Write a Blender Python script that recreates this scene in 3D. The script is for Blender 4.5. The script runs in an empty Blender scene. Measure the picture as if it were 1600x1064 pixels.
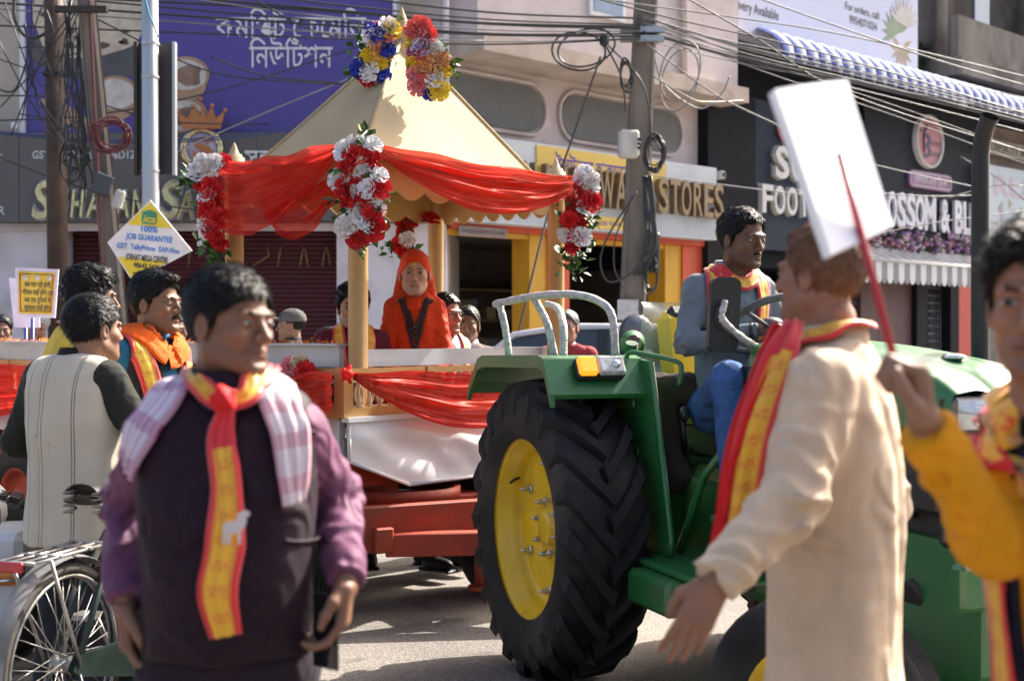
import bpy, math, random
import numpy as np
from mathutils import Vector, Matrix

# ------------------------------------------------------------------ camera, sky, sun, exposure
S = bpy.context.scene
COL = S.collection
FPX, CX, HOR, EYE = 2000.0, 800.0, 520.0, 1.52      # focal length in photo pixels, image centre x, horizon row, camera height
camd = bpy.data.cameras.new('camera'); cam = bpy.data.objects.new('camera', camd); COL.objects.link(cam)
camd.sensor_fit = 'HORIZONTAL'; camd.sensor_width = 36.0; camd.lens = 36.0*FPX/1600.0
camd.clip_start = 0.05; camd.clip_end = 400.0
cam.location = (0, 0, EYE); cam.rotation_euler = (math.radians(90)-math.atan(12/FPX), 0, 0)
camd.dof.use_dof = True; camd.dof.focus_distance = 6.3; camd.dof.aperture_fstop = 2.8; camd.dof.aperture_blades = 9
S.camera = cam
SUN_EL, SUN_AZ = math.radians(41), (0.72, 0.69)      # the sun stands behind and to the right of the street
w = bpy.data.worlds.new('World'); S.world = w; w.use_nodes = True
nt = w.node_tree; sky = nt.nodes.new('ShaderNodeTexSky'); sky.sky_type = 'NISHITA'; sky.sun_disc = False
sky.sun_elevation = SUN_EL; sky.sun_rotation = math.atan2(SUN_AZ[0], SUN_AZ[1]); sky.dust_density = 6.0; sky.air_density = .75; sky.ozone_density = 0.0
nt.links.new(sky.outputs[0], nt.nodes['Background'].inputs[0]); nt.nodes['Background'].inputs[1].default_value = 0.14
sd = bpy.data.lights.new('sun', 'SUN'); sd.energy = 5.0; sd.angle = math.radians(0.6); sd.color = (1.0, 0.94, 0.85)
sun = bpy.data.objects.new('sun', sd); COL.objects.link(sun)
_n = math.hypot(*SUN_AZ); SUNV = Vector((SUN_AZ[0]/_n*math.cos(SUN_EL), SUN_AZ[1]/_n*math.cos(SUN_EL), math.sin(SUN_EL)))
sun.rotation_euler = SUNV.to_track_quat('Z', 'Y').to_euler(); sun.location = (10, 12, 20)
S.view_settings.view_transform = 'Standard'; S.view_settings.look = 'None'; S.view_settings.exposure = 1.4; S.view_settings.gamma = 1
S.render.engine = 'CYCLES'; S.cycles.use_denoising = True; S.cycles.max_bounces = 6; S.cycles.diffuse_bounces = 3
S.cycles.transparent_max_bounces = 12; S.cycles.sample_clamp_indirect = 6.0; S.cycles.caustics_reflective = False; S.cycles.caustics_refractive = False

def P(px, py, Z):
    """photo pixel at a known distance Z -> point in the street"""
    return np.array([(px-CX)/FPX*Z, Z, EYE-(py-HOR)/FPX*Z])
def V3(*a): return np.array(a, float)
def nrm(v): v = np.asarray(v, float); return v/max(1e-9, np.linalg.norm(v))
RNG = random.Random(7)
ORD = ['first', 'second', 'third', 'fourth', 'fifth', 'sixth', 'seventh', 'eighth', 'ninth', 'tenth', 'eleventh', 'twelfth', 'thirteenth', 'fourteenth', 'fifteenth', 'sixteenth', 'seventeenth', 'eighteenth', 'nineteenth', 'twentieth', 'twenty-first', 'twenty-second', 'twenty-third', 'twenty-fourth']

# ------------------------------------------------------------------ objects
PM = {}
def obj(name, mesh, parent=None, label=None, cat=None, group=None, kind=None, local=False):
    o = bpy.data.objects.new(name, mesh); COL.objects.link(o)
    if parent is not None:
        o.parent = parent
        if not local: o.matrix_parent_inverse = PM[parent.name].inverted()
        PM[o.name] = PM[parent.name] if local else Matrix.Identity(4)
    else: PM[o.name] = Matrix.Identity(4)
    tag(o, label, cat, group, kind)
    return o
def tag(o, label=None, cat=None, group=None, kind=None):
    if label: o['label'] = label
    if cat: o['category'] = cat
    if group: o['group'] = group
    if kind: o['kind'] = kind
    return o
def thing(name, label, cat, loc=(0, 0, 0), rz=0.0, group=None, kind=None):
    o = bpy.data.objects.new(name, None); COL.objects.link(o); o.empty_display_size = 0.1
    o.location = loc; o.rotation_euler = (0, 0, rz)
    PM[o.name] = Matrix.Translation(Vector(loc)) @ Matrix.Rotation(rz, 4, 'Z')
    return tag(o, label, cat, group, kind)

class MB:
    def __init__(s): s.v = []; s.f = []; s.mi = []; s.sm = []
    def add(s, vs, fs, mi=0, smooth=False):
        b = len(s.v); s.v.extend([tuple(map(float, v)) for v in vs])
        for f in fs: s.f.append([b+i for i in f]); s.mi.append(mi); s.sm.append(smooth)
        return s
    def box(s, c, size, R=None, mi=0, bev=0.0):
        c = np.asarray(c, float); h = np.asarray(size, float)/2
        R = np.eye(3) if R is None else np.asarray(R, float)
        if bev <= 0:
            vs = [c+R@(h*np.array(k)) for k in ((-1,-1,-1),(1,-1,-1),(1,1,-1),(-1,1,-1),(-1,-1,1),(1,-1,1),(1,1,1),(-1,1,1))]
            return s.add(vs, [(3,2,1,0),(4,5,6,7),(0,1,5,4),(1,2,6,5),(2,3,7,6),(3,0,4,7)], mi)
        b = min(bev, h.min()*0.95); vs = []; idx = {}
        for sx in (-1, 1):
            for sy in (-1, 1):
                for sz in (-1, 1):
                    k = np.array([sx, sy, sz])
                    for a in range(3):
                        q = (h-b)*k; q[a] = h[a]*k[a]; idx[(sx, sy, sz, a)] = len(vs); vs.append(c+R@q)
        fs = []
        for a in range(3):
            u, w_ = (a+1) % 3, (a+2) % 3
            for sg in (-1, 1):
                q = []
                for (p1, p2) in ((-1,-1),(1,-1),(1,1),(-1,1)):
                    k = [0, 0, 0]; k[a] = sg; k[u] = p1; k[w_] = p2; q.append(idx[(*k, a)])
                fs.append(q if sg > 0 else q[::-1])
        for a in range(3):                                   # edges along axis a
            u, w_ = (a+1) % 3, (a+2) % 3
            for su in (-1, 1):
                for sw in (-1, 1):
                    def K(sa): k = [0, 0, 0]; k[a] = sa; k[u] = su; k[w_] = sw; return tuple(k)
                    q = [idx[(*K(-1), u)], idx[(*K(1), u)], idx[(*K(1), w_)], idx[(*K(-1), w_)]]
                    fs.append(q if su*sw < 0 else q[::-1])
        for k in [(x, y, z) for x in (-1, 1) for y in (-1, 1) for z in (-1, 1)]:
            q = [idx[(*k, 0)], idx[(*k, 1)], idx[(*k, 2)]]
            fs.append(q if k[0]*k[1]*k[2] > 0 else q[::-1])
        return s.add(vs, fs, mi)
    def tube(s, pts, r, n=8, closed=False, cap=True, mi=0, smooth=True):
        pts = [np.asarray(p, float) for p in pts]; m = len(pts)
        r = [r]*m if np.isscalar(r) else list(r)
        vs = []; fs = []; ref = None
        for i in range(m):
            if closed: t = pts[(i+1) % m]-pts[i-1]
            else: t = pts[min(i+1, m-1)]-pts[max(i-1, 0)]
            t = nrm(t)
            if ref is None:
                ref = np.array([0, 0, 1.]) if abs(t[2]) < .9 else np.array([1., 0, 0])
            u = nrm(ref-t*(ref@t)); ref = u; v = np.cross(t, u)
            for k in range(n):
                a = 2*math.pi*k/n; vs.append(pts[i]+r[i]*(math.cos(a)*u+math.sin(a)*v))
        for i in range(m if closed else m-1):
            j = (i+1) % m
            for k in range(n):
                k2 = (k+1) % n; fs.append((i*n+k, i*n+k2, j*n+k2, j*n+k))
        s.add(vs, fs, mi, smooth)
        if cap and not closed:
            b = len(s.v)-m*n
            s.f.append([b+k for k in range(n)][::-1]); s.mi.append(mi); s.sm.append(False)
            s.f.append([b+(m-1)*n+k for k in range(n)]); s.mi.append(mi); s.sm.append(False)
        return s
    def cyl(s, p, q, r, r2=None, n=16, mi=0, smooth=True): return s.tube([p, q], [r, r if r2 is None else r2], n, mi=mi, smooth=smooth)
    def lathe(s, prof, n=24, o=(0, 0, 0), ax=(0, 0, 1), mi=0, smooth=True, close=False):
        o = np.asarray(o, float); a = nrm(ax); u = nrm(np.cross(a, [0, 0, 1.] if abs(a[2]) < .9 else [1., 0, 0])); v = np.cross(a, u)
        vs = []; fs = []; m = len(prof)
        for (r, z) in prof:
            for k in range(n):
                t = 2*math.pi*k/n; vs.append(o+a*z+r*(math.cos(t)*u+math.sin(t)*v))
        for i in range(m if close else m-1):
            j = (i+1) % m
            for k in range(n):
                k2 = (k+1) % n; fs.append((i*n+k, i*n+k2, j*n+k2, j*n+k))
        return s.add(vs, fs, mi, smooth)
    def prism(s, poly, d0, d1, O, U, W, N, mi=0, smooth=False):
        """polygon (u,w) in the plane O+u*U+w*W, extruded along N from d0 to d1"""
        O, U, W, N = map(lambda q: np.asarray(q, float), (O, U, W, N)); m = len(poly)
        vs = [O+U*a+W*b+N*d0 for a, b in poly]+[O+U*a+W*b+N*d1 for a, b in poly]
        fs = [list(range(m))[::-1], list(range(m, 2*m))]+[(i, (i+1) % m, m+(i+1) % m, m+i) for i in range(m)]
        return s.add(vs, fs, mi, smooth)
    def grid(s, fn, nu, nv, mi=0, smooth=True, closed_u=False):
        vs = [fn(i/(nu if closed_u else nu-1), j/(nv-1)) for i in range(nu) for j in range(nv)]; fs = []
        for i in range(nu if closed_u else nu-1):
            i2 = (i+1) % nu
            for j in range(nv-1): fs.append((i*nv+j, i2*nv+j, i2*nv+j+1, i*nv+j+1))
        return s.add(vs, fs, mi, smooth)
    def ball(s, c, r, nu=12, nv=8, mi=0, R=None):
        c = np.asarray(c, float); r = np.ones(3)*r; R = np.eye(3) if R is None else R
        vs = [c+R@(r*np.array([0, 0, -1.]))]; fs = []
        for j in range(1, nv):
            b = -math.pi/2+math.pi*j/nv
            for i in range(nu):
                a = 2*math.pi*i/nu; vs.append(c+R@(r*np.array([math.cos(a)*math.cos(b), math.sin(a)*math.cos(b), math.sin(b)])))
        vs.append(c+R@(r*np.array([0, 0, 1.]))); e = len(vs)-1
        for i in range(nu):
            i2 = (i+1) % nu; fs.append((0, 1+i2, 1+i)); fs.append((e, 1+(nv-2)*nu+i, 1+(nv-2)*nu+i2))
            for j in range(nv-2): fs.append((1+j*nu+i, 1+j*nu+i2, 1+(j+1)*nu+i2, 1+(j+1)*nu+i))
        return s.add(vs, fs, mi, True)
    def mesh(s, name, mats):
        me = bpy.data.meshes.new(name); me.from_pydata(s.v, [], s.f)
        for m in (mats if isinstance(mats, (list, tuple)) else [mats]): me.materials.append(m)
        if s.f:
            me.polygons.foreach_set('material_index', s.mi); me.polygons.foreach_set('use_smooth', s.sm)
        me.update(); return me
    def build(s, name, mats, parent=None, **k): return obj(name, s.mesh(name, mats), parent, **k)

def Rz(a): c, s_ = math.cos(a), math.sin(a); return np.array([[c, -s_, 0], [s_, c, 0], [0, 0, 1.]])
def frame(x, y, z): return np.array([x, y, z], float).T
def copy_thing(o, parent=None, **props):
    c = o.copy(); COL.objects.link(c)
    if parent is not None: c.parent = parent
    for k, v in props.items(): c[k] = v
    for ch in o.children: copy_thing(ch, c)
    return c
def spline(pts, n):
    """Catmull-Rom through pts, n samples"""
    p = np.array(pts, float); p = np.vstack([2*p[0]-p[1], p, 2*p[-1]-p[-2]]); m = len(p)-3; out = []
    for i in range(n):
        t = i/(n-1)*m; k = min(int(t), m-1); t -= k; a, b, c, d = p[k:k+4]
        out.append(.5*((2*b)+(-a+c)*t+(2*a-5*b+4*c-d)*t*t+(-a+3*b-3*c+d)*t**3))
    return np.array(out)

# ------------------------------------------------------------------ materials
MATS = {}
def mat(name, col, rough=.6, metal=0.0, var=.12, scale=6.0, bump=0.0, bscale=60.0, dirt=None, dirt_amt=.5, dscale=2.5, coat=0.0,
        emit=None, trans=0.0, alpha=1.0, sheen=0.0, stretch=None, spec=.5, attr=False, wrinkle=0.0, wscale=11.0):
    if name in MATS: return MATS[name]
    m = bpy.data.materials.new(name); m.use_nodes = True; N = m.node_tree.nodes; L = m.node_tree.links; b = N['Principled BSDF']
    b.inputs['Roughness'].default_value = rough; b.inputs['Metallic'].default_value = metal
    b.inputs['Specular IOR Level'].default_value = spec
    if coat: b.inputs['Coat Weight'].default_value = coat; b.inputs['Coat Roughness'].default_value = .15
    if trans: b.inputs['Transmission Weight'].default_value = trans
    if alpha < 1: b.inputs['Alpha'].default_value = alpha
    if sheen: b.inputs['Sheen Weight'].default_value = sheen; b.inputs['Sheen Roughness'].default_value = .5
    tc = N.new('ShaderNodeTexCoord'); mp = N.new('ShaderNodeMapping'); L.new(tc.outputs['Object'], mp.inputs[0])
    if stretch: mp.inputs['Scale'].default_value = stretch
    def noise(sc, det=5):
        n = N.new('ShaderNodeTexNoise'); n.inputs['Scale'].default_value = sc; n.inputs['Detail'].default_value = det; L.new(mp.outputs[0], n.inputs[0]); return n
    if attr:
        a = N.new('ShaderNodeAttribute'); a.attribute_name = 'Col'; src = a.outputs[0]
    else:
        r = N.new('ShaderNodeRGB'); r.outputs[0].default_value = (*col, 1); src = r.outputs[0]
    if var > 0:
        n = noise(scale); mr = N.new('ShaderNodeMapRange'); mr.inputs[1].default_value = .3; mr.inputs[2].default_value = .7
        mr.inputs[3].default_value = 1-var; mr.inputs[4].default_value = 1+var; L.new(n.outputs[0], mr.inputs[0])
        mx = N.new('ShaderNodeVectorMath'); mx.operation = 'SCALE'; L.new(src, mx.inputs[0]); L.new(mr.outputs[0], mx.inputs[3]); src = mx.outputs[0]
    if dirt is not None:
        n = noise(dscale, 8); mr = N.new('ShaderNodeMapRange'); mr.inputs[1].default_value = .48; mr.inputs[2].default_value = .7; mr.inputs[4].default_value = dirt_amt
        L.new(n.outputs[0], mr.inputs[0]); mx = N.new('ShaderNodeMix'); mx.data_type = 'RGBA'
        L.new(mr.outputs[0], mx.inputs['Factor']); L.new(src, mx.inputs[6]); mx.inputs[7].default_value = (*dirt, 1); src = mx.outputs[2]
    L.new(src, b.inputs['Base Color'])
    if emit: b.inputs['Emission Color'].default_value = (*emit[:3], 1); b.inputs['Emission Strength'].default_value = emit[3]
    if bump > 0:
        n = noise(bscale, 6); bp = N.new('ShaderNodeBump'); bp.inputs['Strength'].default_value = bump; bp.inputs['Distance'].default_value = .01
        L.new(n.outputs[0], bp.inputs['Height']); L.new(bp.outputs[0], b.inputs['Normal'])
        if wrinkle:
            n2 = noise(wscale, 3); n2.inputs['Distortion'].default_value = 1.2; n2.noise_type = 'RIDGED_MULTIFRACTAL' if hasattr(n2, 'noise_type') else n2.noise_type
            n3 = noise(wscale*.45, 2); n3.inputs['Distortion'].default_value = .6; ad = N.new('ShaderNodeMath'); ad.operation = 'ADD'; L.new(n2.outputs[0], ad.inputs[0]); L.new(n3.outputs[0], ad.inputs[1])
            b2 = N.new('ShaderNodeBump'); b2.inputs['Strength'].default_value = wrinkle; b2.inputs['Distance'].default_value = .05; L.new(ad.outputs[0], b2.inputs['Height']); L.new(b2.outputs[0], bp.inputs['Normal'])
    MATS[name] = m; return m
def sheer(name, col, alpha, rough=.6):
    """thin see-through cloth: partly open weave, light comes through it"""
    if name in MATS: return MATS[name]
    m = bpy.data.materials.new(name); m.use_nodes = True; N = m.node_tree.nodes; L = m.node_tree.links; N.remove(N['Principled BSDF'])
    d = N.new('ShaderNodeBsdfDiffuse'); t = N.new('ShaderNodeBsdfTranslucent'); g = N.new('ShaderNodeBsdfGlossy'); tr = N.new('ShaderNodeBsdfTransparent')
    d.inputs[0].default_value = (*col, 1); t.inputs[0].default_value = (*col, 1); g.inputs[0].default_value = (1, .6, .55, 1); g.inputs['Roughness'].default_value = .45
    tr.inputs[0].default_value = (1, .35, .3, 1)
    a = N.new('ShaderNodeMixShader'); a.inputs[0].default_value = .45; L.new(d.outputs[0], a.inputs[1]); L.new(t.outputs[0], a.inputs[2])
    b = N.new('ShaderNodeMixShader'); b.inputs[0].default_value = .03; L.new(a.outputs[0], b.inputs[1]); L.new(g.outputs[0], b.inputs[2])
    c = N.new('ShaderNodeMixShader'); c.inputs[0].default_value = alpha; L.new(tr.outputs[0], c.inputs[1]); L.new(b.outputs[0], c.inputs[2])
    L.new(c.outputs[0], N['Material Output'].inputs[0]); MATS[name] = m; return m

# ------------------------------------------------------------------ writing
def text_mesh(txt, size, bold=0.0, xs=1.0, depth=0.0, align='CENTER', shear=0.0, spacing=1.0):
    """flat (or extruded) letter outlines as (verts, faces) in the xy plane; centred vertically on cap height"""
    c = bpy.data.curves.new('t', 'FONT'); c.body = txt; c.size = size; c.align_x = align; c.offset = bold*size; c.extrude = depth/2; c.shear = shear
    c.space_character = spacing; c.resolution_u = 3
    o = bpy.data.objects.new('t', c); COL.objects.link(o)
    dg = bpy.context.evaluated_depsgraph_get(); me = bpy.data.meshes.new_from_object(o.evaluated_get(dg))
    vs = [(v.co.x*xs, v.co.y-size*.36, v.co.z) for v in me.vertices]; fs = [tuple(p.vertices) for p in me.polygons]
    bpy.data.objects.remove(o); bpy.data.curves.remove(c); bpy.data.meshes.remove(me)
    return vs, fs
def put_text(mb, txt, O, U, W, N, size, mi=0, fit=None, **k):
    """lay text on the plane with right axis U, up axis W, facing N, centred at O; fit = width it should fill"""
    vs, fs = text_mesh(txt, size, **k)
    if not vs: return mb
    if fit:
        w_ = max(v[0] for v in vs)-min(v[0] for v in vs); q = fit/w_
        vs = [(v[0]*q, v[1], v[2]) for v in vs]
    O, U, W, N = map(lambda q: np.asarray(q, float), (O, U, W, N))
    return mb.add([O+U*a+W*b+N*c for a, b, c in vs], fs, mi)

# ------------------------------------------------------------------ solids from distance fields (bodies, cloth, hair)
_perm = np.random.RandomState(3).permutation(256); _perm = np.concatenate([_perm, _perm])
_grad = np.random.RandomState(5).normal(size=(256, 3)); _grad /= np.linalg.norm(_grad, axis=1)[:, None]
def pnoise(p):
    p = np.asarray(p, float); i = np.floor(p).astype(int); f = p-i; i &= 255; u = f*f*f*(f*(f*6-15)+10); r = 0
    for dx in (0, 1):
        for dy in (0, 1):
            for dz in (0, 1):
                g = _grad[_perm[_perm[_perm[(i[:, 0]+dx) & 255]+((i[:, 1]+dy) & 255)]+((i[:, 2]+dz) & 255)]]
                q = f-np.array([dx, dy, dz]); wx = u[:, 0] if dx else 1-u[:, 0]; wy = u[:, 1] if dy else 1-u[:, 1]; wz = u[:, 2] if dz else 1-u[:, 2]
                r = r+wx*wy*wz*(g*q).sum(1)
    return r
def smin(a, b, k): h = np.clip(.5+.5*(b-a)/k, 0, 1); return b+(a-b)*h-k*h*(1-h)
def smax(a, b, k): return -smin(-a, -b, k)
def s_cap(p, a, b, ra, rb=None):
    a = np.asarray(a, float); b = np.asarray(b, float); rb = ra if rb is None else rb; ba = b-a
    pa = p-a; h = np.clip(pa@ba/max(ba@ba, 1e-9), 0, 1); return np.linalg.norm(pa-h[:, None]*ba, axis=1)-(ra+(rb-ra)*h)
def s_ell(p, c, r):
    q = p-np.asarray(c, float); r = np.asarray(r, float); k0 = np.linalg.norm(q/r, axis=1); k1 = np.linalg.norm(q/(r*r), axis=1)
    return k0*(k0-1)/np.maximum(k1, 1e-6)
def s_chain(p, pts, rs, k=.02):
    d = s_cap(p, pts[0], pts[1], rs[0], rs[1])
    for i in range(1, len(pts)-1): d = smin(d, s_cap(p, pts[i], pts[i+1], rs[i], rs[i+1]), k)
    return d
def solid(fn, lo, hi, h):
    """surface nets on fn over the box lo..hi with cell h -> verts, quads"""
    lo = np.asarray(lo, float); n = np.ceil((np.asarray(hi, float)-lo)/h/4).astype(int)*4+1
    cg = [np.arange(0, n[a], 4) for a in range(3)]
    C = np.stack(np.meshgrid(*cg, indexing='ij'), -1).reshape(-1, 3); dc = fn(lo+C*h).reshape([len(g) for g in cg])
    v = np.repeat(np.repeat(np.repeat(dc, 4, 0), 4, 1), 4, 2)
    v = np.roll(v, (2, 2, 2), (0, 1, 2))
    v[:2] = v[2:3]; v[:, :2] = v[:, 2:3]; v[:, :, :2] = v[:, :, 2:3]
    v = np.ascontiguousarray(v[:n[0], :n[1], :n[2]])
    m = np.abs(v) < 6.5*h; idx = np.argwhere(m); v[m] = fn(lo+idx*h)
    ins = v < 0
    s0 = ins[:-1, :-1, :-1]; cnt = np.zeros(s0.shape, np.int8)
    for dx in (0, 1):
        for dy in (0, 1):
            for dz in (0, 1): cnt += ins[dx:n[0]-1+dx, dy:n[1]-1+dy, dz:n[2]-1+dz]
    cells = np.argwhere((cnt > 0) & (cnt < 8)); vid = -np.ones(s0.shape, int); vid[tuple(cells.T)] = np.arange(len(cells))
    acc = np.zeros((len(cells), 3)); num = np.zeros(len(cells))
    off = [np.array([(k >> 2) & 1, (k >> 1) & 1, k & 1]) for k in range(8)]
    val = [v[tuple((cells+o).T)] for o in off]
    for a in range(8):
        for b in range(a+1, 8):
            if abs(off[a]-off[b]).sum() != 1: continue
            x = (val[a] < 0) != (val[b] < 0); t = np.where(x, val[a]/np.where(x, val[a]-val[b], 1), 0)
            acc += np.where(x[:, None], off[a]+(off[b]-off[a])*t[:, None], 0); num += x
    verts = lo+(cells+acc/num[:, None])*h; quads = []
    for ax in range(3):
        e = [slice(None)]*3; e2 = [slice(None)]*3; e[ax] = slice(0, n[ax]-1); e2[ax] = slice(1, n[ax])
        A = ins[tuple(e)]; B = ins[tuple(e2)]; E = np.argwhere(A != B); u, w_ = (ax+1) % 3, (ax+2) % 3
        E = E[(E[:, u] > 0) & (E[:, w_] > 0) & (E[:, u] < n[u]-1) & (E[:, w_] < n[w_]-1)]
        if not len(E): continue
        def cid(du, dw): q = E.copy(); q[:, u] -= du; q[:, w_] -= dw; return vid[tuple(q.T)]
        q = np.stack([cid(1, 1), cid(0, 1), cid(0, 0), cid(1, 0)], 1); fl = ~A[tuple(E.T)]
        q[fl] = q[fl][:, ::-1]; quads.append(q)
    return verts, np.concatenate(quads) if quads else np.zeros((0, 4), int)
def mesh_np(name, parts, mats, cols=None):
    """parts: list of (verts, quads[, material index]); cols: list of per-vertex colours"""
    vs = np.concatenate([p[0] for p in parts]); fs = []; mi = []; b = 0
    for p in parts:
        fs.append(p[1]+b); b += len(p[0]); mi.append(np.full(len(p[1]), p[2] if len(p) > 2 else 0))
    fs = np.concatenate(fs); mi = np.concatenate(mi); me = bpy.data.meshes.new(name)
    me.vertices.add(len(vs)); me.vertices.foreach_set('co', vs.astype(np.float32).ravel())
    me.loops.add(fs.size); me.loops.foreach_set('vertex_index', fs.astype(np.int32).ravel())
    me.polygons.add(len(fs)); me.polygons.foreach_set('loop_start', (np.arange(len(fs))*4).astype(np.int32))
    me.polygons.foreach_set('loop_total', np.full(len(fs), 4, np.int32)); me.polygons.foreach_set('use_smooth', np.ones(len(fs), bool))
    for m in (mats if isinstance(mats, (list, tuple)) else [mats]): me.materials.append(m)
    me.polygons.foreach_set('material_index', mi.astype(np.int32)); me.update(calc_edges=True); me.validate()
    if cols is not None:
        c = np.concatenate(cols); a = me.color_attributes.new('Col', 'FLOAT_COLOR', 'POINT')
        a.data.foreach_set('color', np.concatenate([c, np.ones((len(c), 1))], 1).astype(np.float32).ravel())
    return me
# ------------------------------------------------------------------ people
SKIN = mat('skin', (.3, .17, .11), rough=.5, var=.10, scale=30, bump=.12, bscale=220, attr=True, spec=.4)
HAIRM = mat('black_hair', (.0055, .005, .005), rough=.38, var=.25, scale=80, bump=.22, bscale=300, stretch=(1, .3, 1), spec=.22)
def hair_mat(name, c): return mat(name, c, rough=.5, var=.3, scale=80, bump=.5, bscale=260, stretch=(1, .3, 1))
HEAD = dict(jaw=1.0, nose=1.0, wide=1.0, long=1.0, cheek=1.0, age=0.0, ears=1.0)
def head_sdf(q, h):
    """q: points in head axes (x right, y to the face, z up, eyes at z=0), metres"""
    x = np.abs(q[:, 0])/h['wide']; m = np.stack([x, q[:, 1], q[:, 2]], 1)
    d = s_ell(m, (0, -.014, .032), (.075, .096, .088))
    d = smin(d, s_ell(m, (0, .022, -.038), (.058, .066, .083*h['long'])), .03)
    d = smin(d, s_cap(m, (.050*h['jaw'], .0, -.062), (.016, .068, -.097*h['long']), .017, .019), .035)
    d = smin(d, s_ell(m, (0, .078, -.098*h['long']), (.020, .016, .017)), .022)
    d = smin(d, s_ell(m, (.043, .058, -.026), (.018*h['cheek'], .021, .018)), .026)
    d = smin(d, s_cap(m, (.006, .090, .019), (.042, .078, .019), .009, .009), .014)          # brow
    d = smax(d, -s_ell(m, (.032, .100, .000), (.019, .017, .0115)), .012)                    # socket
    d = smin(d, s_ell(m, (.0315, .0760, .000), (.0165, .0150, .0125)), .005)                 # lids
    n = h['nose']
    d = smin(d, s_cap(m, (0, .089, .006), (0, .110*(.9+.1*n), -.033), .0075, .0105*n), .010)
    d = smin(d, s_ell(m, (.0115*n, .097, -.0375), (.0085*n, .011, .008)), .006)
    d = smax(d, -s_ell(m, (.0075*n, .103, -.047), (.0042, .006, .004)), .004)                # nostril
    d = smin(d, s_ell(m, (0, .074, -.066), (.030, .022, .020)), .014)                        # mouth mound
    d = smin(d, s_cap(m, (0, .0935, -.0605), (.024, .079, -.0665), .0052, .0030), .006)      # upper lip
    d = smin(d, s_cap(m, (0, .0925, -.0725), (.021, .080, -.0690), .0062, .0035), .006)
    d = smax(d, -s_cap(m, (0, .0995, -.0667), (.027, .0825, -.0672), .0020, .0016), .0025)
    d = smax(d, -s_cap(m, (0, .100, -.0835), (.012, .096, -.0835), .006, .004), .012)
    if h['age']:
        d = smax(d, -s_cap(m, (.021, .089, -.040), (.034, .074, -.068), .0016*h['age'], .0016*h['age']), .006)
        d = smax(d, -s_cap(m, (.024, .0915, -.0165), (.040, .083, -.017), .0014*h['age'], .001), .005)
    e = h['ears']
    ear = s_ell(m-np.stack([0*x, 0*x, 0*x], 1), (.079, -.008, -.010), (.0085, .0185*e, .0315*e))
    ear = smax(ear, -s_ell(m, (.0885, -.003, -.008), (.007, .0095, .018)), .005)
    d = smin(d, ear, .008)
    d = smin(d, s_cap(m, (0, -.022, -.060), (0, -.034, -.190), .054, .060), .030)             # neck
    return d
def head_paint(q, h, skin, shave=.0, lip=None, tilak=None):
    x = np.abs(q[:, 0]); y = q[:, 1]; z = q[:, 2]; c = np.tile(np.array(skin, float), (len(q), 1))
    def blend(mk, col): mk = np.clip(mk, 0, 1)[:, None]; c[:] = c*(1-mk)+np.array(col)*mk
    sk = np.array(skin)
    blend(.35*np.exp(-((x-.045)**2+(z+.03)**2)/.0006)*(y > .03), sk*np.array([1.15, .95, .9]))
    if shave: blend(shave*(y > -.01)*np.clip((-.05-z)/.012, 0, 1)*np.clip((z+.135)/.02, 0, 1)*(1-np.exp(-((x)**2/.0004+(z+.066)**2/.00004))), sk*.42)
    lm = (y > .06)*np.exp(-((x/.027)**4+((z+.0668)/.0105)**4)); blend(lm*.75, lip or sk*np.array([.85, .55, .55]))
    blend((y > .07)*np.exp(-((x/.028)**6+((z+.0668)/.0017)**2)), sk*.2)
    ex = (x-.0315)/.0145; ez = z/(.0048); em = (y > .055)*(ex**2+(ez+.25*ex**2)**2 < 1)
    blend(em*1.0, (.36, .32, .28)); ir = (y > .055)*(((x-.0315)/.0062)**2+(z/.0062)**2 < 1)*em; blend(ir*1.0, (.012, .008, .006))
    lid = (y > .055)*np.exp(-((ex/1.15)**6))*np.exp(-((z-.0052+.0016*ex**2)/.0016)**2); blend(lid*.9, (.012, .01, .01))
    if tilak is not None:
        tm = (y > .06)*(x < .0045)*(z > .018)*(z < .05); blend(tm*1.0, tilak)
    return c
def hair_sdf(q, h, st):
    x = np.abs(q[:, 0])/h['wide']; y = q[:, 1]; z = q[:, 2]; m = np.stack([x, y, z], 1)
    t = st.get('thick', .014); nz = pnoise(q*np.array(st.get('grain', (150, 45, 130))))*st.get('rough', .004)+pnoise(q*38)*st.get('lump', .006)
    d = s_ell(m, (0, -.016, .032), (.0775, .098, .089))
    th = t*np.interp(z, [-.08, 0, .06, .12], [st.get('side', .45), st.get('side', .45)+.15, 1.0, st.get('top', 1.15)])
    d = d-th+nz
    if st.get('part'):                      # a swept quiff
        d = smin(d, s_ell(q, st['part'], st.get('part_r', (.05, .035, .022)))+nz, .02)
    fl = st.get('front', .068)
    line = np.interp(y, [-.12, -.07, -.028, -.008, .012, .030, .050, .074, .11], [st.get('nape', -.085), st.get('nape', -.085)+.01, -.035, .030, -.010+st.get('burn', 0), .022, .034, fl, fl+.004])
    line = line+(st.get('recede', 0))*np.exp(-((x-.042)/.016)**2)*np.clip((y-.03)/.03, 0, 1)+pnoise(q*70)*.006
    d = smax(d, line-z, .006)
    d = smax(d, -(s_cap(m, (0, -.022, -.060), (0, -.034, -.190), .047, .053)), .004)
    if st.get('bald'): d = smax(d, -s_ell(m, (0, st['bald'][0], .12), (st['bald'][1], st['bald'][1]*1.25, .055)), .01)
    return d
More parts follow.
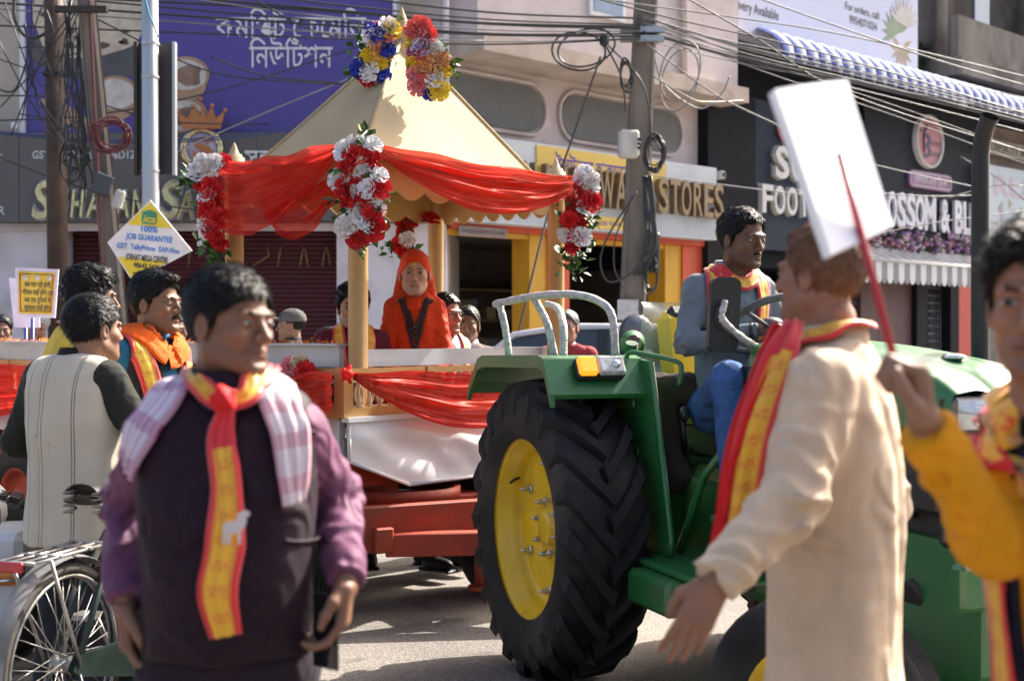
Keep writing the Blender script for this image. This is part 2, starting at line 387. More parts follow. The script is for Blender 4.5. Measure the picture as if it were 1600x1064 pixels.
def brow_sdf(q, h, st):
    x = np.abs(q[:, 0])/h['wide']; m = np.stack([x, q[:, 1], q[:, 2]], 1)
    r = st.get('brow', .0030); d = s_chain(m, [(.013, .0965, .0175), (.030, .0925, .0225), (.047, .0790, .0165)], [r, r*1.1, r*.5], .004)
    mo = st.get('moustache', 0)
    if mo: d = np.minimum(d, s_chain(m, [(.002, .1005, -.0525), (.014, .0950, -.0555), (.027, .0815, -.0640)], [mo, mo*1.05, mo*.5], .004))
    be = st.get('beard', 0)
    if be: d = np.minimum(d, np.maximum(head_sdf(q, h)-be, np.maximum(q[:, 2]+.05, np.maximum(-q[:, 1]+.0, .017-np.abs(q[:, 2]+.068)-(x > .03)*.1))))
    return d+pnoise(q*190)*.0016
def axes(yaw, pitch=0.0, roll=0.0):
    """yaw: 0 faces the camera, + turns to the right of the picture; pitch + looks up; roll + tips to the picture's right"""
    f = np.array([math.sin(yaw), -math.cos(yaw), 0.]); r = np.array([f[1], -f[0], 0.])*1.0
    u = np.array([0, 0, 1.]); f2 = f*math.cos(pitch)+u*math.sin(pitch); u2 = np.cross(r, f2)
    r3 = r*math.cos(roll)+u2*math.sin(roll); u3 = np.cross(r3, f2)
    return np.stack([r3, f2, u3], 1)          # columns: right, forward, up
def make_head(parent_parts, H, R, h, skin, res, scale=1.0, shave=0, **kw):
    fn = lambda q: head_sdf(q, h)
    v, f = solid(fn, (-.11, -.135, -.20), (.11, .135, .135), res/scale)
    parent_parts.append((np.asarray(H)+(v*scale)@R.T, f, head_paint(v, h, skin, shave, **kw)))
def hand_solid(W, D, N, T, curl=(.35, .4, .45, .5), thumb=.5, spread=.06, scale=1.0, res=.0026, fore=None):
    """W wrist, D along the hand, N out of the palm (fingers close towards N), T towards the thumb side"""
    W = np.asarray(W, float); D = nrm(D); T = nrm(np.asarray(T, float)-D*(np.dot(T, D))); N0 = np.cross(D, T); N = N0 if N0@np.asarray(N, float) > 0 else -N0
    s = scale; pts = lambda a, b, c: W+s*(D*a+T*b+N*c); fings = []
    base = [(.090, .030), (.094, .010), (.089, -.010), (.080, -.028)]; lens = [(.042, .026, .021), (.046, .029, .022), (.042, .027, .021), (.034, .021, .019)]; rr = [.0092, .0095, .0090, .0080]
    for i in range(4):
        a0 = curl[i]; sp = spread*(1.5-i); p = [pts(base[i][0]-.012, base[i][1]*.9, -.001), pts(base[i][0], base[i][1], .0)]; ang = 0
        for L, k in zip(lens[i], (.8, 1.0, .7)):
            ang += a0*k; dv = D*math.cos(ang)*math.cos(sp)+T*math.sin(sp)+N*math.sin(ang); p.append(p[-1]+s*L*dv)
        fings.append((p, [rr[i]*s*1.02, rr[i]*s*1.08, rr[i]*s, rr[i]*s*.94, rr[i]*s*.80]))
    tp = [pts(.020, .026, .006), pts(.045, .043+.012*(1-thumb), .012+.012*thumb), pts(.074, .048+.018*(1-thumb)-.010*thumb, .020+.022*thumb), pts(.097, .050+.024*(1-thumb)-.026*thumb, .022+.030*thumb)]
    tr = [.0150*s, .0125*s, .0108*s, .0085*s]
    F = np.stack([D, T, N], 1); fo = fore if fore is not None else W-D*.09
    def fn(p):
        q = (p-W)@F/s; d = s*(np.linalg.norm(np.maximum(np.abs(q-np.array([.050, .0, .0]))-np.array([.034, .026, .004]), 0), axis=1)-.0125)
        d = smin(d, s_cap(p, fo, W+D*.01, .027*s, .0245*s), .02*s)
        for pp, r in fings: d = smin(d, s_chain(p, pp, r, .004*s), .007*s)
        return smin(d, s_chain(p, tp, tr, .006*s), .010*s)
    al = np.array([W+D*.2*s+N*.0, fo]+[x for pp, _ in fings for x in pp]+tp); lo = al.min(0)-.03; hi = al.max(0)+.03
    return solid(fn, lo, hi, res)
class Torso:
    """trunk as stacked ellipses; prof: (height, half width, half depth, lateral shift, forward shift)"""
    def __init__(s, base, R, prof):
        s.b = np.asarray(base, float); s.R = R; s.p = np.array(prof, float); s.p = s.p[np.argsort(s.p[:, 0])]
    def __call__(s, p, top_k=.04, bot_k=.01, pw=2.3):
        q = (p-s.b)@s.R; z = q[:, 2]; g = s.p
        a = np.interp(z, g[:, 0], g[:, 1]); b = np.interp(z, g[:, 0], g[:, 2]); x = q[:, 0]-np.interp(z, g[:, 0], g[:, 3]); y = q[:, 1]-np.interp(z, g[:, 0], g[:, 4])
        k = (np.abs(x/a)**pw+np.abs(y/b)**pw)**(1/pw); d = (k-1)*np.minimum(a, b)
        d = smax(d, z-g[-1, 0], top_k); return smax(d, g[0, 0]-z, bot_k)
    def pt(s, x, y, z): return s.b+s.R@np.array([x, y, z])
def cloth_noise(p, R=None, amp=.006, f=(14, 14, 4), seed=0.0):
    q = p if R is None else p@R; n = pnoise(q*np.array(f)+seed); m = pnoise(q*np.array(f)*2.1+seed+9)
    return amp*(1-2.2*np.abs(n))+amp*.45*m
def sleeve(p, sh, el, wr, r, folds=.006, seed=0.0):
    sh, el, wr = map(lambda a: np.asarray(a, float), (sh, el, wr))
    d = smin(s_cap(p, sh, el, r[0], r[1]), s_cap(p, el, wr, r[1], r[2]), .03)
    if folds <= .0055: return d
    t = np.linalg.norm(p-el, axis=1); ax = nrm(wr-sh); u = p@ax
    n1 = pnoise(p*8+seed); ring = (1-1.9*np.abs(np.sin(u*48+5*n1+seed)))*(.35+np.exp(-(t/.15)**2))+.7*(1-1.9*np.abs(np.sin(u*60+6*n1+seed+1)))*np.exp(-(np.linalg.norm(p-wr, axis=1)/.10)**2)
    return d-folds*ring*np.clip(.5+pnoise(p*11+seed+2)*1.8, 0, 1)
def half(p, O, N): return (p-np.asarray(O, float))@nrm(N)      # >0 on the N side: removed by smax
def ribbon(name, path, width, fn, mats, parent, off=.007, n=70, nw=9, side=None, pull=.0, wave=.004, thick=.004, twist=None, vscale=None):
    """cloth band laid along a path on top of the surface fn; uv: u across, v along in metres"""
    c = spline(path, n); fr = []; prev = None
    wd = np.interp(np.linspace(0, 1, n), np.linspace(0, 1, len(width)), width) if hasattr(width, '__len__') else np.full(n, width)
    vs = []; ln = np.concatenate([[0], np.cumsum(np.linalg.norm(np.diff(c, axis=0), axis=1))])
    e = .004
    def grad(p): return np.stack([fn(p+np.array(k)*e)-fn(p-np.array(k)*e) for k in ((1, 0, 0), (0, 1, 0), (0, 0, 1))], 1)/(2*e)
    if fn is not None:
        g = grad(c); g /= np.maximum(np.linalg.norm(g, axis=1), 1e-6)[:, None]
    else: g = np.tile(np.array([0, -1., 0]), (n, 1))
    t = np.gradient(c, axis=0); t /= np.linalg.norm(t, axis=1)[:, None]
    sd_ = np.cross(t, g) if side is None else np.tile(np.asarray(side, float), (n, 1)); sd_ /= np.maximum(np.linalg.norm(sd_, axis=1), 1e-6)[:, None]
    for k in range(1, n): 
        if sd_[k]@sd_[k-1] < 0: sd_[k] = -sd_[k]
    u = np.linspace(-.5, .5, nw)
    Pn = c[:, None, :]+sd_[:, None, :]*(wd[:, None]*u[None, :])[..., None]; p = Pn.reshape(-1, 3)
    if fn is not None:
        for _ in range(4):
            d = fn(p); gg = grad(p); gg /= np.maximum(np.linalg.norm(gg, axis=1), 1e-6)[:, None]
            mv = np.where(d < off, off-d, np.clip(off-d, -1, 0)*pull); p = p+gg*mv[:, None]
        U = np.tile(u, n); p = p+gg*(wave*np.sin(U*19+np.repeat(ln, nw)*8)+.5*wave*pnoise(p*30))[:, None]
    else:
        U = np.tile(u, n); LL = np.repeat(ln, nw); nn_ = np.cross(np.repeat(t, nw, 0), np.repeat(sd_, nw, 0)); p = p+nn_*(.010*np.sin(U*11+LL*7)+.006*np.sin(U*23-LL*13+1)+.014*np.sin(LL*9))[:, None]+np.repeat(sd_, nw, 0)*(.006*np.sin(LL*17))[:, None]
    me = bpy.data.meshes.new(name); f = [(i*nw+j, i*nw+j+1, (i+1)*nw+j+1, (i+1)*nw+j) for i in range(n-1) for j in range(nw-1)]
    me.from_pydata([tuple(q) for q in p], [], f); me.materials.append(mats)
    uv = me.uv_layers.new(name='UVMap'); W = np.tile(u+.5, n); L = np.repeat(ln, nw)
    for l in me.loops: uv.data[l.index].uv = (W[l.vertex_index], L[l.vertex_index])
    me.polygons.foreach_set('use_smooth', [True]*len(me.polygons)); me.update()
    o = obj(name, me, parent); md = o.modifiers.new('thickness', 'SOLIDIFY'); md.thickness = thick; md.offset = 1
    return o
def scarf_mat(name, red=(.62, .012, .02), yel=(.80, .42, .02), ink=(.5, .03, .02), edge=.16, per=.05, period=.9):
    if name in MATS: return MATS[name]
    m = bpy.data.materials.new(name); m.use_nodes = True; N = m.node_tree.nodes; L = m.node_tree.links; b = N['Principled BSDF']; b.inputs['Roughness'].default_value = .45
    b.inputs['Sheen Weight'].default_value = .3
    tc = N.new('ShaderNodeTexCoord'); sp = N.new('ShaderNodeSeparateXYZ'); L.new(tc.outputs['UV'], sp.inputs[0])
    def mth(op, a, b_=None, c=None):
        n = N.new('ShaderNodeMath'); n.operation = op
        for i, q in enumerate((a, b_, c)):
            if q is None: continue
            if isinstance(q, (int, float)): n.inputs[i].default_value = q
            else: L.new(q, n.inputs[i])
        return n.outputs[0]
    u, v = sp.outputs[0], sp.outputs[1]
    du = mth('ABSOLUTE', mth('SUBTRACT', u, .5)); border = mth('GREATER_THAN', du, .5-edge)
    inner = mth('MULTIPLY', mth('GREATER_THAN', du, .5-edge-.05), mth('LESS_THAN', du, .5-edge-.02))
    # rows of stroked characters hanging from a head line
    vv = mth('FRACT', mth('DIVIDE', v, per)); row = mth('MULTIPLY', mth('GREATER_THAN', vv, .25), mth('LESS_THAN', vv, .7))
    nz = N.new('ShaderNodeTexNoise'); nz.inputs['Scale'].default_value = 1.0; nz.inputs['Detail'].default_value = 1.5
    mp = N.new('ShaderNodeCombineXYZ'); L.new(mth('MULTIPLY', u, 22.0), mp.inputs[0]); L.new(mth('MULTIPLY', v, 150.0), mp.inputs[1]); L.new(mp.outputs[0], nz.inputs[0])
    ch = mth('MULTIPLY', mth('GREATER_THAN', nz.outputs[0], .53), mth('LESS_THAN', nz.outputs[0], .64)); glyph = mth('MULTIPLY', mth('MULTIPLY', row, ch), mth('LESS_THAN', du, .24))
    bars = mth('LESS_THAN', mth('FRACT', mth('DIVIDE', v, period)), .10)
    fac = mth('MAXIMUM', mth('MAXIMUM', border, inner), mth('MAXIMUM', mth('MULTIPLY', glyph, .85), bars))
    mx = N.new('ShaderNodeMix'); mx.data_type = 'RGBA'; L.new(fac, mx.inputs['Factor']); mx.inputs[6].default_value = (*yel, 1); mx.inputs[7].default_value = (*red, 1)
    L.new(mx.outputs[2], b.inputs['Base Color']); b.inputs['Subsurface Weight'].default_value = 0.0
    MATS[name] = m; return m
SCARF = scarf_mat('printed_scarf')

def cloth(name, fn, lo, hi, res, mats, parent): 
    v, f = solid(fn, lo, hi, res); return obj(name, mesh_np(name, [(v, f)], mats), parent)
def body_object(parts, parent):
    me = mesh_np('body', [(p[0], p[1]) for p in parts], SKIN, [p[2] for p in parts]); return obj('body', me, parent)
def skin_part(vf, skin): return (vf[0], vf[1], np.tile(np.array(skin, float), (len(vf[0]), 1)))
def hair_object(H, R, h, st, parent, scale=1.0, res=.0035, m=None, name='hair', strands=0):
    fn = lambda q: np.minimum(hair_sdf(q, h, st), brow_sdf(q, h, st)) if not st.get('none') else brow_sdf(q, h, st)
    v, f = solid(fn, (-.125, -.15, -.15), (.125, .15, .165), res/scale)
    o = obj(name, mesh_np(name, [(np.asarray(H)+(v*scale)@R.T, f)], m or HAIRM), parent)
    if strands and not st.get('none'):
        rs = np.random.RandomState(int(abs(H[0])*1000) % 9999); e = .002; hf = lambda q: hair_sdf(q, h, st)
        cand = v[rs.permutation(len(v))[:strands]]; cand = cand[np.abs(hf(cand)) < .003]
        g = np.stack([hf(cand+np.array(k)*e)-hf(cand-np.array(k)*e) for k in ((1, 0, 0), (0, 1, 0), (0, 0, 1))], 1); g /= np.maximum(np.linalg.norm(g, axis=1), 1e-6)[:, None]
        top = np.clip((cand[:, 2]-.03)/.05, 0, 1)[:, None]; comb = top*np.array(st.get('comb', (.5, .8, -.1)))+(1-top)*np.array([0, -.35, -1.0])+rs.normal(size=cand.shape)*st.get('mess', .28)
        comb -= g*(comb*g).sum(1)[:, None]; comb /= np.maximum(np.linalg.norm(comb, axis=1), 1e-6)[:, None]; sd2 = np.cross(g, comb); L_ = (st.get('len', .022)*rs.uniform(.6, 1.3, len(cand)))[:, None]; wdt = .00075
        p0 = cand-g*.001; p1 = cand+comb*L_*.5+g*(.0015+.003*rs.rand(len(cand), 1)); p2 = cand+comb*L_+g*rs.uniform(-.001, st.get('lift', .0035), (len(cand), 1))
        V_ = np.concatenate([p0-sd2*wdt, p0+sd2*wdt, p1-sd2*wdt, p1+sd2*wdt, p2-sd2*wdt*.2, p2+sd2*wdt*.2]); n = len(cand); i = np.arange(n)
        F_ = np.concatenate([np.stack([i, i+n, i+3*n, i+2*n], 1), np.stack([i+2*n, i+3*n, i+5*n, i+4*n], 1)])
        obj('hair_strands', mesh_np('hair_strands', [(np.asarray(H)+(V_*scale)@R.T, F_)], m or HAIRM), parent, kind='stuff')
    return o
# ------------------------------------------------------------------ ground
def road_mat():
    m = bpy.data.materials.new('asphalt'); m.use_nodes = True; N = m.node_tree.nodes; L = m.node_tree.links; b = N['Principled BSDF']; b.inputs['Roughness'].default_value = .85
    tc = N.new('ShaderNodeTexCoord')
    def noise(sc, det, src=tc.outputs['Object']):
        n = N.new('ShaderNodeTexNoise'); n.inputs['Scale'].default_value = sc; n.inputs['Detail'].default_value = det; L.new(src, n.inputs[0]); return n.outputs[0]
    vo = N.new('ShaderNodeTexVoronoi'); vo.inputs['Scale'].default_value = 95; L.new(tc.outputs['Object'], vo.inputs[0])
    r = N.new('ShaderNodeValToRGB'); r.color_ramp.elements[0].color = (.075, .070, .066, 1); r.color_ramp.elements[1].color = (.225, .205, .185, 1)
    L.new(vo.outputs['Distance'], r.inputs[0]); r.color_ramp.elements[0].position = .15; r.color_ramp.elements[1].position = .62
    r2 = N.new('ShaderNodeValToRGB'); r2.color_ramp.elements[0].color = (.72, .72, .72, 1); r2.color_ramp.elements[1].color = (1.2, 1.15, 1.08, 1); r2.color_ramp.elements[0].position = .32; r2.color_ramp.elements[1].position = .7
    L.new(noise(.9, 8), r2.inputs[0])
    mx = N.new('ShaderNodeMix'); mx.data_type = 'RGBA'; mx.blend_type = 'MULTIPLY'; mx.inputs['Factor'].default_value = 1; L.new(r.outputs[0], mx.inputs[6]); L.new(r2.outputs[0], mx.inputs[7])
    st = N.new('ShaderNodeValToRGB'); st.color_ramp.elements[0].position = .62; st.color_ramp.elements[1].position = .68; st.color_ramp.elements[0].color = (0, 0, 0, 1); st.color_ramp.elements[1].color = (.55, .55, .55, 1)
    L.new(noise(2.6, 3), st.inputs[0]); mx2 = N.new('ShaderNodeMix'); mx2.data_type = 'RGBA'; L.new(st.outputs[0], mx2.inputs['Factor']); L.new(mx.outputs[2], mx2.inputs[6]); mx2.inputs[7].default_value = (.06, .055, .05, 1)
    L.new(mx2.outputs[2], b.inputs['Base Color'])
    bp = N.new('ShaderNodeBump'); bp.inputs['Strength'].default_value = .6; bp.inputs['Distance'].default_value = .006; L.new(vo.outputs['Distance'], bp.inputs['Height']); L.new(bp.outputs[0], b.inputs['Normal'])
    return m
MB().add([(-90, -40, 0), (90, -40, 0), (90, 130, 0), (-90, 130, 0)], [(0, 1, 2, 3)]).build('road', road_mat(), kind='structure')
CONC = mat('concrete', (.33, .31, .28), .85, var=.2, scale=3, bump=.4, bscale=40, dirt=(.12, .11, .10), dirt_amt=.6)

# the long shop front on the right: origin, direction along it, normal towards the street
FO = np.array([-.96, 16.0, 0]); FD = np.array([.733, .68, 0]); FN = np.array([.68, -.733, 0]); UP = np.array([0, 0, 1.])
def F(px, py, off=0.0):
    """photo pixel -> (u, z) on the right-hand shop front, 'off' metres proud of it"""
    k = (px-CX)/FPX; o = FO+FN*off; u = (k*o[1]-o[0])/(FD[0]-FD[1]*k); Z = o[1]+FD[1]*u
    return u, EYE-(py-HOR)/FPX*Z
def FP(u, z, off=0.0): return FO+FD*u+FN*off+UP*z
RF = frame(FD, -FN, UP)
def fbox(mb, u0, u1, z0, z1, d0, d1, mi=0, bev=0.0):
    return mb.box(FP((u0+u1)/2, (z0+z1)/2, (d0+d1)/2), (abs(u1-u0), abs(d1-d0), abs(z1-z0)), RF, mi, bev)
pb = MB(); uA, _ = F(690, 520); uE = 22.0
pb.prism([(0-1.2, 0), (uE, 0), (uE, .15), (-1.2, .15)], 0, 2.2, FP(0, 0, -.2), FD, UP, FN)
pb.build('pavement', CONC, kind='structure')
MB().box((-11, 15.2, .075), (19.5, 1.55, .15)).build('pavement', CONC, kind='structure')

# ------------------------------------------------------------------ the building on the left with the purple hoarding
def L16(px, py, Y=16.0): return P(px, py, Y)
PINKW = mat('pinkish_plaster', (.66, .575, .56), .85, var=.06, scale=1.5, bump=.1, bscale=30, dirt=(.35, .28, .24), dirt_amt=.35)
WHITEW = mat('white_plaster', (.80, .73, .75), .8, var=.05, scale=1.5, dirt=(.4, .33, .28), dirt_amt=.45)
BEIGE = mat('beige_plaster', (.55, .48, .41), .85, var=.07, scale=1.2, bump=.1, bscale=30, dirt=(.3, .25, .21), dirt_amt=.4)
b1 = thing('shop_building', 'pale building with maroon roller shutters under a purple hoarding', 'building', (-6, 16.3, 0))
mb = MB()
def lbox(mb, x0, x1, y0, y1, d0, d1, mi=0, Y=16.0):
    a = L16(x0, y1, Y); b = L16(x1, y0, Y); return mb.box(((a[0]+b[0])/2, (d0+d1)/2, (a[2]+b[2])/2), (b[0]-a[0], d1-d0, b[2]-a[2]), mi=mi)
xl = L16(-420, 0)[0]; xr = L16(697, 0)[0]
mb.box(((xl+xr)/2, 18.2, 4.4), (xr-xl, 3.6, 8.8)); mb.build('wall', BEIGE, b1)
GREYP = mat('dark_grey_panel', (.125, .115, .11), .5, var=.06, scale=1)
for (x0, x1) in ((-260, 104), (527, 697), (160, 184)):
    m_ = MB(); lbox(m_, x0, x1, 352, 720, 15.95, 16.398); m_.build('pillar', WHITEW if x0 != 160 else mat('grey_pillar', (.25, .22, .21), .8), b1)
m_ = MB(); lbox(m_, -260, 697, 350.5, 362, 15.9, 15.948); m_.build('lintel', WHITEW, b1)
SHUT = mat('maroon_shutter', (.10, .018, .022), .42, metal=.2, var=.15, scale=2, dirt=(.06, .03, .03), dirt_amt=.4)
def shutter(x0, x1):
    m_ = MB(); a = L16(x0, 362, 16.25); b = L16(x1, 720, 16.25); n = 44; zs = np.linspace(a[2], .15, n*4+1); vs = []; fs = []
    for i, z in enumerate(zs):
        y = 16.25-.016*abs(math.sin(i*math.pi/4)); vs += [(a[0], y, z), (b[0], y, z)]
    fs = [(2*i, 2*i+2, 2*i+3, 2*i+1) for i in range(len(zs)-1)]
    return m_.add(vs, fs).build('roller_shutter', SHUT, b1)
shutter(104, 160); shutter(184, 527)
# decorations hung over the shutter
ST = mat('dry_straw', (.22, .15, .06), .8)
for kk, px in enumerate((300, 418, 440, 475, 510)):
    g = thing('straw_tassel', ORD[kk]+' dry straw tassel from the left hung over the maroon shutter', 'tassel', tuple(L16(px, 400, 16.15)), group='straw tassels over the maroon shutter')
    for s in ((-1, 1) if kk > 2 else (-1,)):
        q = MB(); a = L16(px, 385, 16.15); q.tube([a, a+V3(s*.03+.05*(kk == 1), 0, -.12), a+V3(s*.05-.16*(kk == 1), 0, -.26)], [.006, .014, .008], 5); q.build('strand', ST, g)
# fascia with the saree shop's name
fs_ = thing('shop_sign', 'long dark grey fascia with gold italic letters and crown emblem', 'sign', (-4, 15.75, 3.4))
for (x0, x1) in ((-260, 44), (45, 409.5), (410, 600), (600.5, 690)):
    q = MB(); lbox(q, x0, x1, 214, 350, 15.70, 16.38); q.build('panel', GREYP, fs_)
GOLD = mat('mirror_gold', (.62, .50, .28), .16, metal=1.0, var=.25, scale=14)
RIMW = mat('letter_rim', (.55, .56, .58), .4)
LWHITE = mat('painted_white', (.72, .73, .76), .5, var=.04)
X1, Z1, NF = V3(1, 0, 0), V3(0, 0, 1), V3(0, -1, 0)
def sign_letter(ch, px, py, hpx, wpx, par, Y=15.70, shear=.18, m=None, rim=True, depth=.05):
    O = P(px, py, Y); s_ = hpx/FPX*Y/.72
    for k, (bo, dd, mm, nm) in enumerate((((.05, .012, RIMW, 'letter_rim'),) if rim else ())+((.018, depth, m or GOLD, 'letter'),)):
        q = MB(); put_text(q, ch, O+NF*(dd/2+.002+.013*k), X1, Z1, NF, s_, bold=bo, depth=dd, shear=shear, fit=(wpx+(4 if nm == 'letter_rim' else 0))/FPX*Y)
        o = q.build(nm, mm, par)
for ch, px, py, h, w_ in (('S', 66, 312, 58, 34), ('U', 96, 318, 42, 20), ('H', 122, 318, 42, 22), ('A', 149, 318, 42, 24), ('G', 172, 318, 42, 19), ('A', 193, 318, 42, 22), ('N', 217, 318, 42, 20),
                          ('S', 264, 312, 58, 36), ('A', 291, 320, 42, 26), ('R', 320, 320, 42, 22), ('E', 347, 320, 42, 20), ('E', 371, 320, 42, 20)):
    sign_letter(ch, px, py, h, w_, fs_)
q = MB()
put_text(q, 'GSTIN:18AAHPS1496D1Z', P(132, 242, 15.695), X1, Z1, NF, .135, bold=.01, fit=162/FPX*15.7)
put_text(q, ':', P(3, 243, 15.695), X1, Z1, NF, .16); put_text(q, 'R', P(2, 329, 15.695), X1, Z1, NF, .16)
q.build('lettering', LWHITE, fs_)
q = MB(); put_text(q, 'সহাগন', P(425, 248, 15.68), X1, Z1, NF, .34, bold=.012, depth=.02, fit=84/FPX*15.7); q.build('lettering', LWHITE, fs_)
emb = MB(); c0 = P(316, 233, 15.62); r0 = 30/FPX*15.7
emb.lathe([(r0*.82, 0), (r0*.82, .03), (r0*1.1, .03), (r0*1.1, -.03)], 32, c0, NF, 0); e1 = emb.build('crown_emblem', GOLD, fs_)
q = MB(); q.lathe([(.001, .02), (r0*.82, .02), (r0*.82, -.02)], 32, c0, NF); q.build('disc', mat('emblem_disc', (.42, .42, .52), .5), e1)
q = MB(); put_text(q, 'S', c0+NF*.026, X1, Z1, NF, r0*1.7, bold=.03, depth=.01, fit=r0*.9); put_text(q, 'S', c0+NF*.03+V3(.02, 0, .03), X1, Z1, NF, r0*1.5, bold=.01, depth=.01, fit=r0*1.1); q.build('monogram', mat('emblem_copper', (.55, .22, .09), .3, metal=.6), e1)
q = MB(); cr = [(-.24, 0), (-.30, .24), (-.17, .15), (-.10, .32), (0, .17), (.0, .42), (.07, .17), (.14, .33), (.19, .15), (.31, .26), (.25, 0)]
q.prism([(x*.95, z*.85) for x, z in cr], 0, .03, c0+V3(-.0, -.02, r0*1.0), X1, Z1, NF)
for x, z in ((-.30, .24), (-.10, .32), (0, .42), (.14, .33), (.31, .26)): q.ball(c0+V3(x*.95, -.05, r0*1.0+z*.85), .03, 8, 6)
q.build('crown', mat('emblem_copper', (.55, .22, .09), .3, metal=.6), e1)
# purple hoarding
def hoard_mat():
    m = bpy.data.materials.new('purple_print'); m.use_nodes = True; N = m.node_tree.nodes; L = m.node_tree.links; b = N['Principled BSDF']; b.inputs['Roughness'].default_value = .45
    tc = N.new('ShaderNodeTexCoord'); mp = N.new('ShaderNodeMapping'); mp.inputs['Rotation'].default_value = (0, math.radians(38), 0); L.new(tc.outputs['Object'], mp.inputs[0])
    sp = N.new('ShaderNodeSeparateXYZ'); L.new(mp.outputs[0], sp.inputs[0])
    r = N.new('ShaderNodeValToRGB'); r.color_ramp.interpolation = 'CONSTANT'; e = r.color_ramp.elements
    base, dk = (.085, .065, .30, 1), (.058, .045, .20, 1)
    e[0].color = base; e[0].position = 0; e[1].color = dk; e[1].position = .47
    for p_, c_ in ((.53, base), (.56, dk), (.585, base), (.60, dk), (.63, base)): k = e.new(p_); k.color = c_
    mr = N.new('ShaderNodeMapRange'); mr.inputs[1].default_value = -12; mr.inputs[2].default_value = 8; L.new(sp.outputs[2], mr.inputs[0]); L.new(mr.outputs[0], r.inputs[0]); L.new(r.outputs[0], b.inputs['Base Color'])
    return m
hd = thing('hoarding', 'purple hoarding with white Bengali lettering, flatbread and bowls', 'billboard', (-4.5, 15.8, 4.0))
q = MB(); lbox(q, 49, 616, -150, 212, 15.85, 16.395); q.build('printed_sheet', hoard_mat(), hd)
for (x0, x1, y0, y1) in ((41, 48.5, -150, 213), (616.5, 622, -150, 213)): q = MB(); lbox(q, x0, x1, y0, y1, 15.80, 16.392); q.build('frame_bar', LWHITE, hd)
def bn(mb, txt, px, py, Y, size, wpx, subs=(), bold=.012):
    """Bengali line (already in visual order); subs: (prefix, glyph, dx, dy, scale) small joined letters under the line"""
    vs, fs2 = text_mesh(txt, size, bold=bold); x0 = min(v[0] for v in vs); x1 = max(v[0] for v in vs); k = wpx/FPX*Y/(x1-x0); O = P(px, py, Y)
    mb.add([O+V3(v[0]*k, 0, v[1]) for v in vs], fs2)
    for pre, g, dx, dy, sc in subs:
        pv, _ = text_mesh(pre, size); pw = max(v[0] for v in pv)-min(v[0] for v in pv)
        gv, gf = text_mesh(g, size*sc, bold=bold); mb.add([O+V3((x0+pw+dx*size)*k+v[0]*k, -.003, v[1]+dy*size) for v in gv], gf)
q = MB(); bn(q, 'কমিপট েফেমিল', 455, 42, 15.84, .40, 235, (('কমি', 'ল', .24, -.20, .60),), bold=.005); bn(q, 'িনউিটশন', 455, 88, 15.84, .40, 130, (), bold=.005)
q.build('lettering', LWHITE, hd, kind='stuff')
def blob(px, py, rx, ry, Y, mb, mi=0, wob=.06, n=40, seed=1, rot=0):
    rn = random.Random(seed); ph = [rn.uniform(0, 6) for _ in range(4)]; vs = []
    for i in range(n):
        a = 2*math.pi*i/n; k = 1+wob*(math.sin(3*a+ph[0])+.6*math.sin(5*a+ph[1])+.4*math.sin(8*a+ph[2])); x, y = rx*k*math.cos(a), ry*k*math.sin(a)
        vs.append(P(px+x*math.cos(rot)-y*math.sin(rot), py+x*math.sin(rot)+y*math.cos(rot), Y))
    mb.add(vs, [list(range(n))[::-1]], mi)
PR = [mat('print_'+n_, c_, .45, var=v_, scale=9, dirt=d_, dirt_amt=.35, dscale=5) for n_, c_, v_, d_ in (('bread', (.60, .52, .40), .15, (.4, .3, .2)), ('char', (.10, .06, .04), .2, None), ('plate', (.09, .085, .09), .2, None), ('clay', (.42, .27, .16), .15, (.25, .15, .09)), ('curd', (.62, .58, .52), .15, (.4, .35, .3)), ('gravy', (.2, .12, .08), .4, (.5, .4, .3)))]
q = MB(); blob(140, 85, 95, 42, 15.846, q, 2, .03, rot=.1); blob(140, 25, 92, 68, 15.843, q, 0, .05, seed=3)
rn = random.Random(4)
for _ in range(26): blob(rn.uniform(70, 205), rn.uniform(2, 80), rn.uniform(2, 8), rn.uniform(2, 6), 15.840, q, 1, .2, 14, seed=rn.random())
for (x, y, r, inner) in ((182, 148, 36, 4), (292, 118, 36, 5), (290, 182, 36, 5)):
    blob(x, y+14, r*.85, r*.75, 15.8385, q, 3, .0); blob(x, y, r, r*.80, 15.837, q, 3, .0); blob(x, y, r*.86, r*.66, 15.8355, q, 4, .02); blob(x+2, y+1, r*.62, r*.45, 15.834, q, inner, .12, seed=x)
blob(115, 185, 60, 12, 15.842, q, 3, .03, rot=.5)
q.build('printed_picture', PR, hd, kind='stuff')
# drain pipe where the two buildings meet
q = MB(); q.cyl(P(697, 235, 15.9), P(697, -150, 15.9), .04, n=10); o = q.build('drain_pipe', WHITEW); tag(o, 'thin white drain pipe on the wall corner beside the purple hoarding', 'pipe')
# something white on the left wall (a small light)
o = thing('wall_lamp', 'small white bracket lamp on the beige wall at far left', 'lamp', tuple(P(35, 195, 15.9)))
q = MB(); a = P(38, 200, 15.9); q.tube([a, a+V3(0, -.15, .08), a+V3(0, -.3, 0)], .012, 6); q.ball(a+V3(0, -.3, -.03), .05, 8, 6); q.box(a+V3(0, .03, 0), (.06, .06, .14)); q.build('fitting', LWHITE, o)

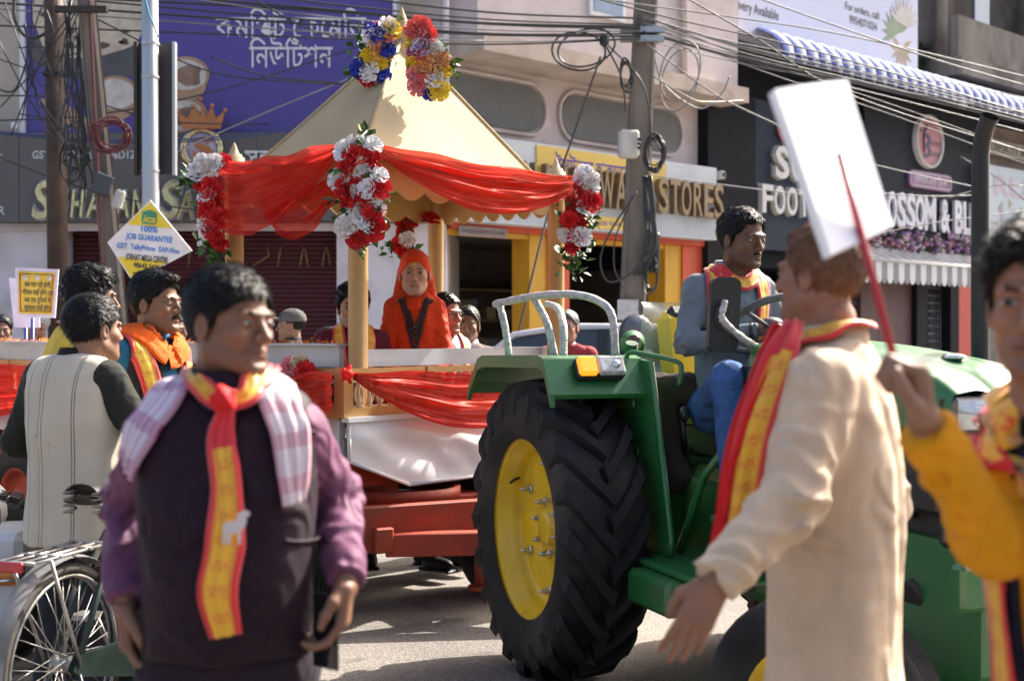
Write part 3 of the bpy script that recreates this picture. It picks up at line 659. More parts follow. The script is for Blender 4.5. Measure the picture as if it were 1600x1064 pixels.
# ------------------------------------------------------------------ the hardware shop's building
b2 = thing('shop_building', 'pinkish two-storey building with oval niches above the hardware shop', 'building', tuple(FP(3, 0)))
u0 = F(697, 300)[0]; u1 = F(1092, 300)[0]; uw = F(1152, 100, .6)[0]
zl = F(700, 72, .6)[1]                          # underside of the overhang
q = MB(); fbox(q, u0, uw, zl+.22, 9.0, -3, .6); q.build('upper_wall', PINKW, b2)
q = MB(); fbox(q, u0, uw+.12, zl, zl+.22, -2.5, .72); q.build('ledge', mat('ledge_plaster', (.58, .48, .40), .85, var=.1, scale=2, dirt=(.3, .22, .17), dirt_amt=.5), b2)
zs = F(900, 345)[1]
OVM = mat('cement_louvre', (.17, .175, .17), .8, var=.1, scale=4)
q = MB(); fbox(q, u0, u1, zs-.1, zl, -3, -.02); q.build('niche_wall', PINKW, b2)
def rounded(u0_, u1_, z0, z1, r, n=8):
    c = []
    for (cx, cz, a0) in ((u1_-r, z0+r, -90), (u1_-r, z1-r, 0), (u0_+r, z1-r, 90), (u0_+r, z0+r, 180)):
        for i in range(n+1): t = math.radians(a0+90*i/n); c.append((cx+r*math.cos(t), cz+r*math.sin(t)))
    return c
zo0, zo1 = F(960, 226)[1], F(960, 160)[1]
for (a, b) in ((690, 849), (878, 1062)):
    ua, ub = F(a, 180)[0], F(b, 180)[0]
    q = MB(); q.prism(rounded(ua, ub, zo0, zo1, .30), -.02, .004, FP(0, 0), FD, UP, FN); o = q.build('niche', OVM, b2)
    q = MB(); ri = rounded(ua-.05, ub+.05, zo0-.05, zo1+.05, .33); q.tube([FP(u, z, 0.01) for u, z in ri], .028, 6, closed=True); q.build('niche_rim', PINKW, o)
q = MB(); ua, za = F(919, 24, .62); ub, zb = F(974, -60, .62); fbox(q, ua, ub, za, zb, .6, .66); o = q.build('window', LWHITE, b2)
q = MB(); fbox(q, ua+.06, ub-.06, za+.06, zb, .655, .668); q.build('pane', mat('window_glass', (.25, .35, .45), .08, var=.1), o)
q = MB(); up_, _ = F(1067, 50, .64); q.cyl(FP(up_, zl+.25, .66), FP(up_, 9, .66), .05, n=10); q.build('drain_pipe', PINKW, b2)
ORG = mat('orange_paint', (.62, .085, .03), .5, var=.08, scale=2, dirt=(.3, .06, .03), dirt_amt=.4)
YEL = mat('yellow_paint', (.66, .36, .02), .5, var=.08, scale=2, dirt=(.4, .2, .05), dirt_amt=.4)
zt = F(760, 362)[1]; us = [F(p_, 400)[0] for p_ in (690, 824, 851, 884, 1036, 1061, 1124)]
q = MB(); fbox(q, u0, us[6], zt, zs-.1, -.35, .12); q.build('lintel', ORG, b2)
for k, (i, j, mm) in enumerate(((1, 2, YEL), (2, 3, ORG), (4, 5, YEL), (5, 6, ORG))):
    q = MB(); fbox(q, us[i], us[j], .15, zt-.002, -.3, .04+.03*(mm is ORG)); q.build('pillar', mm, b2)
for (i, j) in ((0, 1), (3, 4)):
    q = MB(); fbox(q, us[i], us[j], zt-.07, zt-.003, -.12, .02); q.build('frame_bar', YEL, b2)
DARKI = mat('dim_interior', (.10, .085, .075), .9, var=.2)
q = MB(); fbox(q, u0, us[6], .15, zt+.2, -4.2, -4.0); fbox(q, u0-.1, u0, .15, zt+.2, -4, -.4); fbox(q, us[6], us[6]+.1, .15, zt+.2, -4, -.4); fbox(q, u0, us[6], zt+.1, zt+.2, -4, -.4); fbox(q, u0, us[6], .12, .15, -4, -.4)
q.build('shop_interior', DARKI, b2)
shm = [mat('shelf_wood', (.20, .12, .06), .7), mat('box_card', (.30, .21, .12), .8, var=.3, scale=2), mat('tin_grey', (.2, .21, .22), .4), mat('tin_blue', (.05, .10, .25), .4)]
sh = thing('shop_shelves', 'brown shelves stacked with goods inside the hardware shop', 'shelves', tuple(FP(3, .15, -3)))
rn = random.Random(2)
for z in (.7, 1.2, 1.7, 2.2):
    q = MB(); fbox(q, us[0]+.1, us[6]-.1, z, z+.04, -3.9, -3.3); q.build('shelf', shm[0], sh)
q = MB(); u = us[0]+.2
while u < us[6]-.3:
    for z in (.74, 1.24, 1.74):
        w_ = rn.uniform(.15, .4); fbox(q, u, u+w_-.02, z, z+rn.uniform(.15, .42), -3.8, -3.4, mi=rn.choice((1, 1, 2, 3)))
    u += .36
q.build('goods', shm, sh, kind='stuff')
q = MB(); ua, za = F(716, 368, .13); ub, zb = F(791, 358, .13); fbox(q, ua, ub, za, zb, .122, .15); o = q.build('sign_plate', mat('plate_grey', (.32, .26, .25), .6)); tag(o, 'narrow grey lettered plate on the orange lintel', 'sign')
q = MB(); put_text(q, 'WHOLESALE & RETAIL DEALERS', FP((ua+ub)/2, (za+zb)/2, .153), FD, UP, FN, .06, fit=(ub-ua)*.9); q.build('lettering', mat('ink_dark', (.06, .05, .06), .6), o)
# its long white signboard
sg = thing('shop_sign', 'long white ribbed signboard with brown raised letters above hardware shop', 'sign', tuple(FP(3, 2.9, .4)))
us0, us1 = F(660, 300, .42)[0], F(1121, 300, .42)[0]; zb_ = F(1000, 366, .42)[1]; zt_ = F(1000, 246, .42)[1]
q = MB(); fbox(q, us0, us1, zb_, zt_, .14, .40); q.build('board', mat('white_sheet', (.60, .64, .68), .45, var=.05, scale=2, dirt=(.4, .4, .42), dirt_amt=.3), sg)
q = MB(); n = 110
for i in range(n): u = us0+(us1-us0)*(i+.5)/n; fbox(q, u-.009, u+.009, zb_+.02, zt_-.5, .40, .408)
q.build('ribs', mat('white_sheet', (.6, .64, .68), .45), sg, kind='stuff')
uy0, uy1 = F(838, 250, .41)[0], F(1040, 270, .41)[0]
SYEL = mat('sign_yellow', (.72, .50, .10), .5, var=.05)
q = MB(); fbox(q, uy0, uy1, zt_-.46, zt_-.03, .40, .42); q.build('yellow_panel', SYEL, sg)
q = MB(); put_text(q, 'ইষ্টাৰ্ন হাৰ্ডেৱৰ', FP((uy0+uy1)/2-.15, zt_-.25, .424), FD, UP, FN, .30, bold=.012, fit=(uy1-uy0)*.62); q.build('lettering', mat('ink_violet', (.10, .06, .30), .5), sg)
uz0, uz1 = F(905, 350, .41)[0], F(975, 350, .41)[0]
q = MB(); fbox(q, uz0, uz1, zb_+.03, zb_+.20, .40, .42); q.build('yellow_panel', SYEL, sg)
q = MB(); put_text(q, 'PH : 94350 93046', FP((uz0+uz1)/2, zb_+.11, .424), FD, UP, FN, .09, fit=(uz1-uz0)*.86); q.build('lettering', mat('ink_violet', (.1, .06, .3), .5), sg)
BRZ = mat('bronze_letter', (.24, .17, .10), .4, metal=.4, var=.15, scale=6)
def f_letters(txt, pxs, par, py0, py1, off, m, wid=.82, depth=.10, side=None, shear=0.0, bold=.02, name='letter'):
    """raised letters standing on the right-hand shop front, one object each; py0/py1 = (x, top) and (x, bottom) fit points"""
    for ch, px in zip(txt, pxs):
        if ch == ' ': continue
        u, z0 = F(px, py1, off); z1 = F(px, py0, off)[1]
        yield ch, u, z0, z1
zc0 = F(1080, 337, .5)[1]; zc1 = F(1080, 283, .5)[1]
def letters_row(txt, ua, ub, z0, z1, off, m, par, depth=.08, bold=.03, gap=.85, rim=None, shear=0.0, name='letter'):
    n = len(txt); wts = [{'I': .45, ' ': .55, '&': 1.05, 'W': 1.3, 'M': 1.3}.get(c, 1.0) for c in txt]; tot = sum(wts); u = ua
    for c, wt in zip(txt, wts):
        du = (ub-ua)*wt/tot
        if c != ' ':
            s_ = (z1-z0)/.72
            if rim: q = MB(); put_text(q, c, FP(u+du/2, (z0+z1)/2, off+.01), FD, UP, FN, s_, bold=bold+.03, depth=.02, fit=du*gap+.03, shear=shear); q.build('letter_rim', rim, par)
            q = MB(); put_text(q, c, FP(u+du/2, (z0+z1)/2, off+depth/2+.025), FD, UP, FN, s_, bold=bold, depth=depth, fit=du*gap, shear=shear); q.build(name, m, par)
        u += du
letters_row('EASTERN HARDWARE STORES', F(672, 290, .5)[0], F(1129, 310, .5)[0], zc0, zc1, .41, BRZ, sg, depth=.10, bold=.012)
# camera on the end of the sign
cm = thing('security_camera', 'white security camera on the right end of the hardware signboard', 'camera', tuple(FP(us1, zt_-.2, .3)))
a = FP(us1+.02, zt_-.15, .25)
q = MB(); q.tube([a, a+FD*.12, a+FD*.14-UP*.55], .018, 6); q.build('bracket', LWHITE, cm)
q = MB(); q.box(a+FD*.12+UP*.06+FN*.05, (.12, .26, .12), RF, bev=.02); q.build('housing', LWHITE, cm); q = MB(); q.cyl(a+FD*.12+UP*.06+FN*.175, a+FD*.12+UP*.06+FN*.2, .04, n=12); q.build('lens', mat('black_plastic', (.015, .015, .016), .35), cm)

# ------------------------------------------------------------------ dark shop fronts: footwear shop and flower-boxed shop
BLK = mat('black_cladding', (.012, .013, .018), .7, var=.2, spec=.12)
SLATE = mat('slate_panel', (.040, .050, .070), .7, var=.1, scale=1.5, spec=.15)
b3 = thing('shop_building', 'dark clad building housing the footwear shop and flower-boxed shop', 'building', tuple(FP(10, 0)))
v0 = F(1090, 300)[0]; v1 = F(1166, 300)[0]; v2 = F(1343, 300)[0]; v3 = F(1528, 300)[0]; zw = F(1300, 95)[1]; zd = F(1430, 440)[1]
q = MB(); fbox(q, v0+.01, v3, zd+.1, 6.4, -3, -.05); q.build('wall', BLK, b3)
q = MB(); fbox(q, v0+.02, v1, .15, F(1120, 150)[1], -.05, .18); q.build('side_pier', BLK, b3)
q = MB(); fbox(q, v1+.01, v2, F(1250, 395)[1], F(1250, 172)[1], -.05, .10); q.build('slate_panel', SLATE, b3)
q = MB(); fbox(q, v2+.01, v3-.02, zd+.12, F(1430, 165)[1], -.05, .04); q.build('slat_backing', BLK, b3)
q = MB(); n = 62
for i in range(n): u = v2+.03+(v3-v2-.06)*(i+.5)/n; fbox(q, u-.018, u+.018, zd+.14, F(1430, 165)[1], .04, .085)
q.build('slat_cladding', mat('slat_grey', (.045, .05, .065), .6, spec=.2), b3, kind='stuff')
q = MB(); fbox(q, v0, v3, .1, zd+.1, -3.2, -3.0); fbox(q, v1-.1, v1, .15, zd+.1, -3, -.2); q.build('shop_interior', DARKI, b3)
for (a, b, mm, nm, dd) in ((1345, 1372, mat('plum_door', (.10, .05, .055), .6), 'door', .0), (1373, 1424, mat('plum_door', (.10, .05, .055), .6), 'door', .0), (1425, 1442, BLK, 'pier', .1), (1478, 1491, BLK, 'pier', .1), (1492, 1523, mat('red_door', (.45, .025, .02), .45, var=.08), 'door', .02)):
    q = MB(); fbox(q, F(a, 480)[0], F(b, 480)[0], .15, zd+.095, -.25, dd); q.build(nm, mm, b3)
gt = MB(); ua, ub = F(1443, 480)[0], F(1477, 480)[0]
for i in range(9): u = ua+(ub-ua)*i/8; gt.cyl(FP(u, .15, -.1), FP(u, zd, -.1), .012, n=5)
for i in range(16): z = .2+(zd-.3)*i/15; gt.cyl(FP(ua, z, -.1), FP(ub, z, -.1), .010, n=5)
gt.build('grille', mat('grey_steel', (.25, .25, .26), .4, metal=.6), b3, kind='stuff')
# footwear lettering
fw = thing('shop_sign', 'white outlined footwear letters on the slate panel', 'sign', tuple(FP(F(1240, 300)[0], 3, .1)))
CHW = mat('channel_letter', (.66, .66, .64), .4, var=.05)
letters_row('SOLE', F(1203, 255, .12)[0], F(1300, 255, .12)[0], F(1230, 280, .12)[1], F(1230, 232, .12)[1], .10, CHW, fw, bold=.03, rim=mat('letter_back', (.25, .24, .22), .5))
letters_row('FOOTWEAR', F(1182, 313, .12)[0], F(1336, 320, .12)[0], F(1230, 336, .12)[1], F(1230, 293, .12)[1], .10, CHW, fw, bold=.02, rim=mat('letter_back', (.25, .24, .22), .5))
q = MB(); u, z = F(1224, 204, .12); q.lathe([(.001, .05), (.16, .05), (.19, .02), (.19, -.02)], 20, FP(u, z, .14), FN); q.build('emblem', mat('emblem_red', (.35, .03, .05), .4), fw)
# flower-boxed shop lettering
bb = thing('shop_sign', 'bold white letters on dark slats above the flower box', 'sign', tuple(FP(F(1440, 330)[0], 3, .1)))
letters_row('BLOSSOM & BLISS', F(1352, 330, .12)[0], F(1543, 335, .12)[0], F(1450, 359, .12)[1], F(1450, 308, .12)[1], .09, mat('white_letter', (.74, .75, .8), .45), bb, depth=.06, bold=.035, gap=.98)
ov = thing('shop_sign', 'round pink logo sign with white rim on the dark slats', 'sign', tuple(FP(F(1450, 222)[0], 4, .1)))
u, z = F(1450, 222, .14); ro = (F(1450, 180, .14)[1]-F(1450, 264, .14)[1])/2; c_ = FP(u, z, .13)
q = MB(); q.lathe([(ro*.86, .03), (ro*.88, .06), (ro, .06), (ro, -.04)], 36, c_, FN); q.build('rim', mat('pale_rim', (.55, .54, .52), .5), ov)
q = MB(); q.lathe([(.001, .03), (ro*.86, .03)], 36, c_, FN); q.build('disc', mat('logo_pink', (.50, .20, .24), .5), ov)
q = MB(); put_text(q, '3', c_+FN*.036-FD*.08-UP*.08, FD, UP, FN, .62, bold=.02, fit=.26); put_text(q, 'LOSSOM', c_+FN*.036+FD*.25-UP*.02, FD, UP, FN, .13, fit=.40)
put_text(q, '& BLISS', c_+FN*.036+FD*.25-UP*.22, FD, UP, FN, .13, fit=.40)
q.tube([c_+FN*.04-FD*.2-UP*.2, c_+FN*.04-FD*.22+UP*.1, c_+FN*.04-FD*.12+UP*.3], .015, 5); q.build('lettering', mat('logo_ink', (.05, .05, .13), .5), ov, kind='stuff')
q = MB()
for (du, dz) in ((-.30, .18), (-.08, .24), (-.2, .38), (-.02, .36)): q.ball(c_+FN*.042+FD*du+UP*dz, (.06, .012, .035), 8, 6, R=RF)
q.build('leaves', mat('logo_leaf', (.16, .20, .10), .5), ov)
pl = thing('shop_sign', 'small mauve rounded sign in Bengali below the pink logo', 'sign', tuple(FP(F(1450, 284)[0], 3.6, .1)))
ua, za = F(1417, 292, .1); ub, zb = F(1484, 272, .1); za = F(1450, 297, .1)[1]; zb = F(1450, 270, .1)[1]
q = MB(); q.prism(rounded(ua, ub, za, zb, .12), 0, .05, FP(0, 0, .09), FD, UP, FN); q.build('panel', mat('mauve_panel', (.26, .10, .24), .5), pl)
q = MB(); ring = [FP(a_, b_, .145) for a_, b_ in rounded(ua+.04, ub-.04, za+.04, zb-.04, .09)]; q.tube(ring, .012, 4, closed=True); put_text(q, 'েব্লাচম এণ্ড িব্লছ', FP((ua+ub)/2, (za+zb)/2, .143), FD, UP, FN, .20, fit=(ub-ua)*.76); q.build('lettering', LWHITE, pl)
pm = thing('shop_sign', 'small mauve strip sign just above the flower box', 'sign', tuple(FP(F(1505, 370)[0], 2.9, .1)))
ua = F(1479, 369, .1)[0]; ub = F(1543, 369, .1)[0]; za = F(1500, 376, .1)[1]; zb = F(1500, 363, .1)[1]
q = MB(); fbox(q, ua, ub, za, zb, .09, .13); q.build('panel', mat('mauve_panel', (.26, .10, .24), .5), pm)
q = MB(); put_text(q, 'A unit of Beats Bo', FP((ua+ub)/2, (za+zb)/2, .134), FD, UP, FN, .13, fit=(ub-ua)*.88, shear=.2); q.build('lettering', LWHITE, pm)
# flower box
fb = thing('flower_box', 'long box of mauve and white flowers above the grey scalloped awning', 'flower box', tuple(FP(F(1440, 400)[0], 2.5, .3)))
ua, ub = F(1345, 395, .3)[0], F(1530, 400, .3)[0]; zf = F(1440, 408, .3)[1]
q = MB(); fbox(q, ua, ub, zf, zf+.16, .10, .42); q.build('trough', mat('trough_white', (.5, .5, .5), .6), fb)
fl = MB(); rn = random.Random(11)
for _ in range(900):
    u = rn.uniform(ua, ub); z = zf+.14+abs(rn.gauss(.13, .11)); d = rn.uniform(.12, .52); mi = rn.choice((0, 0, 1, 1, 2, 3, 3, 3, 3)); s_ = rn.uniform(.025, .06) if mi < 3 else rn.uniform(.03, .07)
    c_ = FP(u, z, d)
    if mi < 3: fl.ball(c_, (s_, s_, s_*.8), 6, 4, mi)
    else:
        a_ = V3(rn.gauss(0, 1), rn.gauss(0, 1), rn.gauss(0, 1)); a_ = nrm(a_); b_ = nrm(np.cross(a_, V3(rn.random(), .3, .5))); fl.add([c_-a_*s_, c_+b_*s_*.4, c_+a_*s_, c_-b_*s_*.4], [(0, 1, 2, 3)], 3)
fl.build('blossoms', [mat('bloom_mauve', (.30, .16, .32), .7), mat('bloom_white', (.55, .46, .46), .7), mat('bloom_pink', (.42, .17, .22), .7), mat('leaf_green', (.05, .11, .035), .6, var=.3)], fb, kind='stuff')
# grey and white scalloped awning
aw = thing('awning', 'grey and white striped awning with scalloped hem below the flower box', 'awning', tuple(FP(F(1440, 420)[0], 2.3, .5)))
ua, ub = F(1330, 410, .75)[0], F(1533, 420, .75)[0]; za = F(1440, 411, .75)[1]; zb = F(1440, 446, .75)[1]; n = 24; du = (ub-ua)/n
AWM = [mat('awning_white', (.62, .62, .63), .6), mat('awning_grey', (.20, .21, .22), .6)]
q = MB(); q.tube([FP(ua, za, .75), FP(ub, za, .75)], .035, 8); q.build('front_bar', AWM[0], aw)
strip = MB(); pr = [(0, 0), (du, 0), (du, -(za-zb)*.78), (du*.85, -(za-zb)*.93), (du*.5, -(za-zb)), (du*.15, -(za-zb)*.93), (0, -(za-zb)*.78)]
strip.prism(pr, -.006, .006, (0, 0, 0), FD, UP, FN); strip.add([V3(0, 0, .01), FD*du+V3(0, 0, .01), FD*du-FN*.65+UP*.22, -FN*.65+UP*.22], [(0, 1, 2, 3)])
sm_ = [strip.mesh('stripe', AWM[0]), strip.mesh('stripe', AWM[1])]
for i in range(n): o = obj('stripe', sm_[i % 2], aw); o.location = Vector(FP(ua+du*i, za, .75))
# light hoarding above
lb = thing('hoarding', 'pale blue hoarding with phone number and palm leaves above striped awning', 'billboard', tuple(FP(F(1290, 50)[0], 6, .3)))
ua, ub = F(1153, 50, .5)[0], F(1433, 50, .5)[0]; zb = F(1290, 84, .5)[1]; zt2 = zb+2.6
def pale_mat():
    m = mat('pale_print', (.50, .56, .76), .45, var=.12, scale=.35, dirt=(.62, .62, .72), dirt_amt=.7, dscale=.4); return m
q = MB(); fbox(q, ua, ub, zb, zt2, .1, .5); q.build('printed_sheet', pale_mat(), lb)
q = MB(); INK = mat('ink_black', (.03, .03, .035), .5)
def ft(txt, px, py, hpx, wpx, off=.505):
    u, z = F(px, py, off); Zd = FP(u, z, off)[1]; ul, ur = F(px-wpx/2, py, off)[0], F(px+wpx/2, py, off)[0]
    put_text(q, txt, FP((ul+ur)/2, z, off), FD, UP, FN, hpx/FPX*Zd/.72, fit=ur-ul, bold=.012)
ft('Delivery Available', 1176, 14, 16, 80); ft('For orders, call:', 1347, 18, 12, 54); ft('9954071034', 1348, 37, 13, 43); q.build('lettering', INK, lb, kind='stuff')
q = MB(); PMs = [mat('palm_tan', (.38, .30, .20), .5), mat('palm_green', (.18, .26, .17), .5), mat('palm_pale', (.50, .47, .45), .5)]
for (px, py, mi, r_, a0, a1) in ((1400, 55, 1, 42, 30, 200), (1412, 42, 2, 45, 20, 160), (1408, 78, 0, 34, 150, 390)):
    u, z = F(px, py, .505); 
    for k in range(9):
        t = math.radians(a0+(a1-a0)*k/8); R_ = r_/85; dv = FD*math.cos(t)+UP*math.sin(t); nv = -FD*math.sin(t)+UP*math.cos(t); c_ = FP(u, z, .503+.002*mi+.0002*k)
        q.add([c_, c_+dv*R_*.55+nv*.05, c_+dv*R_, c_+dv*R_*.55-nv*.05], [(0, 3, 2, 1)], mi)
q.build('printed_leaves', PMs, lb)
# blue and white curved awning: one curved strip per stripe
ba = thing('awning', 'blue and white striped curved awning running under the pale hoarding', 'awning', tuple(FP(F(1400, 110)[0], 5, .7)))
ua = F(1222, 100, 1.0)[0]; ub = ua+15.2; za = F(1400, 128, 1.0)[1]; n = 92; du = (ub-ua)/n
cs = [(.0 + .9*math.sin(t), .50*math.cos(t)) for t in np.linspace(0, math.pi/2, 6)]
st = MB(); vs = []
for k, (d_, z_) in enumerate(cs): 
    for j, (e_, b_) in enumerate(((0, 0), (.5, .03), (1, 0))): vs.append(FD*du*e_+FN*(d_+b_*.7)+UP*(z_+b_))
fs3 = [(k*3+j, (k+1)*3+j, (k+1)*3+j+1, k*3+j+1) for k in range(len(cs)-1) for j in range(2)]
b_ = len(vs); vs += [FD*du*e_+FN*(.9+.004)+UP*z_ for e_, z_ in ((0, -.02), (.25, -.10), (.75, -.10), (1, -.02))]; fs3.append((12+3, b_, b_+1, b_+2, b_+3, 12+5))
st.add(vs, fs3, 0, True); ms = [st.mesh('stripe', mat('awning_blue', (.018, .045, .22), .8, spec=.1)), st.mesh('stripe', mat('awning_bluewhite', (.46, .49, .56), .8, spec=.1))]
for i in range(n): o = obj('stripe', ms[i % 2], ba); o.location = Vector(FP(ua+du*i, za, .1))
q = MB(); fbox(q, ua, ub, za-.04, za+.42, .0, .09); q.build('rear_rail', BLK, ba)

# ------------------------------------------------------------------ old concrete building far right
b4 = thing('old_building', 'stained old concrete building with balcony at upper right', 'building', tuple(FP(16, 0)))
OLD = mat('stained_concrete', (.20, .18, .16), .9, var=.3, scale=1.2, bump=.4, bscale=20, dirt=(.035, .033, .03), dirt_amt=.9, dscale=1.6, stretch=(1, 1, .4))
TAN = mat('tan_plaster', (.38, .31, .27), .85, var=.1, scale=1.2, dirt=(.2, .16, .14), dirt_amt=.5)
w0 = v3+.02; w1 = w0+9
q = MB(); fbox(q, w0, w1, .15, F(1560, 165)[1]+.5, -3, -.05); q.build('wall', TAN, b4)
wz = F(1520, 118)[1]; q = MB(); fbox(q, F(1433, 60)[0], w1, wz, 12, -3.5, -.7); q.build('upper_wall', mat('sooty_wall', (.06, .055, .05), .9, var=.3, scale=1.5, dirt=(.16, .14, .12), dirt_amt=.5), b4)
ua = F(1497, 60, .3)[0]; z0 = F(1550, 105, .3)[1]; z1 = F(1550, 42, .3)[1]
q = MB(); fbox(q, ua, w1, z0, z1, .15, .30); q.build('balcony_parapet', OLD, b4)
q = MB(); fbox(q, ua-.1, w1, z0-.35, z0-.002, -.7, .42); q.build('balcony_slab', OLD, b4)
for px in (1475, 1640): uu = F(px, 60)[0]; q = MB(); fbox(q, uu, uu+.4, wz, 12, -.7, -.15); q.build('column', OLD, b4)
q = MB(); a_, b_ = F(1570, 8)[0], F(1592, 8)[0]; fbox(q, a_, b_, z1+.1, z1+1.3, -.7, -.66); q.build('window', mat('window_glass', (.25, .35, .45), .08), b4)
q = MB(); fbox(q, F(1432, 60)[0], F(1478, 60)[0], wz-.0, wz+4, -.7, -.64); q.build('grimy_panel', OLD, b4)
for i, dx in enumerate((0, .14)): 
    q = MB(); u = F(1493, 150)[0]+dx; q.cyl(FP(u, F(1493, 170)[1], .1), FP(u, F(1493, 140)[1], .1), .06, n=10); q.build('drain_pipe', WHITEW, b4)
vn = MB(); rn = random.Random(5)
for _ in range(120):
    c_ = FP(F(rn.uniform(1436, 1480), 60)[0], F(1450, rn.uniform(60, 105))[1], rn.uniform(-.6, -.2)); a_ = nrm(V3(rn.gauss(0, 1), rn.gauss(0, 1), rn.gauss(0, 1))); b_ = nrm(np.cross(a_, V3(.3, .2, 1))); s_ = rn.uniform(.06, .13)
    vn.add([c_-a_*s_, c_+b_*s_*.5, c_+a_*s_, c_-b_*s_*.5], [(0, 1, 2, 3)])
o = vn.build('wall_creeper', mat('creeper_green', (.03, .07, .025), .6, var=.4)); tag(o, 'dark green creeper leaves on the sooty wall beside the pale hoarding', 'creeper', kind='stuff')
s1 = thing('shop_sign', 'brown lettered strip sign below the striped awning at right edge', 'sign', tuple(FP(F(1590, 235)[0], 4, .2)))
ua, ub = F(1530, 235, .2)[0], F(1680, 240, .2)[0]; za, zb = F(1580, 247, .2)[1], F(1580, 224, .2)[1]
q = MB(); fbox(q, ua, ub, za, zb, .0, .2); q.build('panel', mat('tan_board', (.33, .29, .22), .6), s1)
q = MB(); put_text(q, 'BUPATI MACHINERY', FP((ua+ub)/2, (za+zb)/2, .204), FD, UP, FN, .26, bold=.01, fit=(ub-ua)*.92); q.build('lettering', mat('ink_dark', (.06, .05, .06), .6), s1)
s2 = thing('shop_sign', 'pale blue picture signboard with faint pink letters at right edge', 'sign', tuple(FP(F(1590, 320)[0], 3, .3)))
ua, ub = F(1535, 320, .3)[0], F(1690, 330, .3)[0]; za, zb = F(1580, 372, .3)[1], F(1580, 264, .3)[1]
q = MB(); fbox(q, ua, ub, za, zb, .05, .3); q.build('board', mat('pale_board', (.48, .58, .66), .5, var=.1, scale=1.5), s2)
q = MB(); put_text(q, 'RUPALI', FP((ua+ub)/2, zb-.38, .305), FD, UP, FN, .55, bold=.03, fit=(ub-ua)*.8); q.build('lettering', mat('faint_pink', (.52, .42, .50), .5), s2)
q = MB(); rn = random.Random(8)
for _ in range(14):
    u = rn.uniform(ua+.2, ub-.2); z = rn.uniform(za+.1, zb-.7); r_ = rn.uniform(.1, .2); a = rn.uniform(0, 3); q.add([FP(u+r_*math.cos(a+k*2.1), z+r_*math.sin(a+k*2.1), .304+.0004*_) for k in range(3)], [(0, 1, 2)], rn.choice((0, 1, 2)))
q.build('printed_picture', [mat('pic_tan', (.35, .32, .22), .5), mat('pic_green', (.22, .30, .22), .5), mat('pic_grey', (.35, .36, .38), .5)], s2, kind='stuff')
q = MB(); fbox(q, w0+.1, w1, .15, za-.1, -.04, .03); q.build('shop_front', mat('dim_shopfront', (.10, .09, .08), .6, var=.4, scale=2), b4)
# ------------------------------------------------------------------ the float: a red farm trailer with a gold canopy
TC = np.array([-.868, 6.60, 0]); TR = np.array([.638, .77, 0]); TL = np.array([-.77, .638, 0])
def T(a, b, z): return TC+TR*a+TL*b+UP*z                  # a: across from the near side, b: back from the front
RT = frame(TR, TL, UP)
def tbox(mb, a0, a1, b0, b1, z0, z1, mi=0, bev=0.0): return mb.box(T((a0+a1)/2, (b0+b1)/2, (z0+z1)/2), (a1-a0, b1-b0, z1-z0), RT, mi, bev)
REDC = mat('red_chassis', (.33, .042, .016), .6, var=.2, scale=4, dirt=(.10, .06, .04), dirt_amt=.6, bump=.2, bscale=60)
SILV = mat('galvanised_sheet', (.68, .69, .71), .5, metal=.15, var=.10, scale=2.5, dirt=(.42, .40, .38), dirt_amt=.5, bump=.1, bscale=14)
SILW = mat('weathered_board', (.46, .46, .48), .6, metal=.15, var=.10, scale=3, dirt=(.26, .24, .23), dirt_amt=.5, stretch=(1, 1, 3))
GLD = mat('gold_paint', (.46, .27, .09), .5, metal=.15, var=.10, scale=5, dirt=(.33, .20, .08), dirt_amt=.5)
GLDR = mat('pale_gold_roof', (.39, .315, .195), .75, spec=.15, var=.10, scale=3, dirt=(.45, .35, .18), dirt_amt=.35, bump=.08, bscale=12)
TYRE = mat('tyre_rubber', (.018, .017, .017), .75, spec=.25, var=.25, scale=8, dirt=(.11, .095, .08), dirt_amt=.45, bump=.25, bscale=120)
RSH = sheer('red_sheer_cloth', (.72, .045, .035), .74); RSH2 = sheer('red_sheer_single', (.74, .05, .04), .48)
tr = thing('parade_trailer', 'red four-wheeled parade trailer with gold railing and silver sheet front', 'trailer', tuple(TC))
WD, LN = 1.90, 4.3
q = MB(); tbox(q, 0, WD, .0, LN, .88, .97); q.build('bed', SILW, tr)
# dented sheet across the front
def dent(u, v):
    z0 = np.interp(u*WD, [0, .44, 1.46, WD], [.86, .70, .70, .86]); z = z0+(1.06-z0)*v; a = u*WD
    d = .006*math.sin(a*9+z*14)+.008*math.sin(a*5.5-z*20+1)*math.sin(v*math.pi)+.005*math.sin(a*19+z*31+math.sin(a*7))+.016*math.exp(-((z-.95-.05*math.sin(a*4+.5))/.045)**2)
    return T(a, -.035-d*math.sin(v*math.pi)**.5*math.sin(u*math.pi)**.3, z)
q = MB(); q.grid(dent, 60, 24); q.build('front_sheet', SILV, tr)
q = MB(); tbox(q, -.02, WD+.02, -.06, -.005, 1.06, 1.085); q.build('sheet_edge', SILV, tr)
q = MB()
for (a0, z0, a1, z1) in ((0, .86, .44, .70), (.44, .70, 1.46, .70), (1.46, .70, WD, .86), (0, .86, 0, 1.06)): q.tube([T(a0, -.04, z0), T(a1, -.04, z1)], .011, 5)
q.build('sheet_flange', SILV, tr, kind='stuff')
for k in range(4):
    q = MB(); b0 = .01+k*LN/4; tbox(q, -.02, .02, b0, b0+LN/4-.012, .86, 1.075); q.build('side_board', SILW, tr)
q = MB(); tbox(q, WD-.02, WD+.02, 0, LN, .86, 1.075); q.build('side_board', SILW, tr); q = MB(); tbox(q, .0, WD, LN-.02, LN+.02, .86, 1.075); q.build('tail_board', SILW, tr)
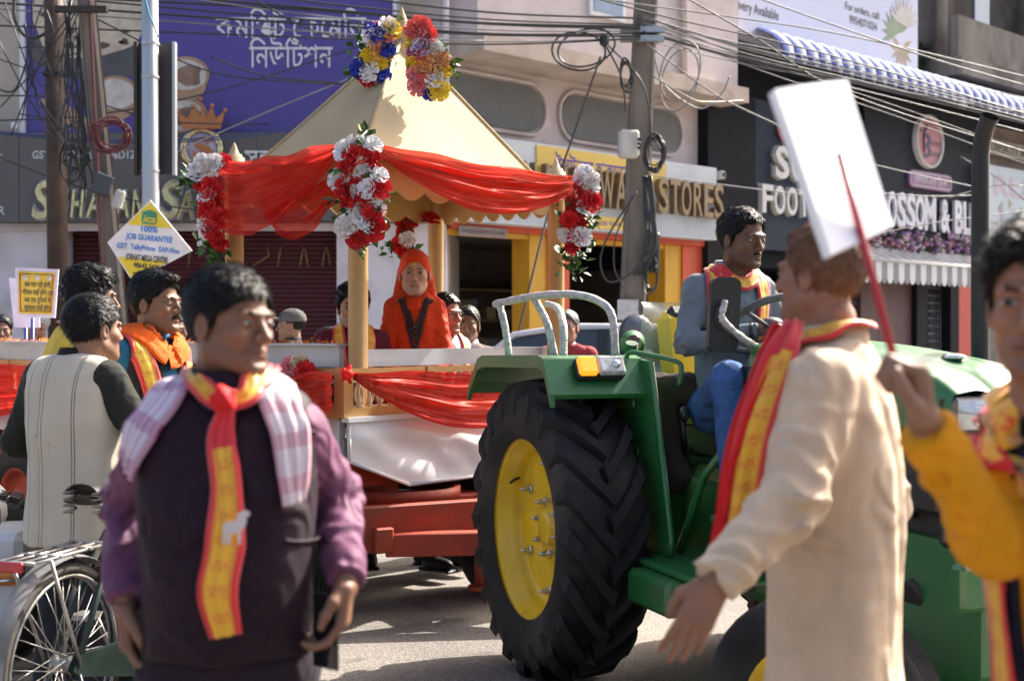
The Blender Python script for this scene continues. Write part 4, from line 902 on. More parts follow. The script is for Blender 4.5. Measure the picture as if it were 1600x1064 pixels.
# chassis
for a in (.45, 1.40):
    q = MB(); tbox(q, a-.05, a+.05, .1, LN, .62, .878); q.build('chassis_beam', REDC, tr)
for b in (.12, 1.2, 2.3, 3.4, 4.2):
    q = MB(); tbox(q, .05, WD-.05, b-.04, b+.04, .70, .875); q.build('cross_beam', REDC, tr)
DX = nrm([.88, .47, 0]); DY = np.array([-DX[1], DX[0], 0]); DC = np.array([-.62, 7.22, 0])
RD = frame(DX, DY, UP)
def dl(x, y, z): return DC+DX*x+DY*y+UP*z
q = MB(); q.box(dl(0, 0, .56), (.9, .34, .10), RD, bev=.01); q.lathe([(.30, 0), (.33, .0), (.33, .06), (.30, .06)], 24, dl(0, 0, .60), UP); q.build('turntable', REDC, tr)
for x in (-.33, .33):
    q = MB(); q.box(dl(x, -.10, .45), (.10, .9, .13), RD, bev=.008); q.build('dolly_rail', REDC, tr)
q = MB(); q.box(dl(0, .0, .38), (1.0, .09, .09), RD); q.build('axle', REDC, tr)
ha = np.array([.42, 6.78, .44]); hb = dl(.30, -.42, .44); hd_ = nrm(ha-hb); rx = frame(hd_, np.cross(UP, hd_), UP)
q = MB(); q.box((ha+hb)/2, (np.linalg.norm(ha-hb)+.1, .11, .09), rx, bev=.006); q.build('drawbar', REDC, tr)
hb2 = dl(-.30, -.48, .44); hd2 = nrm(ha-hb2); rx2 = frame(hd2, np.cross(UP, hd2), UP)
q = MB(); q.box((ha+hb2)/2-V3(0, 0, .02), (np.linalg.norm(ha-hb2), .10, .12), rx2, bev=.006); q.build('drawbar', REDC, tr)
q = MB(); q.box(dl(-.02, -.46, .50), (.95, .07, .24), RD, bev=.006); q.build('dolly_front', REDC, tr)
q = MB(); q.cyl(dl(.22, -.55, .40), dl(.22, -.55, .16), .035, n=10); q.lathe([(.001, 0), (.07, 0), (.07, .02), (.001, .02)], 12, dl(.22, -.55, .15), UP); q.build('jack_stand', REDC, tr)
def leaf_spring(mb, c, ax, L=.6):
    for k in range(5): mb.box(c+UP*(-.02*k), (L*(1-.16*k), .06, .016), frame(ax, np.cross(UP, ax), UP))
for x in (-.45, .45): q = MB(); leaf_spring(q, dl(x, 0, .50), DY); q.build('leaf_spring', mat('dark_metal', (.05, .045, .04), .6, metal=.5), tr)
def road_wheel(parent, c, ax, R=.38, w_=.20, rim=.21, rm=None, name='wheel'):
    """ax points outboard"""
    q = MB(); ax = nrm(ax)
    pr = [(rim, -w_*.42), (rim+.03, -w_*.5), (R*.86, -w_*.52), (R*.96, -w_*.44), (R, -w_*.30)]
    for i in range(-2, 3): pr += [(R, i*w_*.12-.006), (R-.012, i*w_*.12-.004), (R-.012, i*w_*.12+.004), (R, i*w_*.12+.006)]
    pr += [(R, w_*.30), (R*.96, w_*.44), (R*.86, w_*.52), (rim+.03, w_*.5), (rim, w_*.42)]
    q.lathe(pr, 40, c, ax); o = q.build(name, TYRE, parent)
    q = MB(); q.lathe([(rim+.012, w_*.44), (rim, w_*.46), (rim-.02, w_*.30), (rim-.05, w_*.10), (.10, w_*.16), (.09, w_*.34), (.06, w_*.40), (.001, w_*.40)], 28, c, ax); q.build('rim', rm or REDC, o); return o
for s in (-1, 1): road_wheel(tr, dl(.58*s, 0, .38), DX*s)
for (a, s) in ((.12, -1), (WD-.12, 1)):
    for b in (3.3,): road_wheel(tr, T(a, b, .38), TR*s)
q = MB(); q.cyl(T(.1, 3.3, .38), T(WD-.1, 3.3, .38), .045, n=10); q.build('axle', REDC, tr)
# gold railing with ring pattern
q = MB(); tbox(q, .0, WD, -.03, .02, 1.087, 1.13); q.build('railing_bottom', GLD, tr); q = MB(); tbox(q, .0, WD, -.03, .02, 1.30, 1.335); q.build('railing_top', GLD, tr)
q = MB(); tbox(q, -.03, .02, .025, LN, 1.077, 1.13); q.build('railing_bottom', GLD, tr); q = MB(); tbox(q, -.03, .02, .025, LN, 1.30, 1.335); q.build('railing_top', GLD, tr)
for (a, b) in ((0, 0), (.62, -.004), (1.26, -.004), (WD, 0), (-.004, 1.1), (-.004, 2.2), (-.004, 3.3)):
    q = MB(); tbox(q, a-.033, a+.033, b-.036, b+.036, 1.08, 1.338); q.build('railing_post', GLD, tr)
PALEG = mat('pale_gold_ring', (.62, .52, .33), .5)
ring = MB(); ring.lathe([(.062, -.006), (.074, -.006), (.074, .006), (.062, .006)], 14, (0, 0, 0), (0, 1, 0), close=True); bal = MB(); bal.lathe([(.010, -.085), (.016, -.05), (.008, 0), (.016, .05), (.010, .085)], 8)
rm_, bm_ = ring.mesh('ring', PALEG), bal.mesh('baluster', PALEG)
rzF = math.atan2(TR[1], TR[0]); rzS = math.atan2(TL[1], TL[0])
def place(name, me, c, rz): o = obj(name, me, tr); o.location = Vector(c); o.rotation_euler = (0, 0, rz); return o
for i in range(24):
    a = .06+i*.078
    if a < WD-.05: place('ring', rm_, T(a, -.005, 1.20), rzF); place('baluster', bm_, T(a+.039, -.005, 1.215), rzF)
for i in range(40):
    b = .06+i*.105
    if b < LN: place('ring', rm_, T(-.005, b, 1.20), rzS); place('baluster', bm_, T(-.005, b+.05, 1.215), rzS)
# silver rail boards on top
q = MB(); tbox(q, .20, WD-.05, .10, .135, 1.338, 1.43); q.build('rail_board', SILW, tr)
for k in range(3): q = MB(); b0 = .11+k*1.4; tbox(q, .07, .105, b0, b0+1.38, 1.338, 1.45); q.build('rail_board', SILW, tr)
for b0 in (0,): q = MB(); tbox(q, .04, .135, .10, LN, 1.451, 1.463); q.build('rail_cap', SILW, tr)
q = MB(); tbox(q, WD-.10, WD-.065, .14, LN, 1.338, 1.43); q.build('rail_board', SILW, tr)
# marigold petals strewn on the rail
q = MB(); rn = random.Random(21)
for _ in range(900):
    b = rn.uniform(.1, LN); c = T(rn.uniform(.04, .135), b, 1.464+abs(rn.gauss(0, .009))); a_ = nrm(V3(rn.gauss(0, 1), rn.gauss(0, 1), rn.gauss(0, .6)))*rn.uniform(.006, .014); b_ = nrm(np.cross(a_, V3(rn.random(), .4, 1)))*rn.uniform(.003, .006)
    q.add([c-a_, c+b_, c+a_, c-b_], [(0, 1, 2, 3)], 0 if rn.random() < .9 else 1)
o = q.build('marigold_petals', [mat('marigold', (.80, .20, .01), .6, var=.3, scale=40), mat('petal_cream', (.7, .6, .4), .6)]); tag(o, 'orange marigold petals strewn along the trailer rail', 'petals', kind='stuff')

# canopy (lifted onto the trailer: a thing of its own)
CA0, CB0, CW, CL = .14, .04, 1.70, 1.03
cn = thing('canopy', 'gold pyramid-roofed canopy on four round posts standing on the trailer', 'canopy', tuple(T(.9, .6, .97)))
PST = [(CA0, CB0), (CA0+CW, CB0), (CA0, CB0+CL), (CA0+CW, CB0+CL)]
for (a, b) in PST:
    q = MB(); c = T(a, b, 0); q.lathe([(.062, .975), (.062, 1.05), (.053, 1.06), (.053, 2.40), (.060, 2.41), (.060, 2.44)], 24, c); q.build('post', GLD, cn)
    q = MB(); q.lathe([(.075, 0), (.075, .02), (.062, .025), (.060, .045), (.047, .05), (.044, .065), (.030, .07), (.018, .10), (.006, .13), (.001, .135)], 16, T(a, b, 2.482)); q.build('finial', GLDR, cn)
q = MB(); tbox(q, CA0-.09, CA0+CW+.09, CB0-.09, CB0+CL+.09, 2.44, 2.48); q.build('roof_slab', GLDR, cn)
ap = T(CA0+CW/2, CB0+CL/2, 3.30); ins = .09
bc = [T(CA0+ins, CB0+ins*.8, 2.481), T(CA0+CW-ins, CB0+ins*.8, 2.481), T(CA0+CW-ins, CB0+CL-ins*.8, 2.481), T(CA0+ins, CB0+CL-ins*.8, 2.481)]
for i in range(4):
    p, r_ = bc[i], bc[(i+1) % 4]; q = MB(); nn = nrm(np.cross(r_-p, ap-p)); wv = lambda u, v: (p*(1-u)+r_*u)*(1-v)+ap*v+nn*.006*math.sin(u*7+i)*math.sin(v*6)*(1-v)*math.sin(math.pi*u)
    q.grid(wv, 14, 14); q.build('roof_face', GLDR, cn)
    q = MB(); q.tube([p, ap], .012, 6); q.build('ridge', GLDR, cn)
q = MB(); q.lathe([(.10, -.10), (.085, 0), (.05, .03), (.040, .05), (.060, .08), (.066, .10), (.040, .17), (.016, .23), (.002, .265)], 20, ap-V3(0, 0, .085)); q.build('top_finial', GLDR, cn)
def valance(p, r_, nn, name='valance'):
    n = 7; poly = [(0, .14)]; 
    for k in range(n):
        for t in np.linspace(0, 1, 7)[(0 if k == 0 else 1):]: poly.append(((k+t)/n, -.055*math.sin(math.pi*t)))
    poly.append((1, .14)); L_ = np.linalg.norm(r_-p); q = MB(); q.prism([(u*L_, z) for u, z in poly], -.01, .01, p, nrm(r_-p), UP, nn); return q.build(name, GLD, cn)
for (i, j, nn) in ((0, 1, -TL), (0, 2, -TR), (1, 3, TR), (2, 3, TL)):
    p = T(*PST[i], 2.30); r_ = T(*PST[j], 2.30); u_ = nrm(r_-p); valance(p+u_*.06, r_-u_*.06, nn)

# red swags
def swag(name, label, p, r_, nn, drop, ends, layers=1, m=None, gather=(1, 1), seed=0, nu=96, nv=44, amp=.030, outer=.05, fall=1.0):
    """sheer cloth hung between p and r_: drop = sag of the lower hem at mid span, ends = (hem drop at p, at r_)"""
    q = MB(); L_ = np.linalg.norm(r_-p)
    def fn(u, v):
        g = math.sin(math.pi*u); e = ends[0]*(1-u)+ends[1]*u; top = -.02*g-.008*math.sin(u*17+seed); hem = e+drop*g**.85
        vv = v+.05*g*math.sin(v*6.28+u*3+seed)*(1-v)*v*4
        z = top-(hem+top)*vv*1.0
        fo = amp*math.sin(v*19+math.sin(u*3.1+seed)*2.0+5*u*(1-u)*v)*(.35+.65*g)*(1-.25*v)+.5*amp*math.sin(v*37+u*9+seed)*g
        fo += .012*math.sin(u*23+v*7+seed)*v*g+.009*math.sin(v*71+4*math.sin(u*5+seed))*(.4+.6*g)+.006*math.sin(v*113+u*14+seed)
        push = outer+.05*g*math.sin(v*2.2)
        return p+(r_-p)*u+UP*z+nn*(push+fo)
    q.grid(fn, nu, nv); o = q.build(name, m or RSH); tag(o, label, 'drape'); return o
e_ = .02
swag('red_drape', 'red sheer swag across the front eave of the gold canopy', T(CA0-.02, CB0-.10, 2.50), T(CA0+CW+.08, CB0-.10, 2.49), -TL, .25, (.05, .04), seed=.4)
swag('red_drape', 'red sheer swag along the left eave of the gold canopy', T(CA0-.10, CB0-.02, 2.50), T(CA0-.10, CB0+CL+.03, 2.49), -TR, .22, (.05, .34), seed=1.7, m=RSH2)
swag('red_drape', 'short brighter red swag hanging below the left eave swag', T(CA0-.08, CB0-.0, 2.34), T(CA0-.08, CB0+CL-.35, 2.30), -TR, .26, (.03, .05), seed=2.9, m=RSH2, outer=.02)
swag('red_drape', 'long red swag across the front railing of the trailer beside tractor wheel', T(-.04, -.08, 1.325), T(WD-.05, -.08, 1.325), -TL, .30, (.04, .04), seed=.9, amp=.024, outer=.04)
swag('red_drape', 'red swag knotted at the front corner of the trailer side railing', T(-.08, -.04, 1.325), T(-.08, .95, 1.32), -TR, .10, (.20, .22), seed=2.2, amp=.024, outer=.04)
swag('red_drape', 'red swag on the trailer side railing behind the bicycle man', T(-.08, 1.0, 1.325), T(-.08, 2.5, 1.32), -TR, .22, (.10, .12), seed=3.3, amp=.024, outer=.04)
swag('red_drape', 'red swag on the rear side railing of the trailer at left edge', T(-.08, 2.52, 1.325), T(-.08, 4.2, 1.32), -TR, .24, (.12, .16), seed=4.1, amp=.024, outer=.04)
kn = MB(); kn.ball(T(-.07, -.10, 1.31), (.035, .035, .03), 10, 8)
for k in range(5): a = 6.28*k/5; kn.tube([T(-.07, -.10, 1.31), T(-.07, -.11, 1.31)+TR*.05*math.cos(a)+UP*.05*math.sin(a)], [.014, .008], 6)
o = kn.build('cloth_knot', RSH); tag(o, 'red cloth knot at the trailer front corner', 'knot')
wc = MB(); p0 = T(CA0-.10, CB0+CL+.06, 2.44); wc.grid(lambda u, v: p0+TL*(.02+.09*u)+UP*(-.42*v)-TR*(.03+.015*math.sin(u*9+v*4)), 8, 12); o = wc.build('white_cloth', mat('white_net', (.7, .66, .66), .7)); tag(o, 'strip of white cloth hanging at the canopy\'s left post', 'cloth')

# garlands: every bloom and leaf a part
def bloom_mesh(name, m, seed):
    rn = random.Random(seed); q = MB(); n = 9
    for lay, (r_, tilt, cnt, ln) in enumerate(((.4, .15, 9, 1.0), (.3, .55, 8, .92), (.2, .95, 6, .8), (.1, 1.3, 4, .6))):
        for k in range(cnt):
            a = 6.283*(k+.5*lay)/cnt+rn.uniform(-.15, .15); t = tilt+rn.uniform(-.12, .12); d = V3(math.cos(a)*math.cos(t), math.sin(a)*math.cos(t), math.sin(t)); s_ = V3(-math.sin(a), math.cos(a), 0); w_ = .34*ln
            u_ = nrm(np.cross(d, s_)); o_ = d*.15
            q.add([o_, o_+d*.5*ln-s_*w_*.7+u_*.05, o_+d*ln*.92-s_*w_+u_*.12*rn.uniform(-1, 1), o_+d*ln*1.02+u_*.16*rn.uniform(-1, 1), o_+d*ln*.92+s_*w_+u_*.12*rn.uniform(-1, 1), o_+d*.5*ln+s_*w_*.7+u_*.05], [(0, 1, 2, 3), (0, 3, 4, 5)])
    q.ball((0, 0, .05), .45, 7, 5); return q.mesh(name, m)
FCOL = dict(red=(.62, .015, .02), white=(.78, .76, .76), yellow=(.72, .52, .03), pink=(.70, .22, .25), blue=(.02, .05, .42), peach=(.75, .40, .18), magenta=(.42, .03, .22), lilac=(.50, .42, .62), coral=(.72, .12, .10), lime=(.42, .48, .05), cream=(.72, .62, .42))
FM = {k: [bloom_mesh('flower', mat('petal_'+k, c, .65, var=.18, scale=60), 10*i+s_) for s_ in range(2)] for i, (k, c) in enumerate(FCOL.items())}
def leaf_mesh(m):
    q = MB(); q.add([(0, 0, 0), (.45, .28, .06), (1, 0, -.08), (.45, -.28, .06), (.45, 0, 0)], [(0, 4, 1), (1, 4, 2), (2, 4, 3), (3, 4, 0)]); return q.mesh('leaf', m)
LM = [leaf_mesh(mat('garland_leaf', (.045, .13, .02), .45, var=.3, scale=30)), leaf_mesh(mat('garland_leaf_dark', (.025, .075, .018), .5, var=.3, scale=30))]
def garland(label, spots, leaves, back, out, r_=.055, group=None, name='garland', seed=0):
    """spots: (px, py, colour) measured flowers; back = depth function; out = outward direction"""
    rn = random.Random(seed); pts = [P(x, y, back(x, y))+out*rn.uniform(.02, .06) for x, y, _ in spots]; c0 = sum(pts)/len(pts)
    g = thing(name, label, 'garland', tuple(c0))
    for p_, (x, y, c) in zip(pts, spots):
        o = obj('flower', rn.choice(FM[c]), g); o.location = Vector(p_); d = Vector(out+np.array([rn.gauss(0, .45), rn.gauss(0, .3), rn.gauss(0, .4)])); o.rotation_mode = 'QUATERNION'; o.rotation_quaternion = d.to_track_quat('Z', 'Y'); s_ = r_*rn.uniform(.85, 1.2); o.scale = (s_, s_, s_)
    for (x, y) in leaves:
        for _ in range(11):
            o = obj('leaf', rn.choice(LM), g); o.location = Vector(P(x+rn.gauss(0, 7), y+rn.gauss(0, 8), back(x, y))+out*rn.uniform(-.01, .05)); o.rotation_euler = (rn.uniform(-1, 1), rn.uniform(-1, 1), rn.uniform(0, 6.3)); s_ = rn.uniform(.045, .085); o.scale = (s_, s_, s_)
    st_ = MB(); ys = sorted(spots, key=lambda t: t[1]); st_.tube([P(x, y, back(x, y)) for x, y, _ in ys], .006, 5); st_.build('stem', mat('stem_green', (.05, .09, .03), .7), g)
    return g
toward = nrm([.1, -1, .12])
garland('red and white carnation garland on the nearest canopy post', [(552, 232, 'white'), (556, 248, 'red'), (583, 232, 'white'), (540, 240, 'white'), (545, 262, 'red'), (564, 264, 'white'), (584, 253, 'red'), (592, 279, 'white'), (563, 285, 'red'), (557, 306, 'white'), (594, 300, 'red'), (573, 312, 'red'), (549, 322, 'red'), (566, 328, 'white'), (588, 325, 'white'), (580, 340, 'red'), (549, 345, 'white'), (541, 355, 'white'), (571, 357, 'white'), (558, 375, 'red'), (532, 284, 'white'), (537, 300, 'red'), (575, 300, 'white'), (586, 360, 'red')],
        [(564, 222), (570, 216), (588, 289), (534, 310), (596, 319), (540, 330), (580, 366), (563, 392), (533, 275), (585, 345), (548, 340), (575, 270), (560, 295), (537, 345), (590, 315)], lambda x, y: 6.58, toward, seed=1)
garland('red and white flower garland at the canopy\'s left post', [(318, 258, 'white'), (325, 268, 'white'), (350, 256, 'red'), (322, 280, 'red'), (332, 296, 'red'), (326, 309, 'white'), (330, 325, 'red'), (328, 352, 'white'), (330, 362, 'red'), (346, 378, 'red'), (336, 262, 'white'), (318, 290, 'red'), (312, 272, 'white'), (338, 315, 'red'), (326, 338, 'red'), (344, 345, 'red')],
        [(302, 280), (296, 276), (312, 300), (320, 315), (290, 284), (330, 385), (336, 398), (325, 390), (346, 395), (315, 308), (330, 405), (308, 268), (322, 372)], lambda x, y: 7.27, toward, seed=2)
garland('red and white flower garland at the canopy\'s right post', [(912, 274, 'white'), (922, 283, 'white'), (918, 300, 'white'), (903, 296, 'red'), (918, 310, 'red'), (896, 320, 'red'), (913, 325, 'white'), (888, 347, 'red'), (906, 350, 'red'), (885, 367, 'white'), (906, 374, 'white'), (890, 391, 'red'), (905, 282, 'white'), (924, 296, 'white'), (922, 318, 'red'), (897, 336, 'red'), (898, 375, 'red')],
        [(922, 338), (888, 325), (918, 362), (895, 400), (886, 412), (900, 410), (925, 345), (885, 340), (893, 420), (880, 380), (912, 385), (908, 335)], lambda x, y: 7.90, toward, seed=3)
garland('red flower garland hanging behind the saffron-robed person', [(628, 350, 'red'), (632, 366, 'red'), (626, 384, 'red'), (640, 347, 'red'), (672, 345, 'red'), (634, 396, 'red'), (636, 377, 'white')], [(612, 385), (616, 378), (638, 356), (618, 392), (640, 388), (630, 360)], lambda x, y: 8.58, toward, seed=4)
garland('bunch of mixed yellow, blue and white flowers left of the roof finial', [(592, 52, 'red'), (606, 50, 'white'), (611, 54, 'yellow'), (608, 68, 'pink'), (605, 84, 'blue'), (584, 66, 'white'), (578, 86, 'peach'), (592, 86, 'peach'), (577, 97, 'yellow'), (592, 104, 'yellow'), (577, 118, 'white'), (595, 120, 'blue'), (572, 130, 'red'), (600, 62, 'cream'), (586, 76, 'pink'), (565, 112, 'blue'), (600, 92, 'yellow'), (575, 108, 'peach'), (604, 74, 'white'), (590, 60, 'blue')],
        [(566, 74), (560, 106), (570, 80), (610, 92), (562, 118), (565, 70), (590, 96), (608, 64), (558, 98), (605, 85)], lambda x, y: 7.42, toward, seed=5, name='flower_bunch', r_=.056)
garland('bunch of mixed pink, yellow and blue flowers right of the roof finial', [(648, 54, 'coral'), (657, 49, 'coral'), (653, 60, 'white'), (647, 72, 'yellow'), (652, 62, 'cream'), (668, 63, 'coral'), (649, 84, 'magenta'), (658, 80, 'lilac'), (650, 101, 'yellow'), (660, 95, 'coral'), (673, 78, 'white'), (682, 84, 'white'), (669, 111, 'peach'), (653, 121, 'pink'), (663, 131, 'coral'), (680, 130, 'white'), (672, 146, 'blue'), (652, 140, 'pink'), (688, 100, 'peach'), (676, 98, 'peach'), (692, 116, 'yellow'), (685, 145, 'yellow'), (664, 70, 'pink'), (655, 108, 'yellow'), (678, 120, 'pink')],
        [(696, 104), (703, 100), (668, 88), (690, 92), (672, 136), (694, 110), (660, 105), (680, 72), (700, 118)], lambda x, y: 7.42, toward, seed=6, name='flower_bunch', r_=.056)
garland('small pink, white, red and lime flower bunch on the trailer corner', [(455, 573, 'pink'), (468, 570, 'cream'), (478, 582, 'red'), (465, 585, 'white'), (480, 605, 'lime'), (470, 598, 'white'), (452, 585, 'pink')], [(462, 592), (485, 596)], lambda x, y: 6.72, toward, seed=7, name='flower_bunch', r_=.05)

# ------------------------------------------------------------------ tractor
QA = np.array([.83, 5.94, 0]); QH = nrm([.34, -.94, 0]); QN = np.array([-QH[1]*-1, 0, 0]); QN = nrm([QH[1], -QH[0], 0])
def Q(f, s, z): return QA+QH*f+QN*s+UP*z                    # f: forward of the rear axle, s: to the tractor's right (the near side)
RQ = frame(QH, -QN, UP)
def qbox(mb, f0, f1, s0, s1, z0, z1, mi=0, bev=0.0): return mb.box(Q((f0+f1)/2, (s0+s1)/2, (z0+z1)/2), (abs(f1-f0), abs(s1-s0), abs(z1-z0)), RQ, mi, bev)
def qprof(mb, prof, s0, s1, mi=0): return mb.prism(prof, s0, s1, QA, QH, UP, QN, mi)
GRN = mat('tractor_green', (.022, .15, .038), .36, var=.12, scale=4, coat=.3, dirt=(.10, .13, .07), dirt_amt=.45, dscale=4, bump=.05, bscale=60)
YLW = mat('wheel_yellow', (.80, .52, .01), .36, var=.08, scale=5, coat=.1, dirt=(.40, .25, .06), dirt_amt=.6, dscale=5)
BLKP = mat('black_plastic', (.015, .015, .016), .35); DRK = mat('dark_metal', (.05, .045, .04), .6, metal=.5)
tk = thing('tractor', 'green farm tractor with yellow wheels pulling the trailer', 'tractor', tuple(QA))
WRAP = mat('plastic_wrap', (.44, .43, .41), .35, var=.35, scale=40, bump=.9, bscale=70, spec=.6)
# rear wheel, built about its own axis (local x = outboard)
def rear_tyre():
    q = MB(); R0 = .61
    q.lathe([(.395, -.15), (.42, -.165), (.50, -.185), (.56, -.18), (.60, -.165), (R0, -.10), (R0+.005, 0), (R0, .10), (.60, .165), (.56, .18), (.50, .185), (.42, .165), (.395, .15)], 64, (0, 0, 0), (1, 0, 0)); return q
def lug(side):
    q = MB(); n = 7; vs = []; fs = []
    for i in range(n):
        t = i/(n-1); x = (-.012+.196*t)*side; ph = -.40*t**1.25; w_ = .020+.012*t+(.012 if i == 0 else 0)
        r1 = .668-.018*t-.035*max(0, t-.86)/.14; r0 = .595-.09*max(0, t-.75)/.25
        dph = w_/.64; tilt = .55
        for (rr, k) in ((r0, -1.2), (r1, -1), (r1, 1), (r0, 1.2)):
            a = ph+dph*k; xx = x+side*tilt*.35*w_*k; vs.append((xx, rr*math.sin(a), rr*math.cos(a)))
    for i in range(n-1):
        for j in range(3): fs.append((i*4+j, i*4+j+1, i*4+j+5, i*4+j+4))
    fs += [(0, 1, 2, 3), tuple(range((n-1)*4, n*4))[::-1]]
    if side < 0: fs = [f[::-1] for f in fs]
    return q.add(vs, fs)
TM = rear_tyre().mesh('rear_wheel', TYRE); LUGM = [lug(1).mesh('lug', TYRE), lug(-1).mesh('lug', TYRE)]
RIMP = [(.398, .150), (.412, .158), (.418, .150), (.412, .145), (.40, .140), (.385, .125), (.378, .095), (.362, .085), (.352, .05), (.348, .03), (.335, .022), (.300, .024), (.20, .006), (.165, .0), (.155, .012), (.10, .016), (.085, .016), (.08, .05), (.045, .055), (.001, .055)]
rm2 = MB(); rm2.lathe([(r_, x-.0) for r_, x in RIMP], 56, (0, 0, 0), (1, 0, 0)); RIMM = rm2.mesh('rim', YLW)
bt = MB(); bt.lathe([(.022, 0), (.022, .006), (.014, .007)], 10, (0, 0, 0), (1, 0, 0)); bt.lathe([(.014, .005), (.014, .030), (.001, .030)], 6, (0, 0, 0), (1, 0, 0), smooth=False); bt.lathe([(.007, .03), (.007, .05), (.001, .05)], 8, (0, 0, 0), (1, 0, 0)); BOLT = bt.mesh('wheel_bolt', mat('zinc', (.6, .6, .58), .3, metal=.9))
vl = MB(); vl.tube([(0, 0, 0), (.03, 0, -.01), (.05, 0, -.025)], .006, 6); VALV = vl.mesh('valve_stem', BLKP)
def rear_wheel(s):
    ax = QN*s; yx = np.cross(UP, ax); c = Q(0, .68*s, .655)
    M = Matrix(((ax[0], yx[0], 0, c[0]), (ax[1], yx[1], 0, c[1]), (ax[2], yx[2], 1, c[2]), (0, 0, 0, 1)))
    o = obj('rear_wheel', TM, tk); o.matrix_basis = M
    def ch(name, me, loc=(0, 0, 0), rx=0):
        k = bpy.data.objects.new(name, me); COL.objects.link(k); k.parent = o; k.location = loc; k.rotation_euler = (rx, 0, 0); return k
    ch('rim', RIMM)
    fwd = 1 if (yx@QH) > 0 else -1                       # local +y is forward or back
    for i in range(20):
        for j in (0, 1): k = ch('lug', LUGM[j], (0, 0, 0), 2*math.pi*(i+.5*j)/20)
    if s < 0:
        pass
    for i in range(8): a = 2*math.pi*i/8+.2; ch('wheel_bolt', BOLT, (.016, .125*math.sin(a), .125*math.cos(a)))
    for i in range(6): a = 2*math.pi*i/6; ch('wheel_bolt', BOLT, (.022, .285*math.sin(a), .285*math.cos(a)))
    ch('valve_stem', VALV, (.055, -.30, .19)); return o
rear_wheel(1); rear_wheel(-1)
q = MB(); q.cyl(Q(0, -.60, .655), Q(0, .60, .655), .11, n=16); q.build('rear_axle', GRN, tk)
# transmission and engine block
q = MB(); qbox(q, -.30, .95, -.19, .19, .45, .95, bev=.05); qbox(q, -.25, .3, -.25, .25, .55, 1.02, bev=.04); q.build('gearbox', GRN, tk, kind='stuff')
q = MB(); qbox(q, .95, 2.05, -.17, .17, .55, 1.12, bev=.03); 
for i in range(6): q.cyl(Q(1.05+.16*i, .17, .95), Q(1.05+.16*i, .24, .98), .035, n=8); q.cyl(Q(1.1+.16*i, .17, .7), Q(1.1+.16*i, .22, .68), .05, n=8)
q.build('engine', DRK, tk, kind='stuff')
# fenders
FP_ = [(-.62, 1.245), (-.57, 1.30), (-.47, 1.395), (-.40, 1.412), (.33, 1.425), (.39, 1.412), (.465, 1.285), (.475, 1.268)]
def fender(s):
    q = MB(); inn = [(f*.985-.002, z-.018) for f, z in FP_][::-1]
    a, b = (.44, .885) if s > 0 else (-.885, -.44)
    qprof(q, FP_+inn, a, b); o = q.build('fender', GRN, tk)
    q = MB(); lip = [(f, z+.002) for f, z in FP_]+[(f*1.0-(.0), z-.052) for f, z in FP_][::-1]; e = .885*s; qprof(q, lip, min(e, e-s*.016)-.0, max(e, e-s*.016)+.004); q.build('fender_lip', GRN, tk)
    q = MB(); wl = [(-.50, .62), (.64, .60), (.66, .66), (.47, 1.40), (.28, 1.42), (-.40, 1.408), (-.48, 1.38)]; e = .43*s; qprof(q, wl, min(e, e+s*.02), max(e, e+s*.02)); w_ = q.build('fender_wall', GRN, tk)
    q = MB()
    for (f0, f1, z0, z1) in ((-.1, .42, .80, .84), (-.1, .40, 1.0, 1.04), (-.1, .36, 1.2, 1.24)): qbox(q, f0, f1, e+s*.021, e+s*.034, z0, z1, bev=.01)
    q.build('pressed_rib', GRN, w_, kind='stuff')
    q = MB(); q.tube([Q(.66, e+s*.01, .62), Q(.67, e+s*.01, .68), Q(.485, e+s*.01, 1.395)], .014, 6); q.build('wall_edge', GRN, w_)
fender(1); fender(-1)
# indicator lamp on the front slope of the near fender
sl = nrm(Q(.465, 0, 1.285)-Q(.39, 0, 1.412)); nl = nrm(np.cross(QN, sl)); nl = nl if nl@QH > 0 else -nl
lc = Q(.422, .66, 1.358)+nl*.035; RL = frame(QN, sl, nl)
q = MB(); q.box(lc-nl*.012, (.215, .098, .05), RL, bev=.012); lm = q.build('indicator_lamp', BLKP, tk)
AMB = mat('amber_lens', (.75, .22, .01), .2, var=.25, scale=40, coat=.6, emit=(1, .33, .02, .55)); CLR = mat('clear_lens', (.50, .50, .48), .12, var=.35, scale=35, coat=.8)  # amber emission paints in the glow of sunlight passing through the lens
q = MB(); q.box(lc+QN*.062+nl*.016, (.082, .086, .032), RL, bev=.010); q.build('amber_lens', AMB, lm); q = MB(); q.box(lc-QN*.043+nl*.016, (.120, .086, .032), RL, bev=.010); q.build('clear_lens', CLR, lm)
q = MB(); q.ball(lc-QN*.062+nl*.034, (.02, .02, .012), 10, 6, R=RL); q.build('bulb', mat('lamp_chrome', (.8, .8, .8), .08, metal=1), lm)
